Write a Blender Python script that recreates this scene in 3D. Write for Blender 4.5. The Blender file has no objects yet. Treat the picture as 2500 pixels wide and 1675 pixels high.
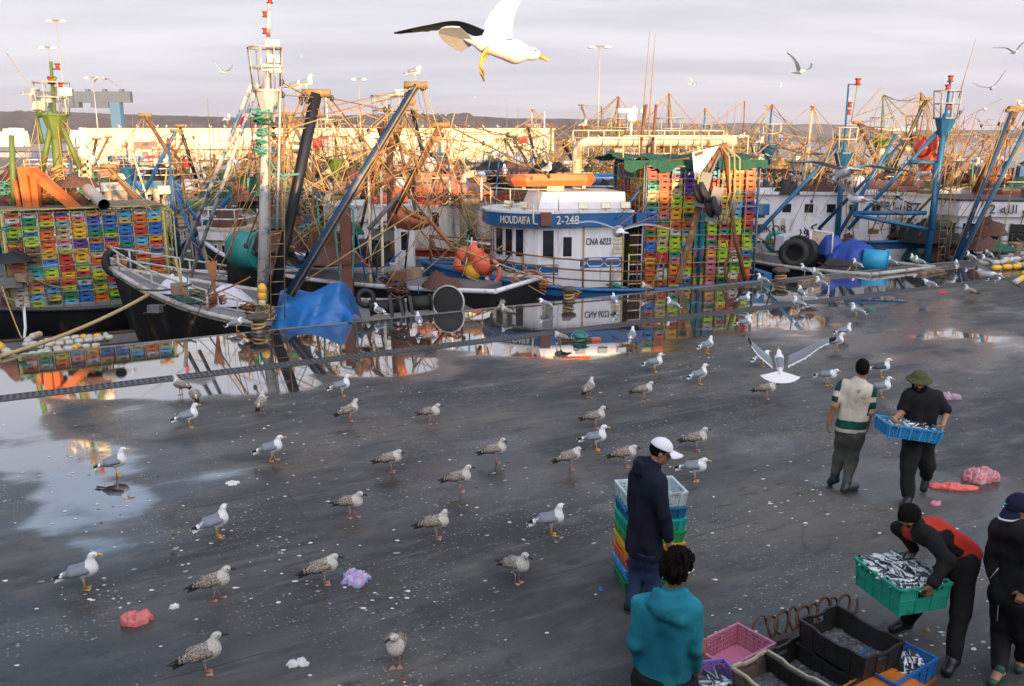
import bpy, math, random
import numpy as np
from mathutils import Vector, Matrix, Quaternion, noise
R = math.radians
random.seed(7)
RNG = np.random.RandomState(11)
scene = bpy.context.scene
COL = scene.collection
V = Vector

# ------------------------------------------------------------------ camera
CAM_H = 4.4
FPX = 2150.0
PITCH = math.atan(494 / FPX)
CP, SP = math.cos(PITCH), math.sin(PITCH)
def ray(u, v):
    x = (u - 1250) / FPX; y = (837.5 - v) / FPX
    return V((x, CP + y * SP, -SP + y * CP))
def P(u, v, z=0.0):
    d = ray(u, v); k = (z - CAM_H) / d.z
    return V((d.x * k, d.y * k, z))
def PY(u, v, Y):
    d = ray(u, v); k = Y / d.y
    return V((d.x * k, Y, CAM_H + d.z * k))
def project(x, y, z):
    dz = z - CAM_H
    fw = y * CP - dz * SP; up = y * SP + dz * CP
    return 1250 + FPX * x / fw, 837.5 - FPX * up / fw

cam = bpy.data.cameras.new("camera"); camo = bpy.data.objects.new("camera", cam)
COL.objects.link(camo); camo.location = (0, 0, CAM_H)
camo.rotation_euler = (R(90) - PITCH, 0, 0)
cam.sensor_width = 36; cam.lens = 36 * FPX / 2500; cam.clip_end = 30000; cam.clip_start = 0.1
scene.camera = camo

# ------------------------------------------------------------------ materials
MATS = {}
def nd(nt, t, **kw):
    n = nt.nodes.new(t)
    for k, val in kw.items():
        if k.startswith('_'): setattr(n, k[1:], val)
        else: n.inputs[k].default_value = val
    return n
def c4(c): return (c[0], c[1], c[2], 1.0)
def M(name, col=(.5, .5, .5), rough=.6, metal=0., var=.18, scale=6., rust=0., bump=.12, dirt=None, dirt_amt=0.,
      spec=.5, emit=None, es=0., rustcol=(.16, .06, .02), bscale=40., trans=0., coat=0., alpha=1., streak=0.):
    if name in MATS: return MATS[name]
    m = bpy.data.materials.new(name); MATS[name] = m
    m.use_nodes = True; nt = m.node_tree; L = nt.links
    b = nt.nodes["Principled BSDF"]
    b.inputs["Metallic"].default_value = metal; b.inputs["Roughness"].default_value = rough
    b.inputs["Specular IOR Level"].default_value = spec
    if coat: b.inputs["Coat Weight"].default_value = coat
    if emit:
        b.inputs["Emission Color"].default_value = c4(emit); b.inputs["Emission Strength"].default_value = es
    if trans: b.inputs["Subsurface Weight"].default_value = trans; b.inputs["Subsurface Radius"].default_value = (.03, .02, .015)
    tc = nd(nt, "ShaderNodeTexCoord"); oi = nd(nt, "ShaderNodeObjectInfo")
    ad = nd(nt, "ShaderNodeVectorMath", _operation='MULTIPLY_ADD')
    cmb = nd(nt, "ShaderNodeCombineXYZ")
    for i in range(3): L.new(oi.outputs["Random"], cmb.inputs[i])
    L.new(cmb.outputs[0], ad.inputs[0]); ad.inputs[1].default_value = (37, 53, 71); L.new(tc.outputs["Object"], ad.inputs[2])
    if streak:                                          # dirt runs down: stretch the pattern along z
        sk = nd(nt, "ShaderNodeMapping"); sk.inputs["Scale"].default_value = (1, 1, streak); L.new(ad.outputs[0], sk.inputs["Vector"]); ad = sk
    n1 = nd(nt, "ShaderNodeTexNoise", Scale=scale, Detail=5.0, Roughness=.65); L.new(ad.outputs[0], n1.inputs["Vector"])
    mr = nd(nt, "ShaderNodeMapRange"); L.new(n1.outputs["Fac"], mr.inputs[0])
    mr.inputs[1].default_value = .25; mr.inputs[2].default_value = .75
    mr.inputs[3].default_value = 1 - var; mr.inputs[4].default_value = 1 + var
    mul = nd(nt, "ShaderNodeVectorMath", _operation='SCALE'); mul.inputs[0].default_value = col; L.new(mr.outputs[0], mul.inputs["Scale"])
    out = mul.outputs[0]
    def layer(prev, c, amt, sc, seed):
        n2 = nd(nt, "ShaderNodeTexNoise", Scale=sc, Detail=7.0, Roughness=.7)
        off = nd(nt, "ShaderNodeVectorMath", _operation='ADD'); off.inputs[1].default_value = (seed, seed * .7, -seed)
        L.new(ad.outputs[0], off.inputs[0]); L.new(off.outputs[0], n2.inputs["Vector"])
        r2 = nd(nt, "ShaderNodeMapRange"); L.new(n2.outputs["Fac"], r2.inputs[0])
        th = .72 - .42 * amt
        r2.inputs[1].default_value = th; r2.inputs[2].default_value = th + .1
        mx = nd(nt, "ShaderNodeMix", _data_type='RGBA'); L.new(r2.outputs[0], mx.inputs[0])
        L.new(prev, mx.inputs[6]); mx.inputs[7].default_value = c4(c)
        return mx.outputs[2], r2.outputs[0]
    if dirt is not None: out, _ = layer(out, dirt, dirt_amt, scale * .8, 5.)
    if rust:
        out, fac = layer(out, rustcol, rust, scale * 1.3, 11.)
    L.new(out, b.inputs["Base Color"])
    if bump:
        n3 = nd(nt, "ShaderNodeTexNoise", Scale=bscale, Detail=4.0); L.new(ad.outputs[0], n3.inputs["Vector"])
        bp = nd(nt, "ShaderNodeBump", Strength=bump, Distance=.02); L.new(n3.outputs["Fac"], bp.inputs["Height"])
        L.new(bp.outputs[0], b.inputs["Normal"])
        rr = nd(nt, "ShaderNodeMapRange"); L.new(n3.outputs["Fac"], rr.inputs[0])
        rr.inputs[3].default_value = max(.02, rough - .12); rr.inputs[4].default_value = min(1, rough + .12)
        L.new(rr.outputs[0], b.inputs["Roughness"])
    if alpha < 1: b.inputs["Alpha"].default_value = alpha
    return m

# ------------------------------------------------------------------ objects
LOCAL = {}                      # object name -> 4x4 local matrix (all objects, so children can be given in world space)
def wmat(o):
    m = LOCAL.get(o.name, Matrix())
    return wmat(o.parent) @ m if o.parent else m
def tag(o, label=None, cat=None, group=None, kind=None):
    if label: o['label'] = label
    if cat: o['category'] = cat
    if group: o['group'] = group
    if kind: o['kind'] = kind
    return o
def setm(o, m):
    LOCAL[o.name] = m; o.matrix_basis = m
def thing(name, label, cat, loc=(0, 0, 0), rz=0., group=None, m=None):
    o = bpy.data.objects.new(name, None); COL.objects.link(o); o.empty_display_size = .1
    setm(o, m if m is not None else Matrix.Translation(loc) @ Matrix.Rotation(rz, 4, 'Z'))
    return tag(o, label, cat, group)
def copy_tree(o, parent=None, m=None):
    c = o.copy(); COL.objects.link(c)
    LOCAL[c.name] = LOCAL.get(o.name, Matrix())
    if parent is not None: c.parent = parent
    if m is not None: setm(c, m)
    for ch in list(o.children): copy_tree(ch, c)
    return c

def frame_from(d):
    d = d.normalized()
    a = V((0, 0, 1)) if abs(d.z) < .9 else V((1, 0, 0))
    x = d.cross(a).normalized(); y = x.cross(d).normalized()
    return x, y

class MB:
    """collects shapes, builds ONE mesh object"""
    def __init__(s): s.v = []; s.f = []; s.m = []; s.s = []
    def add(s, vs, fs, m=0, smooth=False):
        b = len(s.v); s.v += [tuple(p) for p in vs]
        for f in fs: s.f.append(tuple(b + i for i in f)); s.m.append(m); s.s.append(smooth)
        return s
    def hexa(s, c, m=0):
        return s.add(c, [(0, 3, 2, 1), (4, 5, 6, 7), (0, 1, 5, 4), (1, 2, 6, 5), (2, 3, 7, 6), (3, 0, 4, 7)], m)
    def box(s, x0, y0, z0, x1, y1, z1, m=0, T=None):
        c = [V((x0, y0, z0)), V((x1, y0, z0)), V((x1, y1, z0)), V((x0, y1, z0)), V((x0, y0, z1)), V((x1, y0, z1)), V((x1, y1, z1)), V((x0, y1, z1))]
        if T is not None: c = [T @ p for p in c]
        return s.hexa(c, m)
    def beam(s, a, b, w, h=None, m=0, w2=None, h2=None):
        a, b = V(a), V(b); h = w if h is None else h; w2 = w if w2 is None else w2; h2 = h if h2 is None else h2
        x, y = frame_from(b - a)
        if abs((b - a).normalized().z) < .9: x, y = x, y
        c = []
        for p, ww, hh in ((a, w, h), (b, w2, h2)):
            c += [p - x * ww / 2 - y * hh / 2, p + x * ww / 2 - y * hh / 2, p + x * ww / 2 + y * hh / 2, p - x * ww / 2 + y * hh / 2]
        return s.hexa(c, m)
    def tube(s, pts, r, n=6, m=0, cap=True, smooth=True, closed=False):
        pts = [V(p) for p in pts]; k = len(pts)
        rs = r if isinstance(r, (list, tuple)) else [r] * k
        b = len(s.v); px = None
        for i in range(k):
            if closed: d = pts[(i + 1) % k] - pts[i - 1]
            else: d = pts[min(i + 1, k - 1)] - pts[max(i - 1, 0)]
            if d.length < 1e-9: d = V((0, 0, 1))
            d.normalize()
            if px is None: x = frame_from(d)[0]; y = d.cross(x)
            else:
                x = px - d * px.dot(d)
                x = x.normalized() if x.length > 1e-6 else frame_from(d)[0]
                y = d.cross(x)
            px = x
            for j in range(n):
                a = 2 * math.pi * j / n
                s.v.append(tuple(pts[i] + (x * math.cos(a) + y * math.sin(a)) * rs[i]))
        for i in range(k if closed else k - 1):
            i2 = (i + 1) % k
            for j in range(n):
                j2 = (j + 1) % n
                s.f.append((b + i * n + j, b + i * n + j2, b + i2 * n + j2, b + i2 * n + j)); s.m.append(m); s.s.append(smooth)
        if cap and not closed:
            s.f.append(tuple(b + j for j in range(n - 1, -1, -1))); s.m.append(m); s.s.append(False)
            s.f.append(tuple(b + (k - 1) * n + j for j in range(n))); s.m.append(m); s.s.append(False)
        return s
    def lathe(s, prof, c=(0, 0, 0), n=16, m=0, axis='Z', smooth=True, T=None):
        b = len(s.v); c = V(c)
        for r_, z in prof:
            for j in range(n):
                a = 2 * math.pi * j / n
                p = V((r_ * math.cos(a), r_ * math.sin(a), z))
                if axis == 'X': p = V((p.z, p.x, p.y))
                elif axis == 'Y': p = V((p.x, p.z, p.y))
                if T is not None: p = T @ p
                s.v.append(tuple(p + c))
        for i in range(len(prof) - 1):
            for j in range(n):
                j2 = (j + 1) % n
                s.f.append((b + i * n + j, b + i * n + j2, b + (i + 1) * n + j2, b + (i + 1) * n + j)); s.m.append(m); s.s.append(smooth)
        s.f.append(tuple(b + j for j in range(n - 1, -1, -1))); s.m.append(m); s.s.append(False)
        s.f.append(tuple(b + (len(prof) - 1) * n + j for j in range(n))); s.m.append(m); s.s.append(False)
        return s
    def ball(s, c, r, n=10, m=0, sc=(1, 1, 1)):
        prof = [(max(1e-4, r * math.sin(math.pi * i / n)), -r * math.cos(math.pi * i / n)) for i in range(n + 1)]
        T = Matrix.Diagonal((*sc, 1))
        return s.lathe(prof, c, max(8, n + 4), m, T=T)
    def prism(s, poly, z0, z1, m=0, T=None, top=None):
        """poly: [(x,y)], vertical prism; top: optional other outline for the upper end"""
        n = len(poly); top = top or poly
        c = [V((x, y, z0)) for x, y in poly] + [V((x, y, z1)) for x, y in top]
        if T is not None: c = [T @ p for p in c]
        fs = [tuple(range(n - 1, -1, -1)), tuple(range(n, 2 * n))] + [(i, (i + 1) % n, n + (i + 1) % n, n + i) for i in range(n)]
        return s.add(c, fs, m)
    def grid(s, fn, nu, nv, m=0, smooth=True, flip=False):
        b = len(s.v)
        for i in range(nu):
            for j in range(nv): s.v.append(tuple(fn(i / (nu - 1), j / (nv - 1))))
        for i in range(nu - 1):
            for j in range(nv - 1):
                q = (b + i * nv + j, b + (i + 1) * nv + j, b + (i + 1) * nv + j + 1, b + i * nv + j + 1)
                s.f.append(q[::-1] if flip else q); s.m.append(m); s.s.append(smooth)
        return s
    def build(s, name, mats, parent=None, world=False, label=None, T=None):
        me = bpy.data.meshes.new(name)
        vs = s.v
        inv = None
        if world and parent is not None: inv = wmat(parent).inverted()
        if T is not None: inv = T if inv is None else inv @ T
        if inv is not None: vs = [tuple(inv @ V(p)) for p in vs]
        me.from_pydata(vs, [], s.f)
        mats = mats if isinstance(mats, (list, tuple)) else [mats]
        for mm in mats: me.materials.append(mm)
        me.polygons.foreach_set("material_index", s.m); me.polygons.foreach_set("use_smooth", s.s)
        me.update()
        o = bpy.data.objects.new(name, me); COL.objects.link(o); LOCAL[o.name] = Matrix()
        if parent is not None: o.parent = parent
        if label: o['label'] = label
        return o
def centre_origin(o):
    """moves the origin of a top-level mesh to its base"""
    me = o.data; n = len(me.vertices); a = np.empty(n * 3); me.vertices.foreach_get("co", a); a = a.reshape(-1, 3)
    c = (a.min(0) + a.max(0)) / 2; c[2] = a[:, 2].min()
    me.vertices.foreach_set("co", (a - c).ravel()); me.update(); setm(o, Matrix.Translation(V(c)))
    return o
def npmesh(name, verts, faces, mats, parent=None, smooth=True, midx=None):
    me = bpy.data.meshes.new(name)
    me.from_pydata(np.asarray(verts).tolist(), [], np.asarray(faces).tolist())
    for mm in (mats if isinstance(mats, (list, tuple)) else [mats]): me.materials.append(mm)
    me.polygons.foreach_set("use_smooth", [smooth] * len(me.polygons))
    if midx is not None: me.polygons.foreach_set("material_index", list(map(int, midx)))
    me.update()
    o = bpy.data.objects.new(name, me); COL.objects.link(o); LOCAL[o.name] = Matrix()
    if parent is not None: o.parent = parent
    return o
def fbm(x, y, seed=0., oct=4, sc=1.):
    t = 0; a = 1
    for _ in range(oct):
        t += a * noise.noise((x * sc, y * sc, seed)); a *= .5; sc *= 2.03
    return t
def sag(a, b, s=0., n=8):
    a, b = V(a), V(b)
    return [a.lerp(b, i / n) - V((0, 0, s * 4 * (i / n) * (1 - i / n))) for i in range(n + 1)]

# ------------------------------------------------------------------ surface nets (organic bodies)
class SDF:
    def __init__(s, lo, hi, h):
        s.lo = np.array(lo, float); s.h = h
        s.n = np.ceil((np.array(hi) - s.lo) / h).astype(int) + 1
        s.F = np.full(s.n, 9.0, np.float32)
    def _blk(s, lo, hi):
        a = np.clip(np.floor((np.array(lo) - s.lo) / s.h).astype(int), 0, s.n); b = np.clip(np.ceil((np.array(hi) - s.lo) / s.h).astype(int) + 1, 0, s.n)
        if (b <= a).any(): return None
        ax = [(s.lo[i] + s.h * np.arange(a[i], b[i])) for i in range(3)]
        return tuple(slice(a[i], b[i]) for i in range(3)), np.meshgrid(*ax, indexing='ij')
    def _mix(s, sl, d, k, sub=False):
        A = s.F[sl]
        if sub:
            d = -d
            if k > 0:
                h = np.clip(.5 - .5 * (A - d) / k, 0, 1); s.F[sl] = A * (1 - h) + d * h + k * h * (1 - h)
            else: s.F[sl] = np.maximum(A, d)
        elif k > 0:
            h = np.clip(.5 + .5 * (A - d) / k, 0, 1); s.F[sl] = A * (1 - h) + d * h - k * h * (1 - h)
        else: s.F[sl] = np.minimum(A, d)
    def cone(s, a, b, ra, rb=None, k=.03, sub=False):
        rb = ra if rb is None else rb
        a = np.array(a, float); b = np.array(b, float); m = max(ra, rb) + k + 3 * s.h
        q = s._blk(np.minimum(a, b) - m, np.maximum(a, b) + m)
        if q is None: return s
        sl, (X, Y, Z) = q; ab = b - a; L2 = max((ab ** 2).sum(), 1e-9)
        t = np.clip(((X - a[0]) * ab[0] + (Y - a[1]) * ab[1] + (Z - a[2]) * ab[2]) / L2, 0, 1)
        d = np.sqrt((X - a[0] - t * ab[0]) ** 2 + (Y - a[1] - t * ab[1]) ** 2 + (Z - a[2] - t * ab[2]) ** 2) - (ra + t * (rb - ra))
        s._mix(sl, d, k, sub); return s
    def ell(s, c, r, rot=None, k=.03, sub=False):
        c = np.array(c, float); r = np.array(r, float); m = r.max() + k + 3 * s.h
        q = s._blk(c - m, c + m)
        if q is None: return s
        sl, (X, Y, Z) = q; p = np.stack([X - c[0], Y - c[1], Z - c[2]], -1)
        if rot is not None: p = p @ np.array(rot)          # columns of rot = local axes
        k0 = np.sqrt(((p / r) ** 2).sum(-1)); k1 = np.sqrt(((p / r ** 2) ** 2).sum(-1)) + 1e-9
        s._mix(sl, k0 * (k0 - 1) / k1, k, sub); return s
    def cut(s, pt, nrm, region=None):
        """removes what lies on the side nrm points to"""
        n = np.array(nrm, float); n /= np.linalg.norm(n); pt = np.array(pt, float)
        q = s._blk(*(region if region else (s.lo, s.lo + s.n * s.h)))
        if q is None: return s
        sl, (X, Y, Z) = q
        d = (X - pt[0]) * n[0] + (Y - pt[1]) * n[1] + (Z - pt[2]) * n[2]
        s.F[sl] = np.maximum(s.F[sl], d); return s
    def wob(s, amp, sc, seed=0, stretch=(1, 1, 1)):
        """cloth folds: a sum of sines displaces the field near the surface"""
        q = s._blk(s.lo, s.lo + s.n * s.h); sl, (X, Y, Z) = q
        r_ = np.random.RandomState(seed); D = 0
        for i in range(5):
            d = r_.normal(size=3) * np.array(stretch); d *= sc * (1 + .5 * i) / np.linalg.norm(d)
            D = D + np.sin(X * d[0] + Y * d[1] + Z * d[2] + r_.uniform(0, 6.28)) / (1 + .5 * i)
        s.F[sl] += (amp * D).astype(np.float32); return s
    def mesh(s):
        F = s.F; h = s.h; n = F.shape; ins = F < 0
        c = np.zeros([k - 1 for k in n], np.int8)
        for i in (0, 1):
            for j in (0, 1):
                for k in (0, 1): c += ins[i:n[0] - 1 + i, j:n[1] - 1 + j, k:n[2] - 1 + k]
        act = (c > 0) & (c < 8); idx = np.full(act.shape, -1, np.int64); I = np.argwhere(act); idx[act] = np.arange(len(I))
        acc = np.zeros((len(I), 3)); cnt = np.zeros(len(I))
        cor = [(i, j, k) for i in (0, 1) for j in (0, 1) for k in (0, 1)]
        for a in cor:
            for ax in range(3):
                if a[ax]: continue
                b = list(a); b[ax] = 1
                fa = F[I[:, 0] + a[0], I[:, 1] + a[1], I[:, 2] + a[2]]; fb = F[I[:, 0] + b[0], I[:, 1] + b[1], I[:, 2] + b[2]]
                mk = (fa < 0) != (fb < 0)
                t = np.where(mk, fa / np.where(mk, fa - fb, 1), 0)
                p = np.tile(np.array(a, float), (len(I), 1)); p[:, ax] += t
                acc[mk] += p[mk]; cnt[mk] += 1
        vs = s.lo + h * (I + acc / np.maximum(cnt, 1)[:, None])
        fs = []
        for ax in range(3):
            o1, o2 = [q for q in range(3) if q != ax]
            sl0 = [slice(1, k - 1) for k in n]; sl1 = list(sl0); sl0[ax] = slice(0, n[ax] - 1); sl1[ax] = slice(1, n[ax])
            A = ins[tuple(sl0)]; B = ins[tuple(sl1)]; ch = np.argwhere(A != B)
            if not len(ch): continue
            base = ch.copy(); base[:, o1] += 1; base[:, o2] += 1
            inside = A[tuple(ch.T)]
            def cell(d1, d2):
                q = base.copy(); q[:, o1] += d1; q[:, o2] += d2; return idx[tuple(q.T)]
            quad = np.stack([cell(-1, -1), cell(0, -1), cell(0, 0), cell(-1, 0)], 1)
            flip = inside if ax != 1 else ~inside
            quad[~flip] = quad[~flip][:, ::-1]
            fs.append(quad)
        return vs, np.concatenate(fs) if fs else np.zeros((0, 4), int)
# ================================================================== light and sky
SUN_E, SUN_AZ = R(5.0), R(24)                       # low sun behind the camera, a little to its right
SUN_DIR = V((math.cos(SUN_E) * math.sin(SUN_AZ), -math.cos(SUN_E) * math.cos(SUN_AZ), math.sin(SUN_E)))
sun = bpy.data.lights.new("sun", 'SUN'); suno = bpy.data.objects.new("sun", sun); COL.objects.link(suno)
sun.energy = 4.8; sun.angle = R(.6); sun.color = (1.0, .63, .28)
suno.rotation_euler = SUN_DIR.to_track_quat('Z', 'Y').to_euler(); suno.location = SUN_DIR * 60
world = bpy.data.worlds.new("World"); scene.world = world; world.use_nodes = True
nt = world.node_tree; L = nt.links
bg = nt.nodes["Background"]; bg.inputs["Strength"].default_value = .15
sky = nd(nt, "ShaderNodeTexSky", _sky_type='NISHITA', _sun_disc=False)
sky.sun_elevation = SUN_E; sky.sun_rotation = math.atan2(SUN_DIR.x, SUN_DIR.y); sky.altitude = 10; sky.air_density = 1.0; sky.dust_density = .6; sky.ozone_density = 2.5
tc = nd(nt, "ShaderNodeTexCoord"); sx = nd(nt, "ShaderNodeSeparateXYZ"); L.new(tc.outputs["Generated"], sx.inputs[0])
# thin stratus: noise on a plane high above (direction divided by its height)
zz = nd(nt, "ShaderNodeMath", _operation='MAXIMUM'); zz.inputs[1].default_value = 0.0; L.new(sx.outputs[2], zz.inputs[0])
za = nd(nt, "ShaderNodeMath", _operation='ADD'); za.inputs[1].default_value = .10; L.new(zz.outputs[0], za.inputs[0])
dv = nd(nt, "ShaderNodeVectorMath", _operation='DIVIDE'); cb = nd(nt, "ShaderNodeCombineXYZ")
for i in range(3): L.new(za.outputs[0], cb.inputs[i])
L.new(tc.outputs["Generated"], dv.inputs[0]); L.new(cb.outputs[0], dv.inputs[1])
mp = nd(nt, "ShaderNodeMapping"); mp.inputs["Scale"].default_value = (.30, .75, .0); mp.inputs["Rotation"].default_value = (0, 0, .25)
L.new(dv.outputs[0], mp.inputs["Vector"])
nz = nd(nt, "ShaderNodeTexNoise", Scale=1.1, Detail=7.0, Roughness=.55, Distortion=.3); L.new(mp.outputs[0], nz.inputs["Vector"])
mr = nd(nt, "ShaderNodeMapRange", _interpolation_type='SMOOTHSTEP'); L.new(nz.outputs["Fac"], mr.inputs[0])
mr.inputs[1].default_value = .34; mr.inputs[2].default_value = .70
# cloud cover is thick towards the horizon, open blue overhead
cov = nd(nt, "ShaderNodeMapRange", _interpolation_type='SMOOTHSTEP'); L.new(sx.outputs[2], cov.inputs[0])
cov.inputs[1].default_value = .20; cov.inputs[2].default_value = .48; cov.inputs[3].default_value = 1.0; cov.inputs[4].default_value = .15
ramp = nd(nt, "ShaderNodeMix", _data_type='RGBA'); L.new(mr.outputs[0], ramp.inputs[0])
ramp.inputs[6].default_value = (2.4, 2.43, 2.76, 1); ramp.inputs[7].default_value = (3.25, 3.25, 3.45, 1)
mx = nd(nt, "ShaderNodeMix", _data_type='RGBA'); # clouds on the sun's side glow much brighter than those opposite it
dt = nd(nt, "ShaderNodeVectorMath", _operation='DOT_PRODUCT'); dt.inputs[1].default_value = (math.sin(SUN_AZ), -math.cos(SUN_AZ), .35); L.new(tc.outputs["Generated"], dt.inputs[0])
gl = nd(nt, "ShaderNodeMapRange", _interpolation_type='SMOOTHSTEP'); L.new(dt.outputs["Value"], gl.inputs[0]); gl.inputs[1].default_value = -.15; gl.inputs[2].default_value = 1.; gl.inputs[3].default_value = 1.; gl.inputs[4].default_value = 2.9
gs = nd(nt, "ShaderNodeVectorMath", _operation='SCALE'); L.new(ramp.outputs[2], gs.inputs[0]); L.new(gl.outputs[0], gs.inputs["Scale"])
cv2 = nd(nt, "ShaderNodeMapRange"); L.new(gl.outputs[0], cv2.inputs[0]); cv2.inputs[1].default_value = 1.; cv2.inputs[2].default_value = 3.; cvm = nd(nt, "ShaderNodeMath", _operation='MAXIMUM'); L.new(cov.outputs[0], cvm.inputs[0]); L.new(cv2.outputs[0], cvm.inputs[1])
tint = nd(nt, "ShaderNodeMix", _data_type='RGBA'); tint.inputs[0].default_value = .65; L.new(sky.outputs[0], tint.inputs[6]); tint.inputs[7].default_value = (.62, 1.35, 2.25, 1)
L.new(tint.outputs[2], mx.inputs[6]); L.new(gs.outputs[0], mx.inputs[7])
L.new(cvm.outputs[0], mx.inputs[0]); L.new(mx.outputs[2], bg.inputs["Color"])
CLOUD_MIX = mx
vs_ = scene.view_settings; vs_.view_transform = 'Standard'; vs_.look = 'None'; vs_.gamma = 1; vs_.exposure = 1.0
scene.cycles.use_denoising = True; scene.cycles.max_bounces = 6; scene.cycles.diffuse_bounces = 3; scene.cycles.glossy_bounces = 4
scene.cycles.transmission_bounces = 4; scene.cycles.sample_clamp_indirect = 6; scene.cycles.caustics_reflective = False; scene.cycles.caustics_refractive = False

# ================================================================== quay
E0 = P(855, 785); E1 = P(1816, 689)
Q = (E1 - E0).normalized(); N = V((-Q.y, Q.x, 0))           # Q along the edge, N out over the water
def st(s, t, z=0.): return E0 + Q * s - N * t + V((0, 0, z))  # t = metres inland
def to_st(p): d = V(p) - E0; return d.dot(Q), -d.dot(N)
WATER = -1.5

# --- wetness painted as puddle outlines (pixel ellipses projected on the ground, broken up with noise)
BLOBS = [  # u, v, ru, rv, amount
 (40, 1000, 90, 40, 1.0), (300, 950, 330, 26, .85), (40, 1090, 120, 90, .95), (200, 1120, 190, 60, .9), (230, 1260, 190, 110, .95), (330, 1030, 110, 45, .8), (60, 1200, 150, 60, .55),
 (390, 1150, 260, 80, .58), (700, 1060, 260, 60, .40), (100, 1330, 300, 80, .50), (330, 1290, 260, 60, .42), (640, 935, 170, 40, .9), (900, 895, 200, 28, .95), (1030, 905, 110, 30, .7), (1330, 835, 330, 36, 1.0), (1560, 800, 200, 36, .95),
 (1830, 770, 230, 55, .72), (2060, 735, 150, 16, 1.0), (1960, 800, 180, 40, .5), (2300, 850, 240, 50, .55), (2290, 760, 200, 35, .4), (2200, 1010, 190, 30, .3),
 (2120, 1160, 230, 50, .45), (2330, 1180, 120, 40, .45), (2460, 1290, 60, 60, .8), (2350, 1330, 90, 70, .6), (2420, 1400, 60, 60, .4), (1880, 1110, 130, 60, .4), (2060, 1080, 120, 40, .35),
 (1150, 1120, 260, 60, .4), (880, 1160, 240, 60, .45), (640, 1230, 260, 50, .35), (1700, 1040, 200, 40, .25), (480, 1400, 300, 60, .2), (1400, 870, 240, 30, .35)]
DS0, DS1, DSTEP = -19.0, 40.0, .13
def drain_t(s): return T_DR
T_DR = to_st(P(600, 902))[1]
def build_quay():
    ss = np.arange(DS0, DS1 + .01, DSTEP); tt = np.concatenate([[0.0], np.arange(.1, 33, DSTEP)])
    S, T = np.meshgrid(ss, tt, indexing='ij')
    X = E0.x + Q.x * S - N.x * T; Y = E0.y + Q.y * S - N.y * T
    fw = Y * CP + CAM_H * SP; up = Y * SP - CAM_H * CP
    ok = fw > 1.0; fwc = np.where(ok, fw, 1.0)
    U = np.where(ok, 1250 + FPX * X / fwc, -9999); W = np.where(ok, 837.5 - FPX * up / fwc, 9999)
    nx = np.zeros_like(S); n2 = np.zeros_like(S)
    for i in range(S.shape[0]):
        for j in range(S.shape[1]):
            x, y = S[i, j], T[i, j]
            nx[i, j] = noise.noise((x * .45, y * .9, 1.3)) + .5 * noise.noise((x * 1.1, y * 1.8, 4.)) + .3 * noise.noise((x * 2.7, y * 3.6, 9.))
            n2[i, j] = noise.noise((x * .22, y * .55, 21.))
    wet = np.zeros_like(S)
    for (u, v, ru, rv, a) in BLOBS:
        d = np.sqrt(((U - u) / ru) ** 2 + ((W - v) / rv) ** 2)
        wet = np.maximum(wet, a * (.84 if v > 950 else 1.05) * np.clip(1.7 - 1.05 * d, 0, 1.0))
    wet = wet + .34 * nx * (wet > .02) * np.clip(1.7 - wet, 0, 1)
    # the mirror strip between the kerb and the drain: full from the left to about two thirds, then patchy
    kerb = np.clip((T - .16 - .06 * nx) / .08, 0, 1); din = np.clip((T_DR - .10 - T) / .1, 0, 1)
    strip = kerb * din * np.clip(1.25 + .25 * nx - np.clip((U - 2240) / 300, 0, 2), 0, 1.15)
    strip = np.where(U > 1700, strip * np.clip((T - .5 - .6 * np.clip((U - 1700) / 600, 0, 1)) / .3 + .5 * nx, 0, 1), strip)
    wet = np.maximum(wet, strip)
    wet = np.maximum(wet, .19 + .50 * n2 + .16 * nx + .13 * np.clip((800 - U) / 800, 0, 1))
    wet = np.clip(wet, 0, 1.1)
    n0, n1 = S.shape; vid = np.arange(n0 * n1).reshape(n0, n1)
    fs = np.stack([vid[:-1, :-1], vid[:-1, 1:], vid[1:, 1:], vid[1:, :-1]], -1).reshape(-1, 4)
    co = np.stack([X, Y, np.zeros_like(X)], -1).reshape(-1, 3)
    o = npmesh("quay", co, fs, MAT_QUAY, None, False)
    at = o.data.attributes.new("wet", 'FLOAT', 'POINT'); at.data.foreach_set("value", wet.ravel().astype(np.float32))
    at2 = o.data.attributes.new("inland", 'FLOAT', 'POINT'); at2.data.foreach_set("value", T.ravel().astype(np.float32))
    tag(o, kind='structure')
    return o

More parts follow.
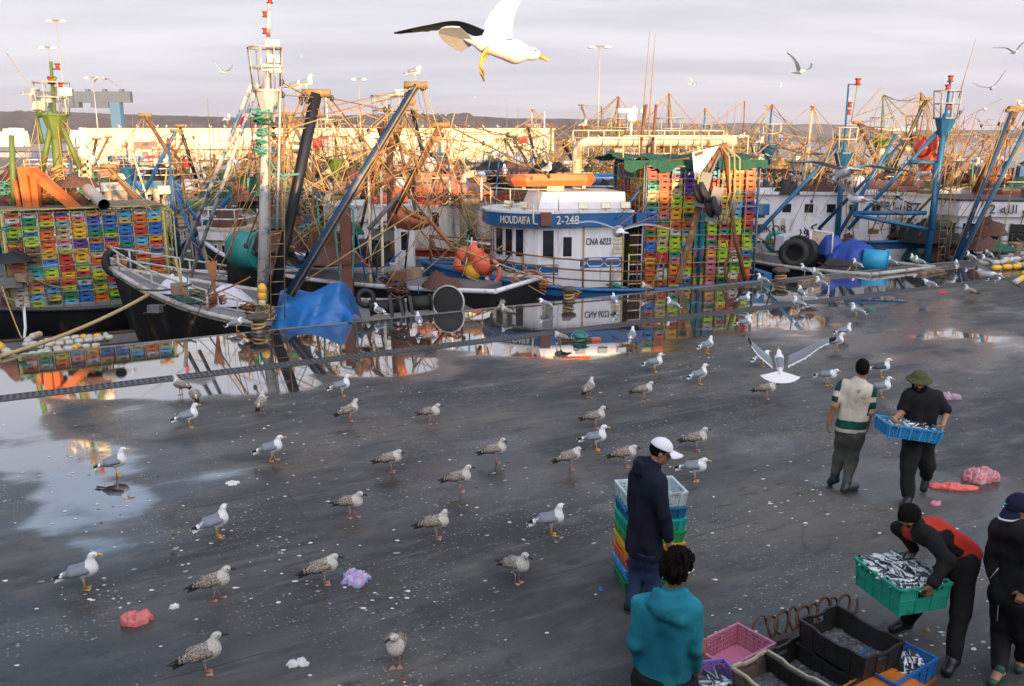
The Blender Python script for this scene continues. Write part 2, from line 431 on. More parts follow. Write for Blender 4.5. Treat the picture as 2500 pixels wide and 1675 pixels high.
def quay_material():
    m = bpy.data.materials.new("wet_asphalt"); m.use_nodes = True; nt = m.node_tree; L = nt.links; b = nt.nodes["Principled BSDF"]
    tc = nd(nt, "ShaderNodeTexCoord"); rot = nd(nt, "ShaderNodeMapping"); L.new(tc.outputs["Object"], rot.inputs["Vector"])
    rot.inputs["Rotation"].default_value = (0, 0, -math.atan2(Q.y, Q.x)); v0 = rot.outputs[0]
    aw = nd(nt, "ShaderNodeAttribute", _attribute_name="wet"); ai = nd(nt, "ShaderNodeAttribute", _attribute_name="inland")
    def noi(sc, det=5., ro=.6, st_=(1, 1, 1)):
        mp = nd(nt, "ShaderNodeMapping"); mp.inputs["Scale"].default_value = st_; L.new(v0, mp.inputs["Vector"])
        n = nd(nt, "ShaderNodeTexNoise", Scale=sc, Detail=det, Roughness=ro); L.new(mp.outputs[0], n.inputs["Vector"]); return n.outputs["Fac"]
    def mrg(x, a, b_, c=0., d=1., sm=True):
        n = nd(nt, "ShaderNodeMapRange", _interpolation_type='SMOOTHSTEP' if sm else 'LINEAR')
        L.new(x, n.inputs[0])
        for i, q in enumerate((a, b_, c, d)): n.inputs[i + 1].default_value = q
        return n.outputs[0]
    def mth(op, a, b_=None):
        n = nd(nt, "ShaderNodeMath", _operation=op)
        for i, q in enumerate((a, b_)):
            if q is None: continue
            if isinstance(q, (int, float)): n.inputs[i].default_value = q
            else: L.new(q, n.inputs[i])
        return n.outputs[0]
    def mixc(f, a, b_):
        n = nd(nt, "ShaderNodeMix", _data_type='RGBA')
        L.new(f, n.inputs[0])
        for i, q in ((6, a), (7, b_)):
            if isinstance(q, tuple): n.inputs[i].default_value = c4(q)
            else: L.new(q, n.inputs[i])
        return n.outputs[2]
    big = noi(.35, 5, .6, (.5, 1.3, 1)); mid = noi(1.6, 6, .65, (.6, 1.4, 1)); fine = noi(28, 4, .7); grit = noi(140, 2, .6)
    col = mixc(mrg(big, .36, .68), (.038, .038, .039), (.130, .114, .098))
    col = mixc(mth('MULTIPLY', mrg(mid, .48, .72), .8), col, (.155, .134, .112)); col = mixc(mth('MULTIPLY', mrg(noi(4.5, 6, .7, (.5, 1.5, 1)), .52, .68), .7), col, (.026, .024, .024))
    col = mixc(mrg(grit, .55, .75), col, (.12, .115, .105))
    col = mixc(mrg(fine, .62, .72), col, (.025, .024, .024))
    # pale dust drifts and tyre rubbed streaks
    stk = noi(1.1, 7, .75, (.22, 2.2, 1))
    col = mixc(mth('MULTIPLY', mrg(stk, .54, .70), .62), col, (.18, .165, .15))
    # fish scales / droppings: voronoi dots
    def specks(sc, rad, dens, seed):
        mp = nd(nt, "ShaderNodeMapping"); mp.inputs["Location"].default_value = (seed, seed * 2, 0); mp.inputs["Scale"].default_value = (.75, 1.2, 1); L.new(v0, mp.inputs["Vector"])
        vo = nd(nt, "ShaderNodeTexVoronoi", Scale=sc, _voronoi_dimensions='2D'); L.new(mp.outputs[0], vo.inputs["Vector"])
        sp = nd(nt, "ShaderNodeSeparateColor"); L.new(vo.outputs["Color"], sp.inputs[0])
        on = mrg(sp.outputs[0], dens, dens + .01, 0, 1, False)
        wob = mth('ADD', vo.outputs["Distance"], mth('MULTIPLY', mth('SUBTRACT', noi(sc * 5, 2), .5), .12))
        r_ = mth('MULTIPLY', sp.outputs[1], rad)
        d = mth('LESS_THAN', wob, r_)
        return mth('MULTIPLY', on, d)
    clump = mrg(noi(.55, 4, .6), .42, .62)
    s1 = mth('MULTIPLY', specks(5.5, .13, .86, 1.), mrg(noi(.3, 4, .6), .46, .56)); s2 = mth('MULTIPLY', specks(17, .22, .86, 4.), mrg(clump, 0, 1, .05, 1)); s3 = mth('MULTIPLY', specks(34, .30, .80, 8.), clump)
    sp_ = mth('MAXIMUM', mth('MAXIMUM', s1, s2), mth('MULTIPLY', s3, .7))
    wet = mth('ADD', aw.outputs["Fac"], mth('MULTIPLY', mth('SUBTRACT', noi(3.2, 6, .7, (.6, 1.4, 1)), .5), .30))
    damp = mrg(wet, .12, .55); pud = mrg(wet, .44, .86)
    # damp asphalt is darker
    dk = nd(nt, "ShaderNodeVectorMath", _operation='SCALE'); L.new(col, dk.inputs[0]); L.new(mrg(damp, 0, 1, 1.0, .62), dk.inputs["Scale"]); col = dk.outputs[0]
    col = mixc(mth('MULTIPLY', sp_, mrg(pud, 0, 1, .7, .08)), col, (.55, .54, .52))
    # slab joints and hairline cracks
    wv = nd(nt, "ShaderNodeVectorMath", _operation='ADD'); L.new(v0, wv.inputs[0]); cn = nd(nt, "ShaderNodeCombineXYZ"); L.new(mth('MULTIPLY', noi(1.3, 4), .10), cn.inputs[0]); L.new(mth('MULTIPLY', noi(1.7, 4), .10), cn.inputs[1]); L.new(cn.outputs[0], wv.inputs[1])
    bk = nd(nt, "ShaderNodeTexBrick", Scale=1.0); bk.inputs["Mortar Size"].default_value = .008; bk.inputs["Brick Width"].default_value = 5.2; bk.inputs["Row Height"].default_value = 3.6; bk.inputs["Mortar Smooth"].default_value = .3; L.new(wv.outputs[0], bk.inputs["Vector"])
    ck = nd(nt, "ShaderNodeTexVoronoi", Scale=.42, _feature='DISTANCE_TO_EDGE'); wv2 = nd(nt, "ShaderNodeVectorMath", _operation='ADD'); L.new(v0, wv2.inputs[0]); cn2 = nd(nt, "ShaderNodeCombineXYZ"); L.new(mth('MULTIPLY', noi(2.2, 6, .7), .9), cn2.inputs[0]); L.new(mth('MULTIPLY', noi(2.6, 6, .7), .9), cn2.inputs[1]); L.new(cn2.outputs[0], wv2.inputs[1]); L.new(wv2.outputs[0], ck.inputs["Vector"])
    crk = mth('MULTIPLY', mrg(ck.outputs["Distance"], .002, .006, .5, 0), mrg(noi(.5, 3), .52, .62))
    jn = mth('MAXIMUM', mth('MULTIPLY', bk.outputs["Fac"], mrg(noi(.8, 4), .38, .6)), crk)
    col = mixc(mth('MULTIPLY', jn, mrg(pud, 0, 1, .8, .1)), col, (.012, .011, .011))
    # concrete kerb along the edge
    kb = mrg(mth('ADD', ai.outputs["Fac"], mth('MULTIPLY', mth('SUBTRACT', noi(4., 3), .5), .06)), .15, .18, 1, 0)
    kcol = mixc(mrg(noi(5, 6, .7), .35, .7), (.14, .125, .11), (.27, .25, .23))
    col = mixc(mth('MULTIPLY', kb, mrg(pud, 0, 1, 1, .4)), col, kcol)
    ro = mth('ADD', mrg(damp, 0, 1, .70, .17), mth('MULTIPLY', mth('SUBTRACT', mid, .5), .25))
    rm = nd(nt, "ShaderNodeMix", _data_type='FLOAT'); L.new(pud, rm.inputs[0]); L.new(ro, rm.inputs[2]); rm.inputs[3].default_value = .02
    L.new(rm.outputs[0], b.inputs["Roughness"])
    L.new(mrg(pud, 0, 1, 1.45, 1.75), b.inputs["IOR"]); L.new(col, b.inputs["Base Color"])
    hgt = mth('ADD', mth('MULTIPLY', grit, .25), mth('ADD', mth('MULTIPLY', fine, .5), mth('MULTIPLY', mid, 1.2)))
    bp = nd(nt, "ShaderNodeBump", Distance=.012); L.new(hgt, bp.inputs["Height"]); L.new(mth('MULTIPLY', mrg(damp, 0, 1, 1, .35), mrg(pud, 0, .9, .85, .02)), bp.inputs["Strength"])
    L.new(bp.outputs[0], b.inputs["Normal"])
    gs_ = nd(nt, "ShaderNodeBsdfGlossy", Roughness=.015); gs_.inputs["Color"].default_value = (.95, .95, .96, 1); L.new(bp.outputs[0], gs_.inputs["Normal"])
    ms = nd(nt, "ShaderNodeMixShader"); L.new(mrg(pud, .35, 1, 0, .45), ms.inputs[0]); L.new(b.outputs[0], ms.inputs[1]); L.new(gs_.outputs[0], ms.inputs[2])
    L.new(ms.outputs[0], nt.nodes["Material Output"].inputs["Surface"])
    return m
MAT_QUAY = quay_material()
quay = build_quay()
MAT_CONC = M("quay_concrete", (.2, .185, .165), .8, 0, .3, 1.5, dirt=(.06, .055, .05), dirt_amt=.5)
MAT_DARKCONC = M("wall_slime", (.05, .052, .045), .6, 0, .4, 2.)
b_ = MB()
def stq(l, z): return [st(s, t, z) for s, t in l]
b_.hexa(stq([(-160, .02), (160, .02), (160, 90), (-160, 90)], -4) + stq([(-160, .02), (160, .02), (160, 90), (-160, 90)], -.004))
tag(b_.build("quay_wall", MAT_DARKCONC), kind='structure')
b_ = MB()                                                                          # paving round the finely meshed part
for (s0, s1, t0, t1) in ((-160, DS0, 0, 90), (DS1, 160, 0, 90), (DS0, DS1, 32.9, 90)):
    b_.add(stq([(s0, t0), (s0, t1), (s1, t1), (s1, t0)], -.0005), [(0, 1, 2, 3)])
tag(b_.build("outer_paving", M("dry_asphalt", (.055, .052, .05), .8, 0, .3, 1.2)), kind='structure')

# water
def water_material():
    m = bpy.data.materials.new("harbour_water"); m.use_nodes = True; nt = m.node_tree; L = nt.links; b = nt.nodes["Principled BSDF"]
    b.inputs["Base Color"].default_value = (.018, .030, .036, 1); b.inputs["Roughness"].default_value = .08; b.inputs["IOR"].default_value = 1.34
    tc = nd(nt, "ShaderNodeTexCoord"); mp = nd(nt, "ShaderNodeMapping"); mp.inputs["Scale"].default_value = (1, 2.2, 1); L.new(tc.outputs["Object"], mp.inputs["Vector"])
    n1 = nd(nt, "ShaderNodeTexNoise", Scale=.9, Detail=6., Roughness=.6); L.new(mp.outputs[0], n1.inputs["Vector"])
    n2 = nd(nt, "ShaderNodeTexNoise", Scale=.06, Detail=4.); L.new(mp.outputs[0], n2.inputs["Vector"])
    ad = nd(nt, "ShaderNodeMath", _operation='MULTIPLY_ADD'); L.new(n2.outputs["Fac"], ad.inputs[0]); ad.inputs[1].default_value = 3.; L.new(n1.outputs["Fac"], ad.inputs[2])
    bp = nd(nt, "ShaderNodeBump", Strength=.35, Distance=.25); L.new(ad.outputs[0], bp.inputs["Height"]); L.new(bp.outputs[0], b.inputs["Normal"])
    return m
b_ = MB()
b_.add([(-6000, -300, WATER), (9000, -300, WATER), (9000, 9000, WATER), (-6000, 9000, WATER)], [(0, 1, 2, 3)])
tag(b_.build("water", water_material()), kind='structure')

# hills: a terrain sheet on the far shore; silhouette heights from the photograph's skyline
SKY = [(-400, 268), (0, 272), (150, 273), (300, 279), (600, 287), (820, 283), (1000, 276), (1120, 281), (1250, 289), (1400, 290), (1480, 296), (1560, 304), (1640, 309), (1700, 306), (1800, 300), (1860, 301), (1930, 304), (2000, 302), (2100, 308), (2200, 316), (2320, 318), (2500, 317), (2800, 320)]
def hill_sheet(name, mat, D, u0, u1, sk, base_v, depth, amp):
    nu, nv = 240, 26; vs = []; fs = []
    for i in range(nu):
        u = u0 + (u1 - u0) * i / (nu - 1)
        v = np.interp(u, [a for a, _ in sk], [b for _, b in sk])
        top = PY(u, v, D); base = PY(u, base_v, D); zt = top.z
        for j in range(nv):
            q = j / (nv - 1); k = 1 + depth * (q - 1) / D
            h = zt * (q ** .8) if q < 1 else zt
            h += amp * zt * (fbm(u * .012, q * 3, 3., 5) * .35 * math.sin(math.pi * min(1, q))) + zt * .02 * fbm(u * .11, q * 9, 8., 4)
            vs.append((top.x * k, D * k, max(WATER - .5 if q == 0 else .5, h)))
    for i in range(nu - 1):
        for j in range(nv - 1): fs.append((i * nv + j, (i + 1) * nv + j, (i + 1) * nv + j + 1, i * nv + j + 1))
    # back side so that the hill is a closed ridge
    b0 = len(vs)
    for i in range(nu):
        x, y, z = vs[i * nv + nv - 1]; vs.append((x * 1.12, y * 1.12, -5))
    for i in range(nu - 1): fs.append((i * nv + nv - 1, (i + 1) * nv + nv - 1, b0 + i + 1, b0 + i))
    o = npmesh(name, vs, fs, mat, None, True); tag(o, kind='structure'); return o
def hill_material(name, c1, c2, c3, sc):
    m = bpy.data.materials.new(name); m.use_nodes = True; nt = m.node_tree; L = nt.links; b = nt.nodes["Principled BSDF"]
    b.inputs["Roughness"].default_value = .95; b.inputs["Specular IOR Level"].default_value = .1
    tc = nd(nt, "ShaderNodeTexCoord")
    n1 = nd(nt, "ShaderNodeTexNoise", Scale=sc, Detail=8., Roughness=.7); L.new(tc.outputs["Object"], n1.inputs["Vector"])
    n2 = nd(nt, "ShaderNodeTexNoise", Scale=sc * 8, Detail=5., Roughness=.7); L.new(tc.outputs["Object"], n2.inputs["Vector"])
    r1 = nd(nt, "ShaderNodeValToRGB"); L.new(n1.outputs["Fac"], r1.inputs[0]); e = r1.color_ramp.elements
    e[0].position = .4; e[0].color = c4(c1); e[1].position = .62; e[1].color = c4(c2)
    mx = nd(nt, "ShaderNodeMix", _data_type='RGBA'); r2 = nd(nt, "ShaderNodeMapRange"); L.new(n2.outputs["Fac"], r2.inputs[0]); r2.inputs[1].default_value = .55; r2.inputs[2].default_value = .7
    L.new(r2.outputs[0], mx.inputs[0]); L.new(r1.outputs[0], mx.inputs[6]); mx.inputs[7].default_value = c4(c3)
    L.new(mx.outputs[2], b.inputs["Base Color"]); return m
HM = hill_material("forest_hill", (.085, .072, .062), (.16, .125, .10), (.06, .055, .045), .006)
HM2 = hill_material("scrub_hill", (.11, .095, .085), (.19, .155, .13), (.085, .078, .07), .004)
hill_sheet("hill", HM, 2600, -700, 1600, [(a, b if a < 1500 else b + (a - 1500) * .2) for a, b in SKY], 350, 900, 1.)
hill_sheet("far_hill", HM2, 4600, 1200, 3300, [(1200, 312), (1400, 306)] + [p for p in SKY if p[0] > 1480], 338, 1200, .8)
SKYF = [(1300, 290), (1450, 291), (1600, 300), (1750, 303), (2000, 309), (2300, 320), (2700, 326)]
hill_sheet("farthest_hill", HM2, 6800, 1200, 3400, SKYF, 338, 1200, .6)
# beach along the far shore
SAND = M("beach_sand", (.36, .29, .22), .9, 0, .1, .02)
b_ = MB()
pa, pb, pc, pd = PY(-600, 364, 900), PY(420, 362, 900), PY(420, 352, 2400), PY(-600, 352, 2400)
def flat(p, y): return (p.x * y / p.y, y, WATER + .3)
b_.add([flat(P(-900, 366, WATER), 480), flat(P(330, 366, WATER), 480), flat(P(330, 366, WATER), 2500), flat(P(-900, 366, WATER), 2500)], [(0, 1, 2, 3)])
b_.add([flat(P(1200, 346, WATER), 1900), flat(P(3200, 346, WATER), 2500), flat(P(3200, 346, WATER), 4600), flat(P(1200, 346, WATER), 4600)], [(0, 1, 2, 3)])
tag(b_.build("beach", SAND), kind='structure')
# ================================================================== paints
WHITE = M("white_paint", (.68, .66, .67), .45, 0, .12, 2.6, rust=.26, rustcol=(.27, .13, .05), bump=.10, dirt=(.36, .32, .28), dirt_amt=.42, streak=.22)
CREAM = M("cream_paint", (.58, .50, .35), .5, 0, .15, 2.4, rust=.42, rustcol=(.26, .12, .045), streak=.3)
RACKP = M("rack_bar_paint", (.34, .28, .15), .6, 0, .25, 4., rust=.45)
BLUE = M("blue_paint", (.012, .10, .26), .45, 0, .25, 3., rust=.32, streak=.3, dirt=(.10, .20, .32), dirt_amt=.3)
SKYBLUE = M("light_blue_paint", (.02, .19, .40), .45, 0, .2, 2.5, rust=.2, dirt=(.12, .3, .45), dirt_amt=.3)
NAVY = M("navy_paint", (.008, .02, .07), .5, 0, .2, 2.)
BLACK = M("black_hull_paint", (.008, .008, .009), .6, 0, .3, 1.2, rust=.35, rustcol=(.07, .035, .02), dirt=(.035, .034, .033), dirt_amt=.4, streak=.25, spec=.25)
GREEN = M("green_paint", (.02, .15, .075), .5, 0, .2, 2., rust=.25, dirt=(.05, .2, .12), dirt_amt=.3)
OLIVE = M("olive_mast_paint", (.10, .16, .03), .55, 0, .2, 2., rust=.3)
RED = M("red_paint", (.30, .035, .025), .5, 0, .2, 2., rust=.2, dirt=(.38, .1, .06), dirt_amt=.3)
BROWN = M("red_oxide_hull", (.16, .045, .03), .6, 0, .2, 2., dirt=(.1, .05, .04), dirt_amt=.3)
TEAL = M("teal_paint", (.02, .22, .20), .5, 0, .2, 2., rust=.2)
GREYP = M("grey_paint", (.15, .15, .155), .5, 0, .2, 2., rust=.3)
RUST = M("rusty_steel", (.17, .075, .03), .75, .2, .35, 5., dirt=(.30, .20, .12), dirt_amt=.4)
ORANGE = M("orange_paint", (.55, .13, .025), .5, 0, .2, 3., dirt=(.25, .06, .02), dirt_amt=.35)
STEEL = M("galvanised_pipe", (.42, .40, .37), .45, .35, .2, 5., rust=.35)
DSTEEL = M("dark_steel", (.045, .042, .042), .5, .3, .3, 5., rust=.3, rustcol=(.12, .06, .03))
WOOD = M("weathered_wood", (.24, .17, .11), .8, 0, .3, 3., dirt=(.11, .08, .055), dirt_amt=.5)
DECK = M("wet_deck", (.085, .08, .078), .35, 0, .35, 1.5, dirt=(.08, .07, .07), dirt_amt=.5)
GLASS = M("dark_glass", (.012, .014, .016), .08, 0, .1, 2., bump=0, spec=.8)
ROPE = M("tan_rope", (.44, .30, .12), .85, 0, .3, 9.)
WIRE = M("rusty_wire", (.30, .185, .075), .7, .1, .35, 6.)
OROPE = M("orange_rope", (.34, .13, .055), .85, 0, .3, 12.)
TROPE = M("green_rope", (.07, .27, .22), .85, 0, .3, 12.)
NET = M("brown_net", (.10, .045, .035), .95, 0, .5, 14., bump=.8, bscale=30)
GNET = M("green_net", (.014, .085, .055), .95, 0, .5, 12., bump=.8, bscale=30)
BTARP = M("blue_tarpaulin", (.012, .12, .36), .42, 0, .18, 2., bump=.15, dirt=(.03, .18, .42), dirt_amt=.4, bscale=9)
RUBBER = M("black_rubber", (.014, .014, .015), .7)
BUOYO = M("orange_buoy", (.80, .13, .06), .4, 0, .12, 3., dirt=(.6, .2, .12), dirt_amt=.2)
BUOYY = M("yellow_buoy", (.82, .42, .03), .45, 0, .15, 3.)
LAMPW = M("floodlight_glass", (.75, .70, .50), .25, 0, .1)
REDL = M("red_lamp", (.65, .04, .015), .3, 0, .1)
YELLOW = M("yellow_paint", (.70, .42, .03), .5, 0, .15, 3.)
INK = M("dark_lettering", (.012, .014, .05), .5, bump=0)
INKC = M("cream_lettering", (.70, .62, .42), .5, bump=0)
INKB = M("black_lettering", (.012, .012, .012), .5, bump=0)

# ================================================================== boat pieces (boat local: x to the bow, y to port, z up, 0 = water)
def hull(t, L, B, fb=1.1, bow=.9, stern=.15, hm=None, sm=None, gm=None, dm=None, bul=.5, band=.12, under=.9, rake=.6, ns=24):
    hm = hm or BLACK; sm = sm or hm; gm = gm or WHITE; dm = dm or DECK
    def hb(q): return B / 2 * (.80 + .20 * min(1, q / .3)) * (1 - (max(0, (q - .52) / .48)) ** 2.3) + .03
    def sh(q): return fb + (stern * (1 - q / .4) ** 2 if q < .4 else 0) + (bow * ((q - .42) / .58) ** 2 if q > .42 else 0)
    K = 8; mb = MB()
    def pt(q, s_, side):
        z = -under + (sh(q) + under) * s_
        y = hb(q) * (1 - (1 - s_) ** 2.6) ** .75 * (.86 + .14 * s_)
        x = -L / 2 + L * q + rake * q ** 5 * s_ ** 1.3
        return V((x, y * side, z))
    for side in (1, -1):
        b = len(mb.v)
        for i in range(ns):
            for k in range(K + 1):
                s_ = (k / K) if k < K - 1 else (1 - band if k == K - 1 else 1.)
                if k == K - 2: s_ = (K - 2) / K * .5 + .5 * (1 - band)
                mb.v.append(tuple(pt(i / (ns - 1), s_, side)))
        for i in range(ns - 1):
            for k in range(K):
                a = b + i * (K + 1) + k; f = (a, a + K + 1, a + K + 2, a + 1)
                mb.f.append(f if side < 0 else f[::-1]); mb.m.append(1 if k == K - 1 else 0); mb.s.append(True)
    tr = [pt(0, k / K, 1) for k in range(K + 1)] + [pt(0, k / K, -1) for k in range(K, -1, -1)]
    mb.add(tr, [tuple(range(len(tr)))[::-1]], 0)
    h = mb.build("hull", [hm, sm], t)
    inn = .09
    g = MB(); d = MB()
    for side in (1, -1):
        o_ = [pt(i / (ns - 1), 1, side) for i in range(ns)]
        g.tube([p + V((0, 0, .015)) for p in o_], .075, 6)
        # inner bulwark
        b = len(d.v)
        for i in range(ns):
            q = i / (ns - 1); p = o_[i]; y = max(.0, abs(p.y) - inn) * side
            d.v.append((p.x - (.05 if q > .95 else 0), y, p.z)); d.v.append((p.x - (.2 if q > .95 else 0), y * .98, p.z - bul))
        for i in range(ns - 1):
            a = b + 2 * i; f = (a, a + 1, a + 3, a + 2); d.f.append(f if side > 0 else f[::-1]); d.m.append(1); d.s.append(True)
    g.tube([pt(0, 1, 1) + V((0, 0, .015)), pt(0, 1, -1) + V((0, 0, .015))], .075, 6)
    b = len(d.v)
    for i in range(ns):
        p = pt(i / (ns - 1), 1, 1); y = max(.0, p.y - inn) * .98
        for w in (-1, 0, 1): d.v.append((p.x - (.2 if i / (ns - 1) > .95 else 0), y * w, p.z - bul + (.05 if w == 0 else 0)))
    for i in range(ns - 1):
        for w in (0, 1):
            a = b + 3 * i + w; d.f.append((a, a + 3, a + 4, a + 1)); d.m.append(0); d.s.append(True)
    g.build("gunwale", gm, t); d.build("deck", [dm, GREYP], t)
    t['_L'] = L
    return lambda q, s_=1, side=1: pt(q, s_, side)

def rail(t, pts, h=.7, rails=(.35, 1.), r=.028, mat=None, name="railing", every=1, world=False, posts=True):
    mb = MB(); pts = [V(p) for p in pts]
    for k in rails: mb.tube([p + V((0, 0, h * k)) for p in pts], r, 6)
    if posts:
        for p in pts[::every]: mb.tube([p, p + V((0, 0, h))], r, 5)
    return mb.build(name, mat or STEEL, t, world=world)

def text_mesh(body, size, depth=.012):
    cu = bpy.data.curves.new("lettering", 'FONT'); cu.body = body; cu.size = size; cu.extrude = depth; cu.align_x = 'CENTER'; cu.align_y = 'CENTER'
    tmp = bpy.data.objects.new("lettering_tmp", cu); COL.objects.link(tmp)
    dg = bpy.context.evaluated_depsgraph_get(); dg.update()
    me = bpy.data.meshes.new_from_object(tmp.evaluated_get(dg)); bpy.data.objects.remove(tmp); return me
def lettering(body, size, mat, parent, c, xdir, up=(0, 0, 1), depth=.012, name="lettering", bold=0., sx=1.):
    """flat raised letters at c (world), reading along xdir"""
    me = text_mesh(body, size, depth); me.materials.clear(); me.materials.append(mat)
    x = V(xdir).normalized(); u = V(up); z = x.cross(u).normalized(); y = z.cross(x).normalized()
    Mx = Matrix((( x.x * sx, y.x, z.x, c[0]), (x.y * sx, y.y, z.y, c[1]), (x.z * sx, y.z, z.z, c[2]), (0, 0, 0, 1)))
    me.transform((wmat(parent).inverted() if parent else Matrix()) @ Mx)
    o = bpy.data.objects.new(name, me); COL.objects.link(o); LOCAL[o.name] = Matrix()
    if parent: o.parent = parent
    return o

def house(t, poly, z0, z1, mat, name="wheelhouse", rake=0., roof=None, roof_over=.12, roof_t=.08, band=None, band_h=.3, inset=1.):
    """cabin: prism on a plan outline, with a roof slab (child of t) and an optional painted band round the top"""
    mb = MB(); top = [(x + rake * (1 if x > np.mean([p[0] for p in poly]) else 0) * 1.0, y * inset) for x, y in poly]
    mb.prism(poly, z0, z1, 0, top=top); w = mb.build(name, mat, t)
    cx = sum(p[0] for p in top) / len(top); cy = sum(p[1] for p in top) / len(top)
    def grow(k, pl):
        out = []
        for x, y in pl:
            d = math.hypot(x - cx, y - cy) + 1e-6; out.append((x + (x - cx) / d * k, y + (y - cy) / d * k))
        return out
    if band is not None:
        MB().prism(grow(roof_over, top), z1 + .002, z1 + band_h).build("name_band", band, w)
        z1 += band_h
    MB().prism(grow(roof_over * .95 + .05, top), z1 + .002, z1 + roof_t).build("roof", roof or mat, t)
    return w
def window(w, a, b, z0, z1, nrm, frame=None, depth=.03, tilt=0.):
    """one window (frame + dark pane) on a wall between plan points a and b (local), outward normal nrm"""
    mb = MB(); a = V((a[0], a[1], 0)); b = V((b[0], b[1], 0)); n = V((nrm[0], nrm[1], 0)).normalized(); d = (b - a); Lw = d.length; d.normalize()
    T = Matrix(((d.x, n.x, 0, a.x), (d.y, n.y, 0, a.y), (0, tilt, 1, 0), (0, 0, 0, 1))); f = .045
    def bx(x0, x1, y0, y1, za, zb, m): mb.box(x0, y0, za, x1, y1, zb, m, T)
    bx(0, f, -.02, depth, z0, z1, 0); bx(Lw - f, Lw, -.02, depth, z0, z1, 0); bx(f, Lw - f, -.02, depth, z0, z0 + f, 0); bx(f, Lw - f, -.02, depth, z1 - f, z1, 0)
    bx(f, Lw - f, -.02, .012, z0 + f, z1 - f, 1)
    return mb.build("window", [frame or WHITE, GLASS], w)
def wall_windows(w, a, b, n, z0, z1, frac=.72, frame=None):
    a, b = V((*a, 0)), V((*b, 0)); d = b - a; nr = V((d.y, -d.x, 0)).normalized()
    for i in range(n):
        c0 = a + d * ((i + .5 - frac / 2) / n); c1 = a + d * ((i + .5 + frac / 2) / n)
        window(w, c0, c1, z0, z1, nr, frame)

def lamp_block(mb, p, s, d, m=0, m2=1):
    """floodlight: shallow box with a pale glass front facing d"""
    d = V(d).normalized(); x, y = frame_from(d); p = V(p)
    T = Matrix(((x.x, y.x, d.x, p.x), (x.y, y.y, d.y, p.y), (x.z, y.z, d.z, p.z), (0, 0, 0, 1)))
    mb.box(-s * .6, -s * .4, -s * .3, s * .6, s * .4, s * .1, m, T); mb.box(-s * .54, -s * .34, s * .1, s * .54, s * .34, s * .13, m2, T)
    mb.tube([p - d * s * .2 - V((0, 0, s * .4)), p - d * s * .2 - V((0, 0, s * .8))], s * .08, 5, m)
def beacon(mb, p, s, m=0, m2=2):
    p = V(p); mb.lathe([(s * .5, 0), (s * .5, s * .15), (s * .3, s * .2)], p, 8, m); mb.lathe([(s * .34, s * .2), (s * .34, s * .75)], p, 8, m2); mb.lathe([(s * .3, s * .75), (s * .5, s * .8), (s * .45, s * .98)], p, 8, m)

def mast(t, base, top, r=.11, mat=None, nest=None, nest_r=.55, legs=(), lamps=(), beacons=(), ladder=True, topmat=None, stays=(), split=.72, nest_mat=None, world=True):
    """mast with crow's nest; every point in world space"""
    base, top = V(base), V(top); mat = mat or BLUE
    mb = MB(); mb.tube([base, base.lerp(top, split), base.lerp(top, split + .004), top], [r, r * .85, r * .4, r * .3], 8)
    for a, b, rr in legs: mb.tube([a, b], rr, 7)
    ms = mb.build("mast", mat, t, world=world)
    if nest is not None:
        c = base.lerp(top, nest); pf = MB()
        pf.prism([(c.x + nest_r * math.cos(a) * 1.05, c.y + nest_r * math.sin(a)) for a in [math.pi * k / 4 + .39 for k in range(8)]], c.z - .05, c.z)
        pf.prism([(c.x + .4 * nest_r * math.cos(a), c.y + .4 * nest_r * math.sin(a)) for a in [math.pi * k / 4 for k in range(8)]], c.z - .75, c.z - .05,
                 top=[(c.x + .9 * nest_r * math.cos(a), c.y + .9 * nest_r * math.sin(a)) for a in [math.pi * k / 4 for k in range(8)]])
        pf.build("platform", mat, ms, world=world)
        cg = MB(); K = 8; h = .95
        ring = lambda rr, z: [V((c.x + rr * math.cos(2 * math.pi * k / K), c.y + rr * math.sin(2 * math.pi * k / K), c.z + z)) for k in range(K)]
        for z, rr in ((.5, nest_r * 1.12), (h, nest_r * 1.22)): cg.tube(ring(rr, z), .022, 5, closed=True)
        for p, q in zip(ring(nest_r, 0), ring(nest_r * 1.22, h)): cg.tube([p, q], .02, 5)
        cg.build("cage", nest_mat or STEEL, ms, world=world)
    for p, s, d in lamps:
        lb = MB(); lamp_block(lb, p, s, d); lb.build("floodlight", [CREAM, LAMPW], ms, world=world)
    for p, s in beacons:
        lb = MB(); s *= .78; beacon(lb, p, s); ax = base.lerp(top, (p[2] - base.z) / max(.1, top.z - base.z)); lb.tube([V(p) + V((0, 0, s * .1)), V((ax.x, ax.y, p[2] + s * .1))], .02, 4)
        lb.build("beacon", [BROWN, LAMPW, REDL], ms, world=world)
    if ladder:
        ld = MB(); tb = base.lerp(top, (nest or .7) - .03); off = V((.28, -.12, 0))
        a, b = base + off * 1.6, tb + off * .9
        w = V((.0, .16, 0)) if False else V((.16, .06, 0))
        ld.tube([a - w, b - w], .016, 4); ld.tube([a + w, b + w], .016, 4); k = int((b - a).length / .3)
        for i in range(1, k): p = a.lerp(b, i / k); ld.tube([p - w, p + w], .011, 4)
        ld.build("ladder", WIRE, ms, world=world)
    return ms
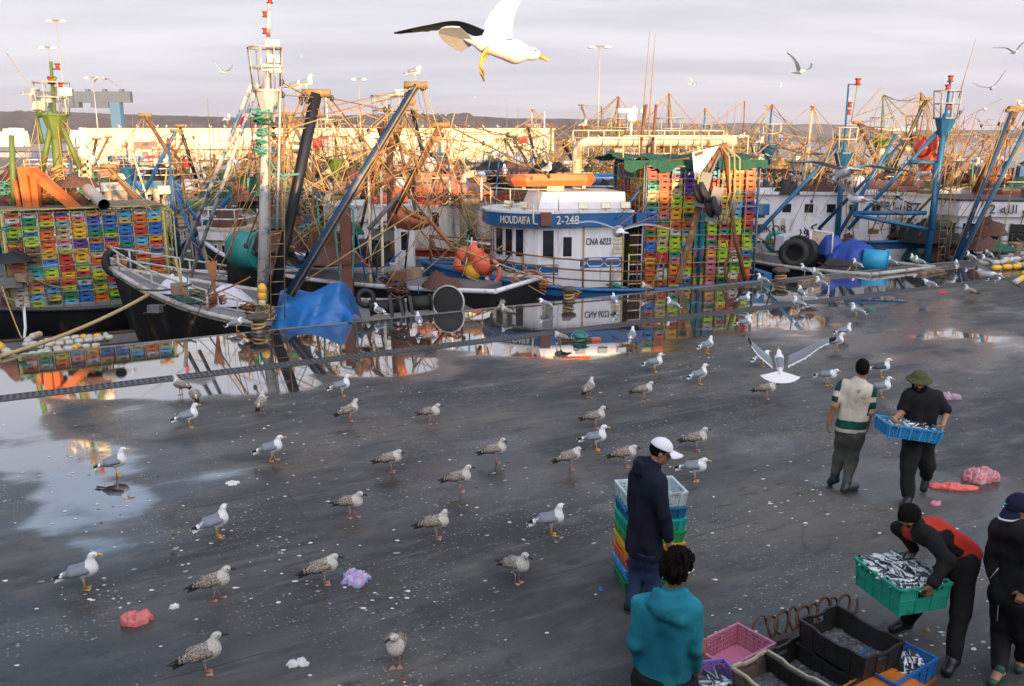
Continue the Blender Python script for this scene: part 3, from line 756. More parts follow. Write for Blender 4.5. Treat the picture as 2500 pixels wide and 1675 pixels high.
def boom(t, a, b, r=.12, mat=None, tip=True, name="boom", world=True, r2=None, edge=None):
    mb = MB(); a, b = V(a), V(b); d = (b - a).normalized()
    mb.tube([a, b], [r, r2 or r * .8], 8)
    if edge: x, y = frame_from(d); mb.tube([a - y * r * 1.05, b - y * r * .85], r * .22, 5, 1); mb.tube([a + x * r, b + x * r * .85], r * .2, 5, 1)
    if tip:
        x, y = frame_from(d); h = V((1, .1, 0)).normalized()
        mb.tube([b - h * r * 2.6, b + h * r * 2.6], r * .75, 8, 1); mb.lathe([(r * .2, -.03), (r * 1.1, -.03), (r * 1.1, .03), (r * .2, .03)], b - d * .25 - V((0, 0, r * 1.6)), 10, 1, axis='Y')
    return mb.build(name, [mat or BLUE, WIRE if edge or tip else (mat or BLUE)], t, world=world)
def line(t, a, b, r=.017, s=0., mat=None, name="rigging_line", world=True, n=6):
    return MB().tube(sag(a, b, s, n if s else 1), r * .74, 5).build(name, mat or WIRE, t, world=world)
def tackle(t, a, b, k=3, gap=.07, r=.013, mat=None):
    """block and tackle: k parallel falls and a block at each end"""
    a, b = V(a), V(b); x, y = frame_from(b - a); mb = MB()
    for i in range(k): o = x * gap * (i - (k - 1) / 2); mb.tube([a + o, b + o], r * .74, 4)
    for p in (a, b): mb.ball(p, .06, 8, 1, (1, .6, 1.3))
    return mb.build("tackle", [mat or ROPE, DSTEEL], t, world=True)
def rope_heap(t, c, rad, n, mat, r=.018, h=.25, name="rope_heap", world=True, seed=1, flat=1.):
    rn = random.Random(seed); mb = MB(); c = V(c)
    for _ in range(n):
        o = V((rn.gauss(0, rad * .25), rn.gauss(0, rad * .25) * flat, rn.uniform(0, h))); R_ = rad * rn.uniform(.4, .8); tl = V((rn.uniform(-.5, .5), rn.uniform(-.5, .5), 1)).normalized(); x, y = frame_from(tl)
        pts = []
        for k in range(12):
            a = 2 * math.pi * k / 12; w = 1 + .25 * math.sin(3 * a + rn.random() * 6)
            pts.append(c + o + (x * math.cos(a) + y * math.sin(a) * flat) * R_ * w)
        mb.tube(pts, r, 5, closed=True)
    o = mb.build(name, mat, t, world=world); return o
def heap(t, c, rx, ry, h, mat, name="net_heap", seed=0., world=True, rz=0., rough=.35, n=26, p=2.2, sc=1.3):
    c = V(c); mb = MB(); cs, sn = math.cos(rz), math.sin(rz)
    def fn(a, b):
        an = 2 * math.pi * a; q = b
        w = 1 + .22 * fbm(math.cos(an) * 1.5, math.sin(an) * 1.5, seed + 3)
        x, y = rx * q * math.cos(an) * w, ry * q * math.sin(an) * w
        z = h * max(0, (1 - q ** p)) * (1 + rough * fbm(x * sc / rx * 2, y * sc / ry * 2, seed, 5))
        return c + V((x * cs - y * sn, x * sn + y * cs, max(0, z)))
    mb.grid(fn, n + 1, n // 2 + 1, flip=False)
    return mb.build(name, mat, t, world=world)
def tyre(mb, c, r, ax, m=0):
    ax = V(ax).normalized(); x, y = frame_from(ax); c = V(c)
    mb.tube([c + (x * math.cos(2 * math.pi * k / 18) + y * math.sin(2 * math.pi * k / 18)) * r for k in range(18)], r * .36, 8, m, closed=True)
def drum(t, a, b, r, mat, fl=1.7, name="net_drum", fm=None, world=True):
    a, b = V(a), V(b); d = (b - a); mb = MB(); mb.tube([a, b], r, 14)
    for p in (a, b): mb.tube([p - d.normalized() * .025, p + d.normalized() * .025], r * fl, 18, 1)
    return mb.build(name, [mat, fm or mat], t, world=world)
def radar(t, p, mat=None, h=.9, bar=1.3, ang=.3, name="radar", world=True):
    mb = MB(); p = V(p); mb.tube([p, p + V((0, 0, h))], .05, 6); mb.lathe([(.16, h), (.2, h + .05), (.2, h + .25), (.12, h + .3)], p, 10)
    d = V((math.cos(ang), math.sin(ang), 0)) * bar / 2; mb.beam(p - d + V((0, 0, h + .38)), p + d + V((0, 0, h + .38)), .12, .14)
    return mb.build(name, mat or WHITE, t, world=world)

# ================================================================== fish crates
CRC = {"yellow": (.80, .45, .02), "orange": (.72, .16, .02), "red": (.55, .045, .035), "blue": (.03, .16, .48), "light blue": (.12, .42, .62), "green": (.02, .22, .075), "lime": (.42, .60, .03),
       "teal": (.015, .34, .26), "white": (.62, .60, .54), "pink": (.66, .20, .25), "brown": (.22, .11, .05), "purple": (.13, .06, .30), "cream": (.62, .50, .25), "dark green": (.02, .10, .06)}
CRM = {k: M("crate_" + k.replace(' ', '_'), tuple(x * .92 for x in c), .5, 0, .3, 3., bump=.08, dirt=tuple(x * .4 + .02 for x in c), dirt_amt=.5) for k, c in CRC.items()}
def rack_crate_mesh(w=.39, d=.5, h=.134):
    """shallow stacking crate, seen end on: proud lip, recessed wall with a hand slot, ribs"""
    mb = MB(); t_ = .016; i_ = .022; lip = .030; mb.box(-w / 2 + i_, -d / 2 + i_, 0, w / 2 - i_, d / 2 - i_, t_)
    X, Y = w / 2 - i_, d / 2 - i_; sw, z0, z1 = .075, h * .40, h * .66
    for x0, x1, za, zb in ((-X, -sw, t_, h - lip), (sw, X, t_, h - lip), (-sw, sw, t_, z0), (-sw, sw, z1, h - lip)): mb.box(x0, -Y, za, x1, -Y + t_, zb)
    mb.box(-X, Y - t_, t_, X, Y, h - lip); mb.box(-X, -Y + t_, t_, -X + t_, Y - t_, h - lip); mb.box(X - t_, -Y + t_, t_, X, Y - t_, h - lip)
    W_, D_ = w / 2, d / 2
    mb.box(-W_, -D_, h - lip, W_, -D_ + .03, h); mb.box(-W_, D_ - .03, h - lip, W_, D_, h); mb.box(-W_, -D_ + .03, h - lip, -W_ + .03, D_ - .03, h); mb.box(W_ - .03, -D_ + .03, h - lip, W_, D_ - .03, h)
    for x in (-W_ + .03, -.115, .115, W_ - .03): mb.box(x - .011, -D_ + .006, .004, x + .011, -Y, h - lip)
    return mb
N_CRATES = 0
# ================================================================== boat with the blue banded white wheelhouse (CNA)
def W(u, v, Y): return PY(u, v, Y)
def boat_thing(label, x, y, rz, group="fishing boats moored in the harbour"):
    return thing("fishing_boat", label, "fishing boat", (x, y, WATER), R(rz), group)
def loc(t, p): return wmat(t).inverted() @ V(p)

bC = boat_thing("white fishing boat with blue name band, orange raft on roof, crate rack aft", 3.0, 30.45, 190)
pC = hull(bC, 11.0, 4.6, 1.15, .75, .12, hm=NAVY, sm=BLUE, gm=BLUE, dm=DECK, bul=.25)
# local frame: x to the bow (left in view), +y is the side facing the camera
Z0 = 1.2
poly = [(-.35, 1.75), (-.35, -1.75), (2.3, -1.75), (3.2, -1.25), (3.7, -.5), (3.7, .5), (3.2, 1.25), (2.5, 1.75)]
poly = poly[::-1]
wh = house(bC, poly, Z0, Z0 + 2.02, WHITE, band=BLUE, band_h=.42, roof=WHITE, roof_over=.30, roof_t=.07)
mbx = MB(); mbx.box(-1.0, -1.7, Z0 + 2.03, -.66, 2.08, Z0 + 2.43); mbx.build("awning_band", BLUE, bC)
cab = [(3.7, .5), (3.2, 1.25), (2.5, 1.75)]
for (a, b), n in ((((3.7, -.5), (3.7, .5)), 2), (((3.7, .5), (3.2, 1.25)), 2), (((3.2, 1.25), (2.45, 1.72)), 2)):
    wall_windows(wh, b, a, n, Z0 + .98, Z0 + 1.94, .88)
window(wh, (2.40, 1.75), (1.95, 1.75), Z0 + .98, Z0 + 1.94, (0, 1))
# door with its own square window
db = MB(); db.box(1.12, 1.75, Z0 + .02, 1.84, 1.79, Z0 + 1.94); dr = db.build("door", WHITE, bC)
window(dr, (1.74, 1.79), (1.36, 1.79), Z0 + 1.0, Z0 + 1.72, (0, 1))
mbx = MB()
for x in (1.0, -.33): mbx = MB(); mbx.box(x - .025, 1.75, Z0, x + .025, 1.785, Z0 + 2.0); mbx.build("wall_seam", M("seam_ochre", (.40, .27, .10), .7), wh)
# slatted vent
vb = MB()
for k in range(5): vb.beam((-.28, 1.77, Z0 + 1.15 + k * .15), (.0, 1.77, Z0 + 1.15 + k * .15), .03, .09)
vb.build("vent", CREAM, wh)
# blue stripe with white lattice pattern along the side and round the front
sb = MB(); zc = Z0 + .82; pts = [(-.3, 1.757), (.9, 1.757)]
def strip(a, b, z0, z1, off, m=0):
    a = V((*a, 0)); b = V((*b, 0)); n = V((-(b - a).y, (b - a).x, 0)).normalized() * -1
    if n.y < -.2 and n.x < .5: n = -n
    q = [a + n * off + V((0, 0, z0[0])), b + n * off + V((0, 0, z0[1])), b + n * off + V((0, 0, z1[1])), a + n * off + V((0, 0, z1[0]))]
    q2 = [p + n * .008 for p in q]
    sb.hexa([q[0], q[1], q2[1], q2[0], q[3], q[2], q2[2], q2[3]], m)
path = [(-.3, 1.752, .82), (.9, 1.752, .82), (1.7, 1.752, .62), (2.5, 1.752, .62), (3.2, 1.25, .66), (3.7, .5, .70), (3.7, -.5, .72)]
for i in range(len(path) - 1):
    if i == 1: pass
    (x0, y0, h0), (x1, y1, h1) = path[i], path[i + 1]
    a, b = V((x0, y0, 0)), V((x1, y1, 0)); d = b - a; nr = V((-d.y, d.x, 0)).normalized()
    if nr.dot(V((x0 - 1.5, y0, 0))) < 0: nr = -nr
    def seg(qa, qb, za0, za1, zb0, zb1, o0, o1, m):
        pa, pb = a + d * qa, a + d * qb
        c = [pa + nr * o0 + V((0, 0, za0)), pb + nr * o0 + V((0, 0, zb0)), pb + nr * o1 + V((0, 0, zb0)), pa + nr * o1 + V((0, 0, za0)),
             pa + nr * o0 + V((0, 0, za1)), pb + nr * o0 + V((0, 0, zb1)), pb + nr * o1 + V((0, 0, zb1)), pa + nr * o1 + V((0, 0, za1))]
        sb.hexa(c, m)
    hh = .17; seg(0, 1, Z0 + h0 - hh, Z0 + h0 + hh, Z0 + h1 - hh, Z0 + h1 + hh, .001, .01, 0)
    K = max(1, int(d.length / .42))
    for k in range(K):
        for s_ in (1, -1):
            for (q0, q1, w0, w1) in ((.02, .18, 0, .7), (.18, .82, .7, .7), (.82, .98, .7, 0)):
                qa, qb = (k + q0) / K, (k + q1) / K; za = Z0 + h0 + (h1 - h0) * qa + s_ * hh * w0; zb = Z0 + h0 + (h1 - h0) * qb + s_ * hh * w1
                seg(qa, qb, za - .018, za + .018, zb - .018, zb + .018, .011, .016, 1)
sb.build("painted_stripe", [BLUE, WHITE], wh)
xd = wmat(bC).to_3x3() @ V((-1, 0, 0))
def wl(x, y, z): return wmat(bC) @ V((x, y, z))
lettering("CNA 6023", .31, INK, wh, wl(.50, 1.765, Z0 + 1.5), xd, sx=.62)
lettering("2-248", .38, INKC, wh, wl(1.62, 2.105, Z0 + 2.23), xd, sx=.85)
lettering("HOUDAIFA", .34, INKC, wh, wl(3.25, 1.72, Z0 + 2.23), (wmat(bC).to_3x3() @ V((-.82, .60, 0))), sx=.62)
# upper works: white canvas box, name lamp box, life raft, lamps
ub = MB(); ub.prism([(2.4, -1.3), (2.75, 0), (2.4, 1.2), (-.5, 1.45), (-.5, -1.45)][::-1], Z0 + 2.52, Z0 + 3.06, top=[(2.2, -1.1), (2.5, 0), (2.2, 1.0), (-.5, 1.25), (-.5, -1.25)][::-1])
ub.build("canvas_dodger", M("white_canvas", (.66, .63, .63), .7, 0, .12, 2., bump=.5, bscale=3, dirt=(.42, .38, .34), dirt_amt=.35), bC)
mbx = MB(); mbx.tube([wl(x, y, Z0 + 3.2) for x, y in ((3.85, -.5), (3.85, .5), (3.35, 1.4), (2.55, 1.95), (1.9, 2.0))], .018, 5)
for x, y in ((3.85, .5), (3.35, 1.4), (2.55, 1.95), (1.9, 2.0)): mbx.tube([wl(x, y, Z0 + 2.45), wl(x, y, Z0 + 3.2)], .02, 5)
mbx.build("roof_railing", CREAM, bC, world=True)
for x, y in ((1.1, 2.0), (.35, 2.0), (-.3, 2.0), (2.9, 1.35), (3.3, .7)):
    lb = MB(); lamp_block(lb, wl(x, y, Z0 + 2.68), .26, xd.cross(V((0, 0, 1))) * (1 if y > 1.6 else .6) + V((-.5 if y < 1.6 else -.1, 0, .25))); lb.build("floodlight", [CREAM, LAMPW], bC, world=True)
nb = MB(); nb.box(2.16, 1.98, Z0 + 2.08, 2.5, 2.16, Z0 + 2.5); nb.build("port_lantern", BROWN, bC)
hb_ = MB(); hb_.tube([wl(2.72, 2.02, Z0 + 2.75), wl(2.72, 2.02, Z0 + 2.15), wl(2.58, 2.06, Z0 + 2.12)], .035, 6); hb_.build("air_horn", CREAM, bC, world=True)
# open life raft, an orange octagonal tub on a cradle
lr = thing("life_raft", "orange open life raft strapped on the white wheelhouse roof", "life raft", wl(1.75, .1, Z0 + 3.24), R(196))
mbx = MB(); a8 = [(1.35, .32), (1.0, .62), (-1.0, .62), (-1.35, .32), (-1.35, -.32), (-1.0, -.62), (1.0, -.62), (1.35, -.32)]
def ringpts(k, z): return [V((x * k, y * (k if k > .99 else k - .12), z)) for x, y in a8]
for i in range(8):
    j = (i + 1) % 8
    o0, o1, i0, i1 = ringpts(1, 0), ringpts(1.04, .36), ringpts(.82, 0), ringpts(.80, .36); om, = [ringpts(1.10, .18)]
    mbx.add([o0[i], o0[j], om[j], om[i]], [(0, 1, 2, 3)]); mbx.add([om[i], om[j], o1[j], o1[i]], [(0, 1, 2, 3)])
    mbx.add([o1[i], o1[j], i1[j], i1[i]], [(0, 1, 2, 3)]); mbx.add([i1[i], i1[j], i0[j], i0[i]], [(0, 1, 2, 3)]); mbx.add([o0[j], o0[i], i0[i], i0[j]], [(0, 1, 2, 3)])
mbx.build("buoyant_tube", ORANGE, lr)
mbx = MB()
for x in (-1, -.33, .33, 1.): mbx.box(x - .05, -.5, .1, x + .05, .5, .14)
mbx.build("slats", BROWN, lr)
mbx = MB(); mbx.box(-.3, -.55, -.16, .3, .55, -.005); mbx.box(-1.1, -.4, -.1, -1.0, .4, -.005); mbx.box(1.0, -.4, -.1, 1.1, .4, -.005); mbx.build("cradle", CREAM, lr)
# side railing along the deck edge (rusty), bow railing
gp = [pC(q, 1, 1) for q in (.36, .44, .52, .60, .68, .76, .84, .92, .98)]
rail(bC, gp, .95, (.33, .66, 1.), .028, RUST, "deck_railing")
rail(bC, [pC(q, 1, -1) for q in (.5, .6, .7, .8, .9, .98)], .95, (.5, 1.), .026, RUST, "deck_railing")
# buoys and life ring at the front
by = MB()
for i, (x, y, z, r_, m) in enumerate(((4.45, 1.1, 2.35, .30, 0), (4.75, .8, 2.2, .32, 0), (4.25, 1.25, 2.0, .36, 0), (4.5, 1.05, 1.75, .33, 1), (4.9, .9, 1.95, .26, 0))):
    o = MB(); o.ball((0, 0, 0), r_, 12, 0, (1, 1, 1.08)); o.lathe([(r_ * .2, r_ * .98), (r_ * .12, r_ * 1.12)], n=8, m=0)
    o = o.build("float_buoy", [BUOYY if m else BUOYO], None); setm(o, Matrix.Translation(wl(x, y, z)) @ Matrix.Rotation(.5 * i, 4, 'X'))
    tag(o, ["orange float buoy hanging topmost at the front of the blue banded boat", "large orange buoy at the back of the bunch by the life ring", "biggest orange buoy in front of the bunch by the life ring",
            "yellow buoy lowest in the bunch by the life ring", "small orange buoy leftmost in the bunch by the life ring"][i], "buoy", "buoys hung at the bow")
lrb = MB(); cc = wl(3.95, 1.5, 1.75); lrb.tube([cc + V((.22 * math.cos(a), -.1 * math.cos(a), .36 * math.sin(a))) for a in [2 * math.pi * k / 20 for k in range(20)]], .075, 8, closed=True)
for k in (2, 7, 12, 17):
    a = 2 * math.pi * k / 20; p = cc + V((.22 * math.cos(a), -.1 * math.cos(a), .36 * math.sin(a))); tdir = V((-.22 * math.sin(a), .1 * math.sin(a), .36 * math.cos(a))).normalized(); lrb.tube([p - tdir * .04, p + tdir * .04], .08, 8, 1)
o = lrb.build("life_ring", [BUOYO, WHITE]); centre_origin(o); tag(o, "orange life ring with white bands on the railing of the blue banded boat", "life ring")
# rust coloured coils on the rail, and lines
rope_heap(bC, wl(2.55, 2.25, 1.25), .34, 9, OROPE, .022, .3, "rope_coil", seed=3); rope_heap(bC, wl(1.5, 2.35, 1.0), .28, 9, OROPE, .02, .2, "rope_coil", seed=4)
cl = MB(); pp = [wl(3.0, 2.3, 1.6) + V((math.cos(a) * .5, 0, math.sin(a) * .28 * (1 + .4 * math.cos(a)))) for a in [2 * math.pi * k / 16 for k in range(16)]]; cl.tube(pp, .035, 6, closed=True); cl.tube([p + V((.12, .03, -.1)) for p in pp], .03, 6, closed=True); cl.build("hose_loop", OROPE, bC, world=True)
rope_heap(bC, wl(-.05, 2.1, 1.2), .3, 6, TROPE, .018, .12, "rope_coil", seed=5)
# ---- crate rack aft: posts and bars, green net canopy on top
RX0, RX1, RY0, RY1, RZ0, RZ1 = -4.95, -1.05, -1.7, 1.72, 1.02, 5.15
NCX = 9
def rackbars(t, x0, x1, y, z0, z1, nx, nz, mat, r=.022):
    mb = MB()
    for i in range(nx + 1): x = x0 + (x1 - x0) * i / nx; mb.tube([(x, y, z0), (x, y, z1)], r, 5)
    for k in range(nz + 1): z = z0 + (z1 - z0) * k / nz; mb.tube([(x0, y, z), (x1, y, z)], r, 5)
    return mb.build("rack_bars", mat, t)
rk = MB()
for x in (RX0, (RX0 + RX1) / 2, RX1):
    for y in (RY0, RY1): rk.tube([(x, y, RZ0 - .2), (x, y, RZ1 + .12)], .05, 7)
for y in (RY0, RY1): rk.tube([(RX0, y, RZ1 + .05), (RX1, y, RZ1 + .05)], .05, 7)
for x in (RX0, RX1): rk.tube([(x, RY0, RZ1 + .05), (x, RY1, RZ1 + .05)], .05, 7)
rk.build("crate_rack", BLUE, bC); rackbars(bC, RX0, RX1, RY1 + .06, RZ0, RZ1, 9, 9, RACKP, .015)
rb2 = MB()
for i in range(9): rb2.tube([(RX1 + .06, RY0 + (RY1 - RY0) * i / 8, RZ0), (RX1 + .06, RY0 + (RY1 - RY0) * i / 8, RZ1)], .02, 5)
for k in range(10): rb2.tube([(RX1 + .06, RY0, RZ0 + (RZ1 - RZ0) * k / 9), (RX1 + .06, RY1, RZ0 + (RZ1 - RZ0) * k / 9)], .014, 5)
rb2.build("rack_bars", RACKP, bC)
gn = MB(); gn.grid(lambda a, b: (RX0 - .2 + (RX1 - RX0 + 1.0) * a, RY0 - .1 + (RY1 - RY0 + .25) * b, RZ1 + .14 + .12 * math.sin(math.pi * b) + .16 * fbm(a * 6, b * 3, 5.)), 30, 16, smooth=True); gn.build("net_canopy", GNET, bC)
gv = MB(); gv.grid(lambda a, b: (RX0 - .2 + (RX1 - RX0 + 1.0) * a, RY1 + .16 + .03 * math.sin(a * 40), RZ1 + .14 - (.28 + .22 * fbm(a * 9, 1, 2.)) * b), 40, 4); gv.build("net_fringe", GNET, bC)
CRATES = []                                          # (matrix, colour, label) of every rack crate
RNC = random.Random(21); CN = list(CRC)
WT = [8, 7, 6, 3, 3, 3, 4, 2, 2, 3, 3, 1, 3, 2]
def fill_rack(t, x0, x1, y, z0, z1, nx, nz, face_rot, where, along='x', d=.5):
    out = []
    for i in range(nx):
        pre = None
        for k in range(nz):
            c = pre if (pre and RNC.random() < .33) else RNC.choices(CN, WT)[0]; pre = c
            f = (i + .5) / nx
            p = V((x0 + (x1 - x0) * f, y, z0 + (z1 - z0) * k / nz)) if along == 'x' else V((y, x0 + (x1 - x0) * f, z0 + (z1 - z0) * k / nz))
            sx = abs(x1 - x0) / nx / .43; sz = (z1 - z0) / nz / .137
            m = wmat(t) @ Matrix.Translation(p + V((RNC.uniform(-.012, .012), RNC.uniform(-.03, .03), 0))) @ Matrix.Rotation(face_rot + RNC.uniform(-.03, .03), 4, 'Z') @ Matrix.Diagonal((sx, d / .5, sz, 1))
            out.append((m, c, f"{c} crate, column {i + 1} from left, row {nz - k} from top, {where}"))
    return out
nzr = 22
right_front = fill_rack(bC, RX1 - .05, RX0 + .05, RY1 - .3, RZ0, RZ1 - .1, 9, nzr, math.pi, "tall right rack front")
right_side = fill_rack(bC, RY0 + .1, RY1 - .5, RX1 - .3, RZ0, RZ1 - .1, 6, nzr, math.pi / 2, "shaded side of right rack", along='y')
# big pale pipe and railing over the rack, with masts, whip aerials, radars
pb = MB(); pz = RZ1 + .72
pb.tube([wl(.6, -.9, 3.2), wl(.6, -.9, pz - .35), wl(.5, -.9, pz - .1), wl(.2, -.9, pz), wl(-5.2, -.9, pz)], .17, 12); pb.build("exhaust_pipe", CREAM, bC, world=True)
rail(bC, [wl(x, -1.5, RZ1 + .1) for x in np.linspace(.6, -5, 11)], 1.0, (.5, 1.), .022, CREAM, "top_railing", world=True)
rail(bC, [wl(x, .6, RZ1 + .15) for x in np.linspace(-.6, -5, 9)], .75, (1.,), .028, CREAM, "top_railing", world=True)
pb = MB()
for u0, v0, u1, v1 in ((1578, 390, 1600, 80), (1562, 390, 1586, 75), ): pb.tube([W(u0, v0, 31.6), W((u0 * 2 + u1) / 3, (v0 * 2 + v1) / 3, 31.6), W(u1, v1, 31.6)], [.045, .03, .008], 6)
pb.build("whip_aerial", WIRE, bC, world=True)
boom(bC, W(1557, 405, 31.4), W(1578, 255, 31.4), .06, RUST, False, "aerial_post"); boom(bC, W(1590, 400, 31.4), W(1602, 255, 31.4), .06, RUST, False, "aerial_post")
radar(bC, W(1540, 330, 31.8), h=.45, bar=1.0, ang=.2)
# crane with the two hanging blocks
def poly_beam(t, pts, w, h, mat, name):
    mb = MB()
    for a, b in zip(pts, pts[1:]): mb.beam(a, b, w, h)
    return mb.build(name, mat, t, world=True)
Yc = 28.6
cr = MB(); cr.beam(W(1655, 690, 28.2), W(1738, 392, Yc), .16, .2, 0, .13, .18); cr.beam(W(1738, 392, Yc), W(1768, 358, Yc + .2), .16, .24); cr.tube([W(1768, 358, Yc + .2), W(1782, 480, 28.4), W(1795, 580, 28.3), W(1820, 685, 28.25)], .07, 7)
cr.beam(W(1695, 378, Yc), W(1772, 352, Yc + .2), .2, .1); cr.build("crane_frame", RUST, bC, world=True)
ck = MB(); ck.add([W(1690, 372, Yc - .05), W(1756, 356, Yc - .05), W(1738, 384, Yc - .05), W(1712, 420, Yc - .05), W(1696, 440, Yc - .05)] + [W(1690, 372, Yc + .05), W(1756, 356, Yc + .05), W(1738, 384, Yc + .05), W(1712, 420, Yc + .05), W(1696, 440, Yc + .05)],
      [(0, 1, 2, 3, 4), (9, 8, 7, 6, 5), (0, 5, 6, 1), (1, 6, 7, 2), (2, 7, 8, 3), (3, 8, 9, 4), (4, 9, 5, 0)]); ck.build("gusset_plate", WHITE, bC, world=True)
blk = MB()
for (u, v, s, ax) in ((1715, 470, .34, (.75, -.5, .42)), (1742, 505, .34, (.8, -.5, .3))):
    c = W(u, v, 28.2); x, y = frame_from(V(ax)); T = Matrix.Translation(c) @ V(ax).normalized().to_track_quat('Z', 'Y').to_matrix().to_4x4()
    blk.lathe([(.05, -.16), (s * .9, -.16), (s, -.08), (s * .55, 0), (s, .08), (s * .9, .16), (.05, .16)], (0, 0, 0), 18, 0, T=T)
    blk.beam(c - V((.1, 0, .45)), c + V((.12, 0, .62)), .1, .34, 1)
blk.tube([W(1728, 440, 28.3), W(1758, 372, 28.6)], .04, 6, 1); blk.build("power_block", [RUBBER, GREYP], bC, world=True)
hs = MB()
for k, (u, v) in enumerate(((1762, 358), (1770, 356), (1778, 362))): hs.tube([W(u, v, 28.5), W(u + 18 + 5 * k, v + 25, 28.4), W(u + 20 + 4 * k, v + 110, 28.3), W(u + 4 * k, v + 190, 28.3)], .028, 6)
hs.build("hydraulic_hose", ROPE, bC, world=True)
for (a, b, r_, m_) in (((1000, 475, 27.6), (1100, 600, 27.2), .05, RUST), ((1100, 600, 27.2), (1415, 712, 26.9), .03, ROPE), ((1060, 560, 27.5), (1330, 720, 26.8), .02, ROPE),
                      ((1660, 430, 28.2), (1500, 560, 27.5), .022, OROPE), ((1515, 560, 28.2), (1660, 500, 28.3), .03, OROPE), ((1505, 535, 28.4), (1565, 458, 29.2), .05, BLUE),
                      ((1745, 520, 28.), (1810, 690, 27.9), .02, RUST), ((1480, 405, 29.5), (1690, 385, 28.7), .04, RUST), ((1660, 600, 28.), (1675, 705, 27.9), .015, TROPE), ((1640, 540, 28.), (1590, 710, 27.9), .015, ROPE)):
    line(bC, W(*a), W(*b), r_, .03, m_)
mbx = MB(); p0 = W(1790, 655, 28.5)
for rr in (.42, .36): mbx.tube([p0 + V((rr * .75 * math.cos(a), .1 * math.cos(a), rr * 1.2 * math.sin(a))) for a in [2 * math.pi * k / 20 for k in range(20)]], .03, 6, closed=True)
mbx.build("net_ring", RUST, bC, world=True)
mbx = MB(); mbx.box(-5.5, -2.0, 1.0, -5.2, 2.0, 1.55); mbx.build("stern_block", BLUE, bC)
ldr = MB()
for z in np.linspace(1.3, 2.9, 6): ldr.tube([(-.5, 1.9, z), (-.95, 1.85, z)], .022, 5)
ldr.tube([(-.5, 1.9, 1.1), (-.5, 1.9, 2.3)], .024, 5); ldr.tube([(-.95, 1.85, 1.1), (-.95, 1.85, 3.6)], .024, 5); ldr.build("ladder", CREAM, bC)
# rusty chute (fair lead) at the bow
ch = MB(); f0, f1, f2, f3 = W(965, 465, 27.6), W(962, 540, 27.5), W(1010, 560, 27.4), W(1050, 525, 27.5)
ch.tube([W(975, 452, 27.6), W(966, 480, 27.6), W(964, 525, 27.5), W(978, 555, 27.4)], [.13, .15, .17, .12], 9); ch.tube([W(970, 505, 27.5), W(1000, 520, 27.3), W(1055, 545, 27.2), W(1100, 600, 27.)], [.07, .09, .07, .05], 7)
def chf(a, b): return W(970 + 78 * a, 503 + 36 * a + b * (52 - 40 * a * a), 27.4 - .25 * math.sin(math.pi * b))
ch.grid(chf, 10, 6); ch.grid(lambda a, b: chf(a, b) + V((0, .06, 0)), 10, 6, flip=True); ch.build("net_chute", M("rust_orange_plate", (.38, .10, .035), .6, .1, .3, 4., dirt=(.5, .25, .12), dirt_amt=.35), bC, world=True)
mbx = MB(); mbx.ball(W(977, 449, 27.6), .16, 10); mbx.build("lamp_globe", WHITE, bC, world=True)

# ================================================================== boat with the tall blue and white mast and white bow rail (nearest, left)
bM = boat_thing("black hulled boat with white bow rail and tallest crow's nest mast", -5.6, 24.25, 174)
pM = hull(bM, 10.4, 4.0, 1.2, 1.15, .1, hm=BLACK, sm=M("worn_white_rim", (.36, .33, .31), .7, 0, .3, 3., rust=.45), gm=M("worn_white_cap", (.44, .41, .38), .7, 0, .3, 3., rust=.42), dm=M("pale_wet_deck", (.24, .225, .23), .3, 0, .25, 1.5, rust=.25), bul=.25, band=.05)
rail(bM, [pM(q, 1, 1) for q in (.70, .78, .86, .92, .97, 1.)] + [pM(q, 1, -1) for q in (.97, .92, .86, .78)], .62, (.5, 1.), .03, MATS['worn_white_cap'], "bow_rail", every=2)
rail(bM, [pM(q, 1, 1) for q in (.5, .56, .62, .67)], .55, (.5, 1.), .024, MATS['worn_white_cap'], "side_rail")
wb = lambda x, y, z: wmat(bM) @ V((x, y, z))
MT = W(658, -22, 21.9); MBs = W(640, 775, 21.9)
mast(bM, MBs, MT, .145, M("mast_blue_white", (.46, .43, .40), .5, 0, .2, 2.5, rust=.4, dirt=(.02, .10, .22), dirt_amt=.5), nest=.715, nest_r=.34, split=.70,
     legs=[(W(615, 205, 21.9), W(440, 640, 23.4), .055), (W(630, 205, 21.9), W(470, 660, 23.0), .05)],
     lamps=[(W(665, 108, 21.8), .26, (.25, -1, .1)), (W(667, 143, 21.8), .24, (.25, -1, .1)), (W(671, 168, 21.8), .22, (.25, -1, 0)), (W(650, 165, 21.8), .2, (-.2, -1, 0))],
     beacons=[((*W(647, 42, 21.9)[:2], W(647, 42, 21.9)[2]), .17), ((*W(647, 83, 21.9)[:2], W(647, 83, 21.9)[2]), .17), ((*W(659, 8, 21.9)[:2], W(659, 8, 21.9)[2]), .2)])
for k, (v0, m_) in enumerate(((285, TROPE), (300, GNET), (335, TROPE), (360, TROPE), (380, TROPE))): rope_heap(bM, W(642, v0, 21.8), .26 if k < 2 else .2, 5, m_, .022, .18, "rope_wrap", seed=30 + k)
mbx = MB(); mbx.tube([W(655, 385, 21.8), W(668, 410, 21.8), W(690, 430, 21.8), W(730, 425, 21.8)], .03, 6); mbx.tube([W(650, 390, 21.8), W(662, 425, 21.8), W(700, 440, 21.8)], .025, 6); mbx.build("hanging_rope", TROPE, bM, world=True)
mbx = MB(); mbx.tube([W(684, 212, 21.8), W(684, 250, 21.8), W(680, 420, 21.7), W(676, 560, 21.7)], .035, 6); mbx.build("pipe", STEEL, bM, world=True)
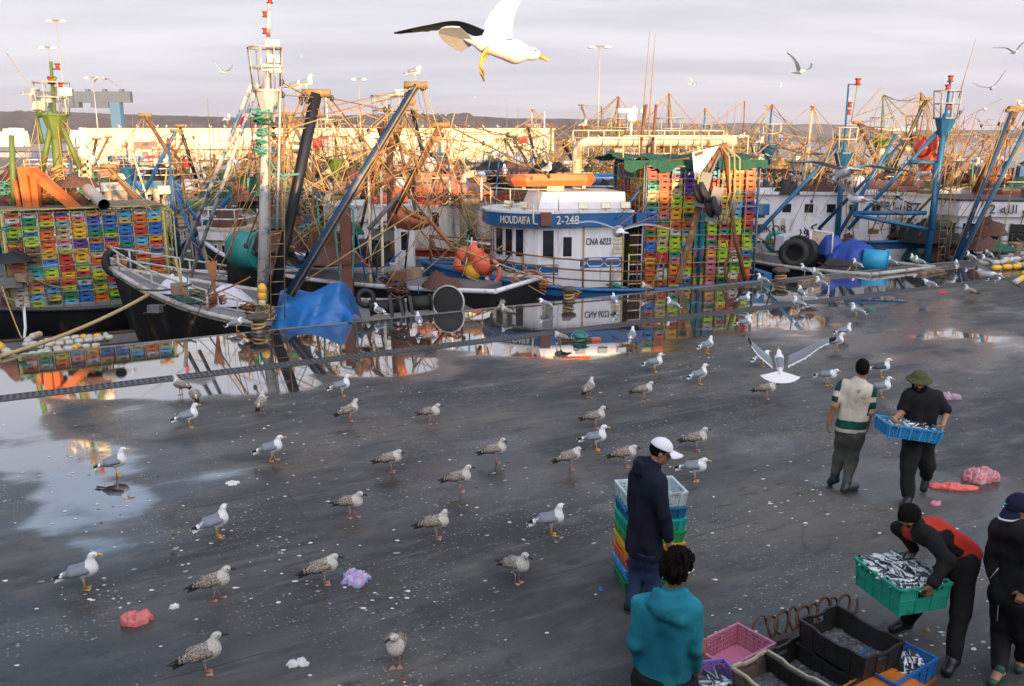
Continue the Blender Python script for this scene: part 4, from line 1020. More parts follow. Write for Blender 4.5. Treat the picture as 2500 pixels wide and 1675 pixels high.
# flag on the stay
mbx = MB(); mbx.grid(lambda a, b: W(582 + 16 * a, 287 + 16 * b + 3 * math.sin(a * 5), 22.5) + V((0, .08 * math.sin(a * 6), 0)), 8, 5); o = mbx.build("flag", M("red_flag", (.55, .03, .04), .8), bM, world=True)
DARKB = M("black_tarred_boom", (.013, .013, .015), .35, .2, .2, 3., dirt=(.012, .05, .11), dirt_amt=.35, rust=.2)
boom(bM, W(664, 745, 22.0), W(772, 228, 22.6), .135, DARKB, True, edge=True, r2=.15)
boom(bM, W(706, 720, 22.1), W(1015, 208, 23.8), .12, M("blue_black_boom", (.012, .05, .12), .4, .2, .2, 3., rust=.3, rustcol=(.28, .17, .07)), True, edge=True)
boom(bM, W(760, 640, 23.5), W(985, 250, 24.4), .05, STEEL, False, "spar"); boom(bM, W(900, 560, 24.5), W(980, 470, 25.), .07, GREYP, False, "spar")
# standing and running rigging between mast, booms and deck  (pixel + distance)
RIG = [((688, 200, 22), (745, 232, 22.5), 2), ((690, 232, 22), (768, 238, 22.5), 2), ((668, 290, 22), (1000, 218, 23.7), 2), ((668, 308, 22), (992, 232, 23.7), 2), ((690, 318, 22), (1010, 214, 23.7), 1),
       ((668, 330, 22), (940, 268, 23.5), 2), ((660, 400, 22), (760, 246, 22.5), 2), ((640, 560, 21.9), (748, 246, 22.5), 2), ((600, 600, 22), (735, 240, 22.5), 2), ((520, 640, 22.6), (740, 238, 22.5), 1),
       ((470, 790, 22.2), (735, 250, 22.5), 2), ((800, 232, 22.6), (1130, 640, 24.5), 2), ((790, 240, 22.6), (1000, 520, 25), 1), ((810, 240, 22.6), (1240, 330, 27), 2), ((800, 250, 22.6), (1330, 420, 28), 1),
       ((1035, 215, 23.8), (1170, 600, 25), 2), ((1030, 215, 23.8), (1085, 470, 25), 2), ((985, 275, 24), (1150, 560, 25), 2), ((985, 290, 24), (1090, 640, 25), 1), ((990, 270, 24), (1040, 480, 25), 1),
       ((1005, 230, 23.8), (880, 340, 23), 2), ((960, 260, 23.6), (820, 380, 23), 1), ((690, 205, 22), (620, 420, 22), 1), ((640, 205, 21.9), (560, 640, 22.2), 1), ((710, 260, 22.2), (690, 560, 22), 1),
       ((720, 480, 22.5), (960, 330, 23.6), 1), ((730, 520, 22.5), (1090, 380, 25), 2), ((700, 600, 22.3), (980, 350, 24), 1), ((690, 620, 22.3), (910, 430, 24), 1), ((720, 700, 22.6), (1090, 470, 25), 2),
       ((1075, 300, 25), (830, 420, 24), 2), ((1085, 305, 25), (1200, 640, 26.5), 2), ((1080, 300, 25), (1340, 430, 28), 2), ((1080, 310, 25), (1010, 500, 25.5), 1), ((1070, 300, 25), (900, 640, 24.5), 1),
       ((880, 640, 24), (1140, 470, 26.5), 1), ((940, 700, 24), (1080, 470, 26), 1), ((1000, 690, 24.5), (1180, 520, 26), 1), ((900, 320, 24.5), (1180, 350, 28), 2), ((820, 300, 23), (1080, 330, 25), 2)]
for i, (a, b, k) in enumerate(RIG):
    m_ = (ROPE, WIRE, WIRE, OROPE, ROPE)[i % 5]
    if k == 2: tackle(bM, W(*a), W(*b), 2, .06, .015, m_)
    else: line(bM, W(*a), W(*b), .018, .12 * random.random(), m_)
boom(bM, W(960, 520, 25), W(1075, 305, 25.0), .1, RUST, True, r2=.08); boom(bM, W(905, 470, 25), W(1000, 400, 25.2), .05, RUST, False, "spar")
# foredeck: white covers, green net, orange rope hanks, ropes
heap(bM, wb(3.9, .1, 1.75), .55, .45, .42, M("white_cover", (.62, .60, .66), .6, 0, .1, 3., bump=.4, bscale=5), "canvas_cover", 2.); heap(bM, wb(2.6, -.3, 1.35), .75, .5, .5, MATS["white_cover"], "canvas_cover", 5.)
rope_heap(bM, wb(3.1, .9, 1.6), .42, 22, TROPE, .02, .2, "green_rope_heap", seed=8); rope_heap(bM, wb(2.2, 1.2, 1.55), .26, 12, OROPE, .022, .3, "orange_rope_hank", seed=9); rope_heap(bM, wb(1.2, 1.25, 1.25), .3, 12, OROPE, .022, .5, "orange_rope_hank", seed=10)
mbx = MB()
for k in range(9): q = W(505 + 3 * k, 640 - 2 * (k % 3), 22.6); mbx.tube([q, q - V((.02 * (k - 4), 0, .45)), q - V((.03 * (k - 4), -.05, .8)), q - V((-.03 * (k % 3), -.05, 1.1))], .022, 5)
mbx.build("orange_rope_hank", OROPE, bM, world=True)
rope_heap(bM, wb(.2, 1.3, 1.2), .35, 12, ROPE, .016, .3, "rope_heap", seed=12); rope_heap(bM, W(640, 790, 21.7), .3, 10, ROPE, .016, .5, "rope_heap", seed=13)
mbx = MB(); 
for v in (705, 722, 738): mbx.ball(W(640, v, 21.6), .11 if v < 730 else .09, 8, 0 if v < 730 else 1, (1, 1, 1.3))
mbx.build("float", [BUOYY, CREAM], bM, world=True)
# blue tarpaulin over a frame
def tarpf(a, b):
    u = np.interp(a, [0, .12, .45, .8, 1], [664, 678, 745, 832, 862]); topv = np.interp(a, [0, .1, .25, .5, .68, .8, 1], [770, 712, 703, 716, 692, 690, 770]); botv = np.interp(a, [0, .5, 1], [805, 798, 786])
    v = topv + (botv - topv) * b; Yd = 22.6 - 1.0 * b ** .8 * (1 - .25 * math.cos(a * 9)) + .08 * math.sin(a * 22 + b * 3) + .05 * fbm(a * 6, b * 6, 3.)
    if b < .001: Yd += .0
    return W(u + 4 * math.sin(b * 5 + a * 12), v, Yd)
mbx = MB(); mbx.grid(tarpf, 44, 22); mbx.grid(lambda a, b: tarpf(a, 0) + V((.15 * b, 1.6 * b, -.9 * b * b)), 44, 8, flip=True); o = mbx.build("blue_tarpaulin", BTARP, None); centre_origin(o); tag(o, "blue tarpaulin draped over gear on the boat deck beside the quay edge", "tarpaulin")
# roller, winch and drum on the stern deck
drum(bM, W(905, 752, 22.9), W(985, 745, 23.1), .19, RUBBER, 1.15, "net_roller"); drum(bM, W(1000, 742, 23.1), W(1050, 738, 23.3), .19, RUBBER, 1.2, "net_roller")
rope_heap(bM, W(972, 715, 23.0), .32, 12, NET, .02, .3, "rope_heap", seed=15)
wn = MB(); wn.beam(W(952, 720, 22.8), W(958, 775, 22.7), .09, .09); wn.beam(W(975, 722, 22.8), W(985, 772, 22.7), .08, .08); wn.beam(W(1000, 722, 22.8), W(1008, 768, 22.7), .08, .08); wn.build("winch", [DSTEEL, TEAL], bM, world=True)
dm_ = MB(); c_ = W(1095, 738, 23.2); ax = V((-.25, -1, .1)).normalized(); dm_.tube([c_ - ax * .03, c_ + ax * .03], .44, 26, 1); x_, y_ = frame_from(ax)
dm_.tube([c_ + ax * .04 + (x_ * math.cos(a) + y_ * math.sin(a)) * .44 for a in [2 * math.pi * k / 26 for k in range(26)]], .028, 6, 0, closed=True); dm_.tube([c_ - ax * .9, c_], .2, 12, 1); dm_.build("net_drum", [STEEL, RUBBER], bM, world=True)
mbx = MB(); tyre(mbx, W(893, 728, 22.9), .2, (.3, -1, .3)); mbx.build("tyre_fender", RUBBER, bM, world=True)
mbx = MB(); mbx.box(-5.0, -1.6, .95, -1.6, 1.7, 1.0); mbx.build("white_hatch_deck", MATS["pale_wet_deck"], bM)

# mooring line from the bow to the quay, left
ml = MB(); ml.tube([wb(4.4, 1.2, 2.0)] + sag(W(362, 720, 22.6), P(0, 870, .05), .12, 10), .045, 7); o = ml.build("mooring_rope", M("straw_rope", (.45, .33, .15), .85, 0, .25, 20.)); centre_origin(o); tag(o, "thick straw coloured mooring rope sagging from the white bow rail to the quay", "rope")

# ================================================================== black hull with long white gunwale behind it
bB = boat_thing("long black hulled boat with a pale gunwale lying behind the blue tarpaulin", -5.3, 29.3, 152)
pB = hull(bB, 12.5, 3.6, 1.55, .7, .1, hm=BLACK, sm=BLACK, gm=WHITE, dm=DECK, bul=.45)
lb2 = lambda x, y, z: wmat(bB) @ V((x, y, z))
mbx = MB(); mbx.box(-1.6, -1.3, 1.1, 1.4, .9, 1.75); mbx.build("hatch", MATS["pale_wet_deck"], bB)
mbx = MB(); mbx.box(-5.0, -1.2, 1.1, -2.3, 1.2, 1.5, 0); mbx.build("hatch", GREYP, bB)
po = MB(); po.beam(W(852, 720, 26.5), W(842, 500, 27), .3, .3); po.build("rusty_post", M("rust_red_post", (.16, .05, .03), .7, 0, .3, 4.), bB, world=True)
mbx = MB(); q0 = W(842, 515, 26.7); mbx.tube([q0 + V((.28 * math.cos(a), -.2, .35 * math.sin(a) * .5 - (0 if math.sin(a) > 0 else 2.4 * abs(math.sin(a))))) for a in [2 * math.pi * k / 24 for k in range(24)]], .03, 6, closed=True); mbx.build("green_hawser", TROPE, bB, world=True)
heap(bB, W(815, 640, 27), .9, .7, .5, NET, "net_heap", 3.); heap(bB, W(690, 610, 28.5), 1.0, .8, .7, NET, "net_heap", 6.)
dr_ = MB(); dr_.tube([W(585, 610, 29), W(640, 612, 28.4)], .62, 20); dr_.build("teal_drum", TEAL, bB, world=True)
drum(bB, W(780, 600, 28), W(815, 600, 27.6), .2, RUST, 2.4, "net_drum")
for (a, b) in (((690, 640, 28), (690, 430, 28)), ((760, 640, 27), (768, 380, 28)), ((905, 690, 26), (900, 430, 27.5)), ((935, 690, 26), (930, 420, 28))): boom(bB, W(*a), W(*b), .05, (WOOD, RUST, CREAM)[int(a[0]) % 3], False, "post")
mast(bB, W(955, 640, 28.2), W(950, 255, 28.6), .12, RUST, nest=.86, nest_r=.45, split=.85, lamps=[(W(975, 225, 28.5), .2, (.2, -1, 0))], ladder=False, legs=[(W(940, 290, 28.5), W(880, 560, 29.2), .05), (W(960, 290, 28.5), W(1020, 540, 28.5), .05)])
for i in range(26):
    u0 = 600 + random.random() * 500; line(bB, W(u0, 330 + random.random() * 170, 27.5 + random.random() * 3), W(u0 + random.uniform(-220, 220), 470 + random.random() * 190, 27.5 + random.random()), .014, .1, (ROPE, WIRE, OROPE, RUST, TROPE)[i % 5])
lad = MB()
for (ua, ub) in ((722, 742),):
    a0, a1, b0, b1 = W(735, 600, 27.8), W(700, 470, 28), W(760, 600, 27.8), W(724, 465, 28)
    lad.tube([a0, a1], .025, 5); lad.tube([b0, b1], .025, 5)
    for k in range(10): lad.tube([a0.lerp(a1, k / 9), b0.lerp(b1, k / 9)], .018, 4)
lad.build("ladder", RUST, bB, world=True)

# ================================================================== small white wheelhouse boat behind the chute
bS = boat_thing("white boat with a rounded wheelhouse behind the rusty chute, left of the blue banded one", -3.4, 33.2, 188)
pS = hull(bS, 11, 3.8, 1.2, .8, .1, hm=WHITE, sm=BLUE, gm=BLUE, dm=DECK)
ply = [(3.4, .45), (2.9, 1.1), (2.2, 1.35), (.3, 1.35), (.3, -1.35), (2.2, -1.35), (2.9, -1.1), (3.4, -.45)]
w2 = house(bS, ply, 1.2, 3.1, WHITE, roof=WHITE, roof_over=.15, band=WHITE, band_h=.5)
wall_windows(w2, (2.2, 1.35), (2.9, 1.1), 2, 2.0, 2.75); wall_windows(w2, (2.9, 1.1), (3.4, .45), 2, 2.0, 2.75); wall_windows(w2, (.4, 1.35), (2.1, 1.35), 3, 2.0, 2.75, .55); wall_windows(w2, (3.4, .45), (3.4, -.45), 2, 2.0, 2.75)
mbx = MB(); mbx.prism([(2.0, -.9), (2.0, .9), (.5, .9), (.5, -.9)][::-1], 3.72, 3.98); mbx.build("red_roof_box", RED, bS)
ra = MB(); ra.tube([(-2.6, 0, 4.1), (.2, .2, 4.2)], .26, 10); ra.build("boat_cover", M("faded_red", (.34, .13, .10), .7, 0, .3, 3., dirt=(.45, .3, .25), dirt_amt=.4), bS)
for (u, v0, v1) in ((1098, 500, 408), (1175, 490, 425)): mbx = MB(); mbx.tube([W(u, v0, 31.3), W(u, v1, 31.3)], .045, 6); mbx.ball(W(u, v1, 31.3), .14, 8, sc=(1, 1, .7)); mbx.build("satellite_dome", WHITE, bS, world=True)
# ================================================================== left boat with the big crate rack
bL = boat_thing("green masted boat carrying the wide colourful crate rack, far left", -13.75, 28.2, 211)
pL = hull(bL, 13.0, 4.8, .95, .9, .1, hm=BLACK, sm=BLACK, gm=DSTEEL, dm=DECK, bul=.25)
ll = lambda x, y, z: wmat(bL) @ V((x, y, z))
LX0, LX1, LYF, LZ0, LZ1 = 2.15, -2.15, 1.85, 1.08, 3.84
rk = MB()
for x in np.linspace(LX0, LX1, 11): rk.tube([(x, LYF + .07, LZ0 - .5), (x, LYF + .07, LZ1 + .06)], .013, 5)
for z in np.linspace(LZ0, LZ1, 8): rk.tube([(LX0, LYF + .07, z), (LX1, LYF + .07, z)], .013, 5)
rk.build("rack_bars", RACKP, bL)
rk = MB()
for x in (LX0 + .05, LX1 - .05):
    for y in (LYF + .05, -1.6): rk.tube([(x, y, LZ0 - .5), (x, y, LZ1 + .1)], .04, 6)
for y in np.linspace(-1.6, LYF, 6): rk.tube([(LX1 - .35, y, LZ0 - .3), (LX1 - .35, y, LZ1 - .1)], .025, 5)
for z in (2.0, 3.0, 3.7): rk.tube([(LX1 - .35, -1.6, z), (LX1 - .35, LYF, z)], .025, 5)
rk.tube([(LX0 + .05, LYF + .05, LZ1 + .09), (LX1 - .05, LYF + .05, LZ1 + .09)], .03, 6); rk.tube([(LX1 - .05, LYF, LZ1 + .08), (LX1 - .3, LYF, LZ1 - .05), (LX1 - .35, LYF, LZ1 - .4)], .025, 5)
rk.build("crate_rack", M("rack_yellow_green", (.40, .36, .10), .6, rust=.3), bL)
tpm = MB(); tpm.grid(lambda a, b: (LX0 + .1 + (LX1 - LX0 - .25) * a, LYF + .12 - 3.4 * b, LZ1 + .09 + .05 * fbm(a * 9, b * 7, 2.)), 34, 20); tpm.build("top_boards", WOOD, bL)
WT_ = WT; WT = [12, 9, 6, 3, 4, 3, 6, 2, 4, 3, 1, 1, 3, 1]
left_front = fill_rack(bL, LX0, LX1, LYF - .25, LZ0, LZ1, 10, 20, math.pi, "wide left rack")
left_side = fill_rack(bL, LYF - .5, -1.5, LX1 - .05, LZ0, LZ1, 4, 20, -math.pi / 2, "end of wide left rack", along='y')[:0]
for k, (x, dz) in enumerate(((-.1, 0.),)):
    pass
YC = 27.2
cr = MB(); cr.beam(W(58, 408, YC), W(76, 520, YC), .3, .26); cr.beam(W(84, 420, YC), W(92, 515, YC), .2, .2); cr.build("crane_post", ORANGE, bL, world=True)
cr = MB(); cr.beam(W(78, 416, YC - .2), W(190, 512, YC - .3), .42, .22, 0, .34, .2); cr.beam(W(62, 408, YC - .1), W(150, 470, YC - .2), .14, .12); cr.build("crane_arm", ORANGE, bL, world=True)
boom(bL, W(36, 520, YC + .2), W(28, 330, YC + .4), .10, OLIVE, False, "post"); boom(bL, W(48, 510, YC - .2), W(36, 440, YC), .08, ORANGE, False, "post")
pp = MB(); a, b = W(215, 462, 27.4), W(254, 500, 26.2); pp.tube([a, b], .17, 16, 0, cap=False); pp.tube([b, a], .15, 16, 1, cap=False); pp.tube([a + (b - a) * .02, a], .16, 16, 1); pp.build("exhaust_pipe", [STEEL, BLACK], bL, world=True)
mast(bL, W(150, 520, 28.5), W(124, 150, 28.6), .17, OLIVE, nest=.66, nest_r=.45, split=.62, legs=[(W(131, 275, 28.5), W(98, 440, 28.2), .09), (W(142, 285, 28.5), W(195, 410, 28.3), .08), (W(90, 280, 28.5), W(132, 278, 28.5), .1), (W(88, 282, 28.5), W(104, 350, 28.4), .06), (W(127, 200, 28.5), W(118, 190, 28.5), .05), (W(127, 205, 28.5), W(136, 188, 28.5), .05)],
     lamps=[(W(92, 258, 28.4), .34, (-.4, -.8, .3)), (W(160, 224, 28.4), .3, (.3, -.9, 0)), (W(113, 242, 28.4), .25, (0, -1, 0))], beacons=[((W(141, 170, 28.5)), .24), ((W(149, 216, 28.5)), .24), ((W(126, 205, 28.5)), .3)], nest_mat=STEEL)
for (a, b) in (((128, 270, 28.4), (420, 560, 24.5)), ((90, 283, 28.4), (60, 410, 27.5)), ((16, 130, 30), (92, 232, 28.6)), ((160, 300, 28.4), (250, 500, 27)), ((190, 400, 28), (238, 520, 26.5)), ((90, 300, 28.), (108, 470, 27.5)), ((140, 300, 28.4), (165, 500, 27)), ((80, 470, 27.5), (160, 410, 27.8)), ((35, 400, 27.5), (95, 330, 28.)), ((60, 410, 27), (120, 395, 27.5)), ((110, 420, 27.3), (190, 505, 27))): line(bL, W(*a), W(*b), .016, .05, (ROPE, WIRE)[int(a[0]) % 2])
tw = MB()
for (u0, v0, u1, v1) in ((196, 390, 198, 470), (216, 388, 222, 470), (196, 395, 218, 394), (196, 412, 219, 411), (197, 428, 220, 427), (198, 445, 221, 444)): tw.beam(W(u0, v0, 28.6), W(u1, v1, 28.6), .09)
tw.build("deck_tower", CREAM, bL, world=True); mbx = MB(); mbx.ball(W(205, 375, 28.6), .2, 10, sc=(1, 1, 1.1)); mbx.ball(W(203, 352, 28.6), .16, 10); mbx.build("satellite_dome", WHITE, bL, world=True)
rail(bL, [W(x, 452, 28.8) for x in (185, 200, 215, 230)], .5, (.3, .6, 1.), .03, OLIVE, "green_rail", world=True)
for i in range(24):
    u0 = random.uniform(0, 175); v0 = random.uniform(350, 470); line(bL, W(u0, v0, 28.2), W(u0 + random.uniform(-70, 80), v0 + random.uniform(20, 90), 28.), .018, .08, (ROPE, WIRE, OROPE, WOOD)[i % 4])
heap(bL, W(20, 500, 28.6), 1.2, 1.2, 1.0, NET, "net_heap", 4.); heap(bL, W(120, 500, 29.), 1.2, .9, .7, NET, "net_heap", 7.)
heap(bL, ll(3.9, .8, 1.0), 1.1, 1.2, .9, GNET, "net_heap", 8.); heap(bL, ll(4.6, 1.2, .8), 1.3, .9, .8, NET, "net_heap", 9.)
mbx = MB(); tyre(mbx, W(290, 640, 26), .36, (.4, -1, .1)); mbx.build("tyre_fender", RUBBER, bL, world=True)
tb = MB(); q0 = W(58, 740, 25.); tb.tube([q0, W(62, 800, 24.6), W(58, 838, 24.2)], .04, 6); tb.build("white_pipe", WHITE, bL, world=True)
line(bL, W(5, 700, 25), W(55, 830, 24), .025, .1, ROPE)
# low wooden skiff full of net floats between the rack boat and the quay
sk = thing("skiff", "low dark wooden skiff heaped with nets under the crate rack", "skiff", (-11.6, 22.9, WATER), R(208))
hull(sk, 7.0, 2.4, .55, .25, .05, hm=M("dark_wood_hull", (.05, .025, .015), .7, 0, .3, 3.), gm=MATS["dark_wood_hull"], dm=MATS["dark_wood_hull"], bul=.25)
FLW, FLY = M("white_float", (.48, .45, .40), .5, 0, .12, 5., dirt=(.4, .36, .3), dirt_amt=.3), M("yellow_float", (.78, .42, .03), .5, 0, .12, 5., dirt=(.45, .28, .06), dirt_amt=.3)
fl_mesh = {}
def float_string(label, pts, r=.075, l=.17, seed=1, group="strings of net floats"):
    """floats threaded on a rope; each float a part"""
    pts = [V(p) for p in pts]; t = thing("float_line", label, "float line", pts[0], 0, group); rn = random.Random(seed)
    MB().tube(pts, .015, 5).build("rope", TROPE, t, world=True)
    tot = 0; segs = []
    for a, b in zip(pts, pts[1:]): segs.append((tot, a, b)); tot += (b - a).length
    s_ = l * .6; n = 0
    while s_ < tot and n < 95:
        for (s0, a, b) in segs:
            if s0 <= s_ <= s0 + (b - a).length + 1e-6:
                p = a.lerp(b, (s_ - s0) / max(1e-6, (b - a).length)); d = (b - a).normalized(); break
        m_ = FLY if rn.random() < .3 else FLW; key = (m_.name, r)
        if key not in fl_mesh:
            o = MB().lathe([(r * .35, -l / 2), (r * .85, -l * .42), (r, -l * .2), (r, l * .2), (r * .85, l * .42), (r * .35, l / 2)], n=10).build("net_float", m_, t); fl_mesh[key] = o.data
        else:
            o = bpy.data.objects.new("net_float", fl_mesh[key]); COL.objects.link(o); o.parent = t
        setm(o, wmat(t).inverted() @ Matrix.Translation(p) @ d.to_track_quat('Z', 'Y').to_matrix().to_4x4()); s_ += l * rn.uniform(1.05, 1.25); n += 1
    return t
def wander(c, R_, n, seed, z=0., squash=.5, ang=.5):
    rn = random.Random(seed); out = []; a = rn.random() * 6; cs, sn = math.cos(ang), math.sin(ang)
    for i in range(n):
        a += rn.uniform(.5, 1.1); rr = R_ * rn.uniform(.35, 1.); x, y = math.cos(a) * rr, math.sin(a) * rr * squash; out.append(V(c) + V((x * cs - y * sn, x * sn + y * cs, z + rn.uniform(0, .12))))
    return out
float_string("white and yellow net floats heaped in the skiff under the crate rack", wander(P(175, 845, -.85), 1.15, 16, 3, .08), .075, .20, 2)
float_string("second tangle of net floats at the left end of the skiff", wander(P(140, 862, -.85), 1.0, 12, 5, .0), .075, .20, 3)
float_string("net floats trailing down at the bottom left corner of the dock", [P(-10, 838, -.6), P(20, 862, -.8), P(45, 885, -1.)], .11, .3, 4)
float_string("net floats strung up beside the white pipe below the rack", [P(62, 838, -.7), P(78, 822, -.6), P(100, 815, -.7)], .09, .24, 6)
float_string("yellow banded floats lying on the quay at the right edge, back heap", [P(2385, 640, .09), P(2420, 642, .1), P(2455, 640, .1), P(2490, 648, .09), P(2530, 640, .1), P(2500, 632, .1), P(2450, 634, .1)], .105, .38, 7)
float_string("floats curving round the right end of the quay heap", [P(2420, 655, .09), P(2460, 652, .1), P(2500, 650, .09), P(2540, 660, .1), P(2500, 668, .1)], .105, .38, 8)
float_string("nearer string of yellow banded floats cut by the right frame edge", [P(2478, 690, .09), P(2495, 680, .09), P(2520, 672, .09), P(2540, 690, .1), P(2510, 704, .1)], .105, .38, 9)

# ================================================================== right hand boats
bR = boat_thing("black hulled boat with tyre fender, blue tarpaulins and bow moored at right", 10.9, 34.0, 121)
pR = hull(bR, 9.6, 4.2, 1.45, .75, .1, hm=BLACK, sm=BLACK, gm=M("worn_white_cap"), dm=DECK, bul=.35)
mbx = MB()
for k in range(5): mbx.tube([pR(q, .12 + .11 * k, 1) + V((0, .03, 0)) for q in (.55, .62, .7, .78, .86, .93)], .035, 6)
mbx.build("fender_strips", M("pale_blue_strip", (.18, .27, .36), .6), bR)
mbx = MB(); tyre(mbx, W(1938, 618, 31.8), .40, (-.3, -1, .1)); mbx.build("tyre_fender", RUBBER, bR, world=True)
drum(bR, W(1948, 615, 32.), W(1985, 615, 33.2), .55, RUBBER, 1.1, "net_drum")
bx = MB(); bx.beam(W(1905, 590, 32.4), W(1925, 592, 32.2), .9, .55); bx.build("white_bin", M("pale_bin", (.5, .5, .54), .5), bR, world=True)
bx = MB(); bx.grid(lambda a, b: W(1980 + 38 * a, 565 + 45 * b + 5 * a, 32.4 - .1 * b), 4, 4); bx.grid(lambda a, b: W(1980 + 38 * a, 565 + 45 * b + 5 * a, 32.6 - .1 * b), 4, 4, flip=True); bx.build("rusty_screen", M("worn_pale_board", (.42, .33, .24), .7, rust=.4), bR, world=True)
rail(bR, [W(1975, 612, 32.3), W(1978, 612, 32.3), W(2030, 620, 31.6)], .75, (1.,), .03, WHITE, "rail_hoop", world=True)
mbx = MB(); c_ = W(1894, 590, 33); mbx.tube([c_ + V((.33 * math.cos(a), 0, .33 * math.sin(a))) for a in [2 * math.pi * k / 16 for k in range(16)]], .09, 8, closed=True); mbx.build("green_ring", TEAL, bR, world=True)
heap(bR, W(2010, 604, 33.2), 1.0, .8, .45, M("black_net", (.015, .015, .016), .95, 0, .4, 10., bump=.8), "net_heap", 2.)
def cover(label, c, rx, ry, h, mat, seed, rz=0.):
    o = heap(None, c, rx, ry, h, mat, "blue_tarpaulin", seed, world=False, rz=rz, rough=.22, n=44, p=2.6, sc=.8); centre_origin(o); tag(o, label, "tarpaulin", "tarpaulins"); return o
cover("dark blue tarpaulin heap on the right black hulled boat's deck", W(2080, 628, 32.0), 1.05, .8, .6, M("royal_tarpaulin", (.012, .045, .26), .45, 0, .25, 3., bump=.3, bscale=6), 3.3, .3)
cover("dark blue tarpaulin fold left of the royal blue heap", W(2025, 618, 32.4), .6, .55, .65, MATS["royal_tarpaulin"], 5.1)
cb_ = MB(); a, b = W(2106, 634, 31.2), W(2168, 640, 30.9); cb_.tube([a, b], .40, 20); cb_.tube([b - (b - a) * .04, b - (b - a) * .01], .42, 20); o = cb_.build("blue_barrel", M("bright_blue_plastic", (.02, .30, .50), .45)); centre_origin(o); tag(o, "bright light blue barrel lying at the stern beside the quay", "barrel")
line(bR, W(1850, 570, 34), W(1990, 690, 30.6), .02, .1, ROPE, "mooring_line"); line(bR, W(2085, 640, 31.5), W(2030, 700, 29.6), .035, .08, ROPE, "mooring_line")
# white boat behind with a row of small square windows and the name
bN = boat_thing("white boat with lettered bow panel and small square windows behind the black hull", 13.0, 37.8, 174)
pN = hull(bN, 10.5, 4.2, 1.9, .6, .1, hm=WHITE, sm=BLUE, gm=BLUE, dm=DECK, bul=.2, band=.1)
ply = [(3.0, 1.5), (-2.6, 1.5), (-2.6, -1.5), (3.0, -1.5), (3.6, 0)]
wn_ = house(bN, ply, 1.9, 3.75, WHITE, roof=WHITE, roof_over=.2, roof_t=.12)
wall_windows(wn_, (-2.4, 1.5), (2.9, 1.5), 6, 2.98, 3.42, .5); wall_windows(wn_, (3.0, 1.5), (3.6, 0), 2, 2.98, 3.42, .5)
xn = wmat(bN).to_3x3() @ V((-1, 0, 0)); ln = lambda x, y, z: wmat(bN) @ V((x, y, z))
pl = MB(); pl.box(-.6, 2.16, 1.92, 3.4, 2.2, 2.85); pl.build("name_panel", WHITE, bN)
lettering("NEKOR", .42, INKB, bN, ln(2.35, 2.215, 2.4), xn, sx=.95); lettering("\uFEAD\uFEEE\uFEDC\uFEE7", .62, INKB, bN, ln(.75, 2.215, 2.4), xn)
pl = MB(); pl.box(-1.0, -1.1, 3.9, 1.6, 1.1, 4.08); pl.build("boat_cover", MATS["faded_red"], bN)
mbx = MB(); mbx.ball(ln(-1.3, .8, 4.1), .42, 12); mbx.build("satellite_dome", WHITE, bN, world=True)
BM = M("mast_mid_blue", (.012, .10, .21), .45, 0, .15, 2., rust=.2, dirt=(.25, .35, .4), dirt_amt=.25)
mast(bN, W(2042, 600, 35.5), W(2072, 205, 35.8), .12, BM, nest=.585, nest_r=.42, split=.60, legs=[(W(2055, 350, 35.7), W(1830, 590, 34.0), .085), (W(2062, 352, 35.7), W(2040, 470, 36.), .06)], beacons=[(W(2094, 208, 35.8), .34), (W(2074, 262, 35.8), .26), (W(2072, 280, 35.8), .26)], nest_mat=CREAM)
bx = MB(); bx.tube([W(2078, 300, 35.8), W(2094, 204, 35.8)], .018, 4); bx.build("whip_aerial", WIRE, bN, world=True)
# boat with 7-682
b7 = boat_thing("white wheelhouse boat with number on its rounded roof band, moored at right", 15.6, 38.4, 160)
p7 = hull(b7, 10.5, 4.4, 1.3, .8, .1, hm=BLACK, sm=WHITE, gm=WHITE, dm=DECK)
ply = [(1.6, 1.7), (-2.0, 1.7), (-2.0, -1.7), (1.6, -1.7), (2.3, -1.1), (2.6, 0), (2.3, 1.1)]
w7 = house(b7, ply, .9, 2.8, WHITE, band=WHITE, band_h=.9, roof=CREAM, roof_over=.16)
wall_windows(w7, (-1.8, 1.7), (1.6, 1.7), 5, 1.85, 2.6, .6); wall_windows(w7, (1.6, 1.7), (2.3, 1.1), 1, 1.85, 2.6, .7); wall_windows(w7, (2.3, 1.1), (2.6, 0), 2, 1.85, 2.6, .7)
x7 = wmat(b7).to_3x3() @ V((-1, 0, 0)); l7 = lambda x, y, z: wmat(b7) @ V((x, y, z))
lettering("7-682", .5, INKB, w7, l7(-1.1, 1.885, 3.25), x7); lettering("\uFEE1\uFEFC\uFEB3", .4, INKB, w7, l7(1.35, 1.885, 3.3), x7)
bx = MB()
for z in (1.5, 1.95, 2.4): bx.tube([(x, y * 1.35, z - .5) for x, y in ((-1.8, 1.5), (1.6, 1.5), (2.6, .9), (3.0, 0))], .025, 5)
for x, y in ((-1.8, 1.5), (-.9, 1.5), (0, 1.5), (.8, 1.5), (1.6, 1.5), (2.6, .9), (3.0, 0)): bx.tube([(x, y * 1.35, .9), (x, y * 1.35, 1.95)], .025, 5)
bx.build("deck_railing", DSTEEL, b7)
pl = MB(); pl.tube([(-1.9, 0, 4.0), (.9, .1, 3.95)], .28, 10); pl.build("boat_cover", MATS["faded_red"], b7)
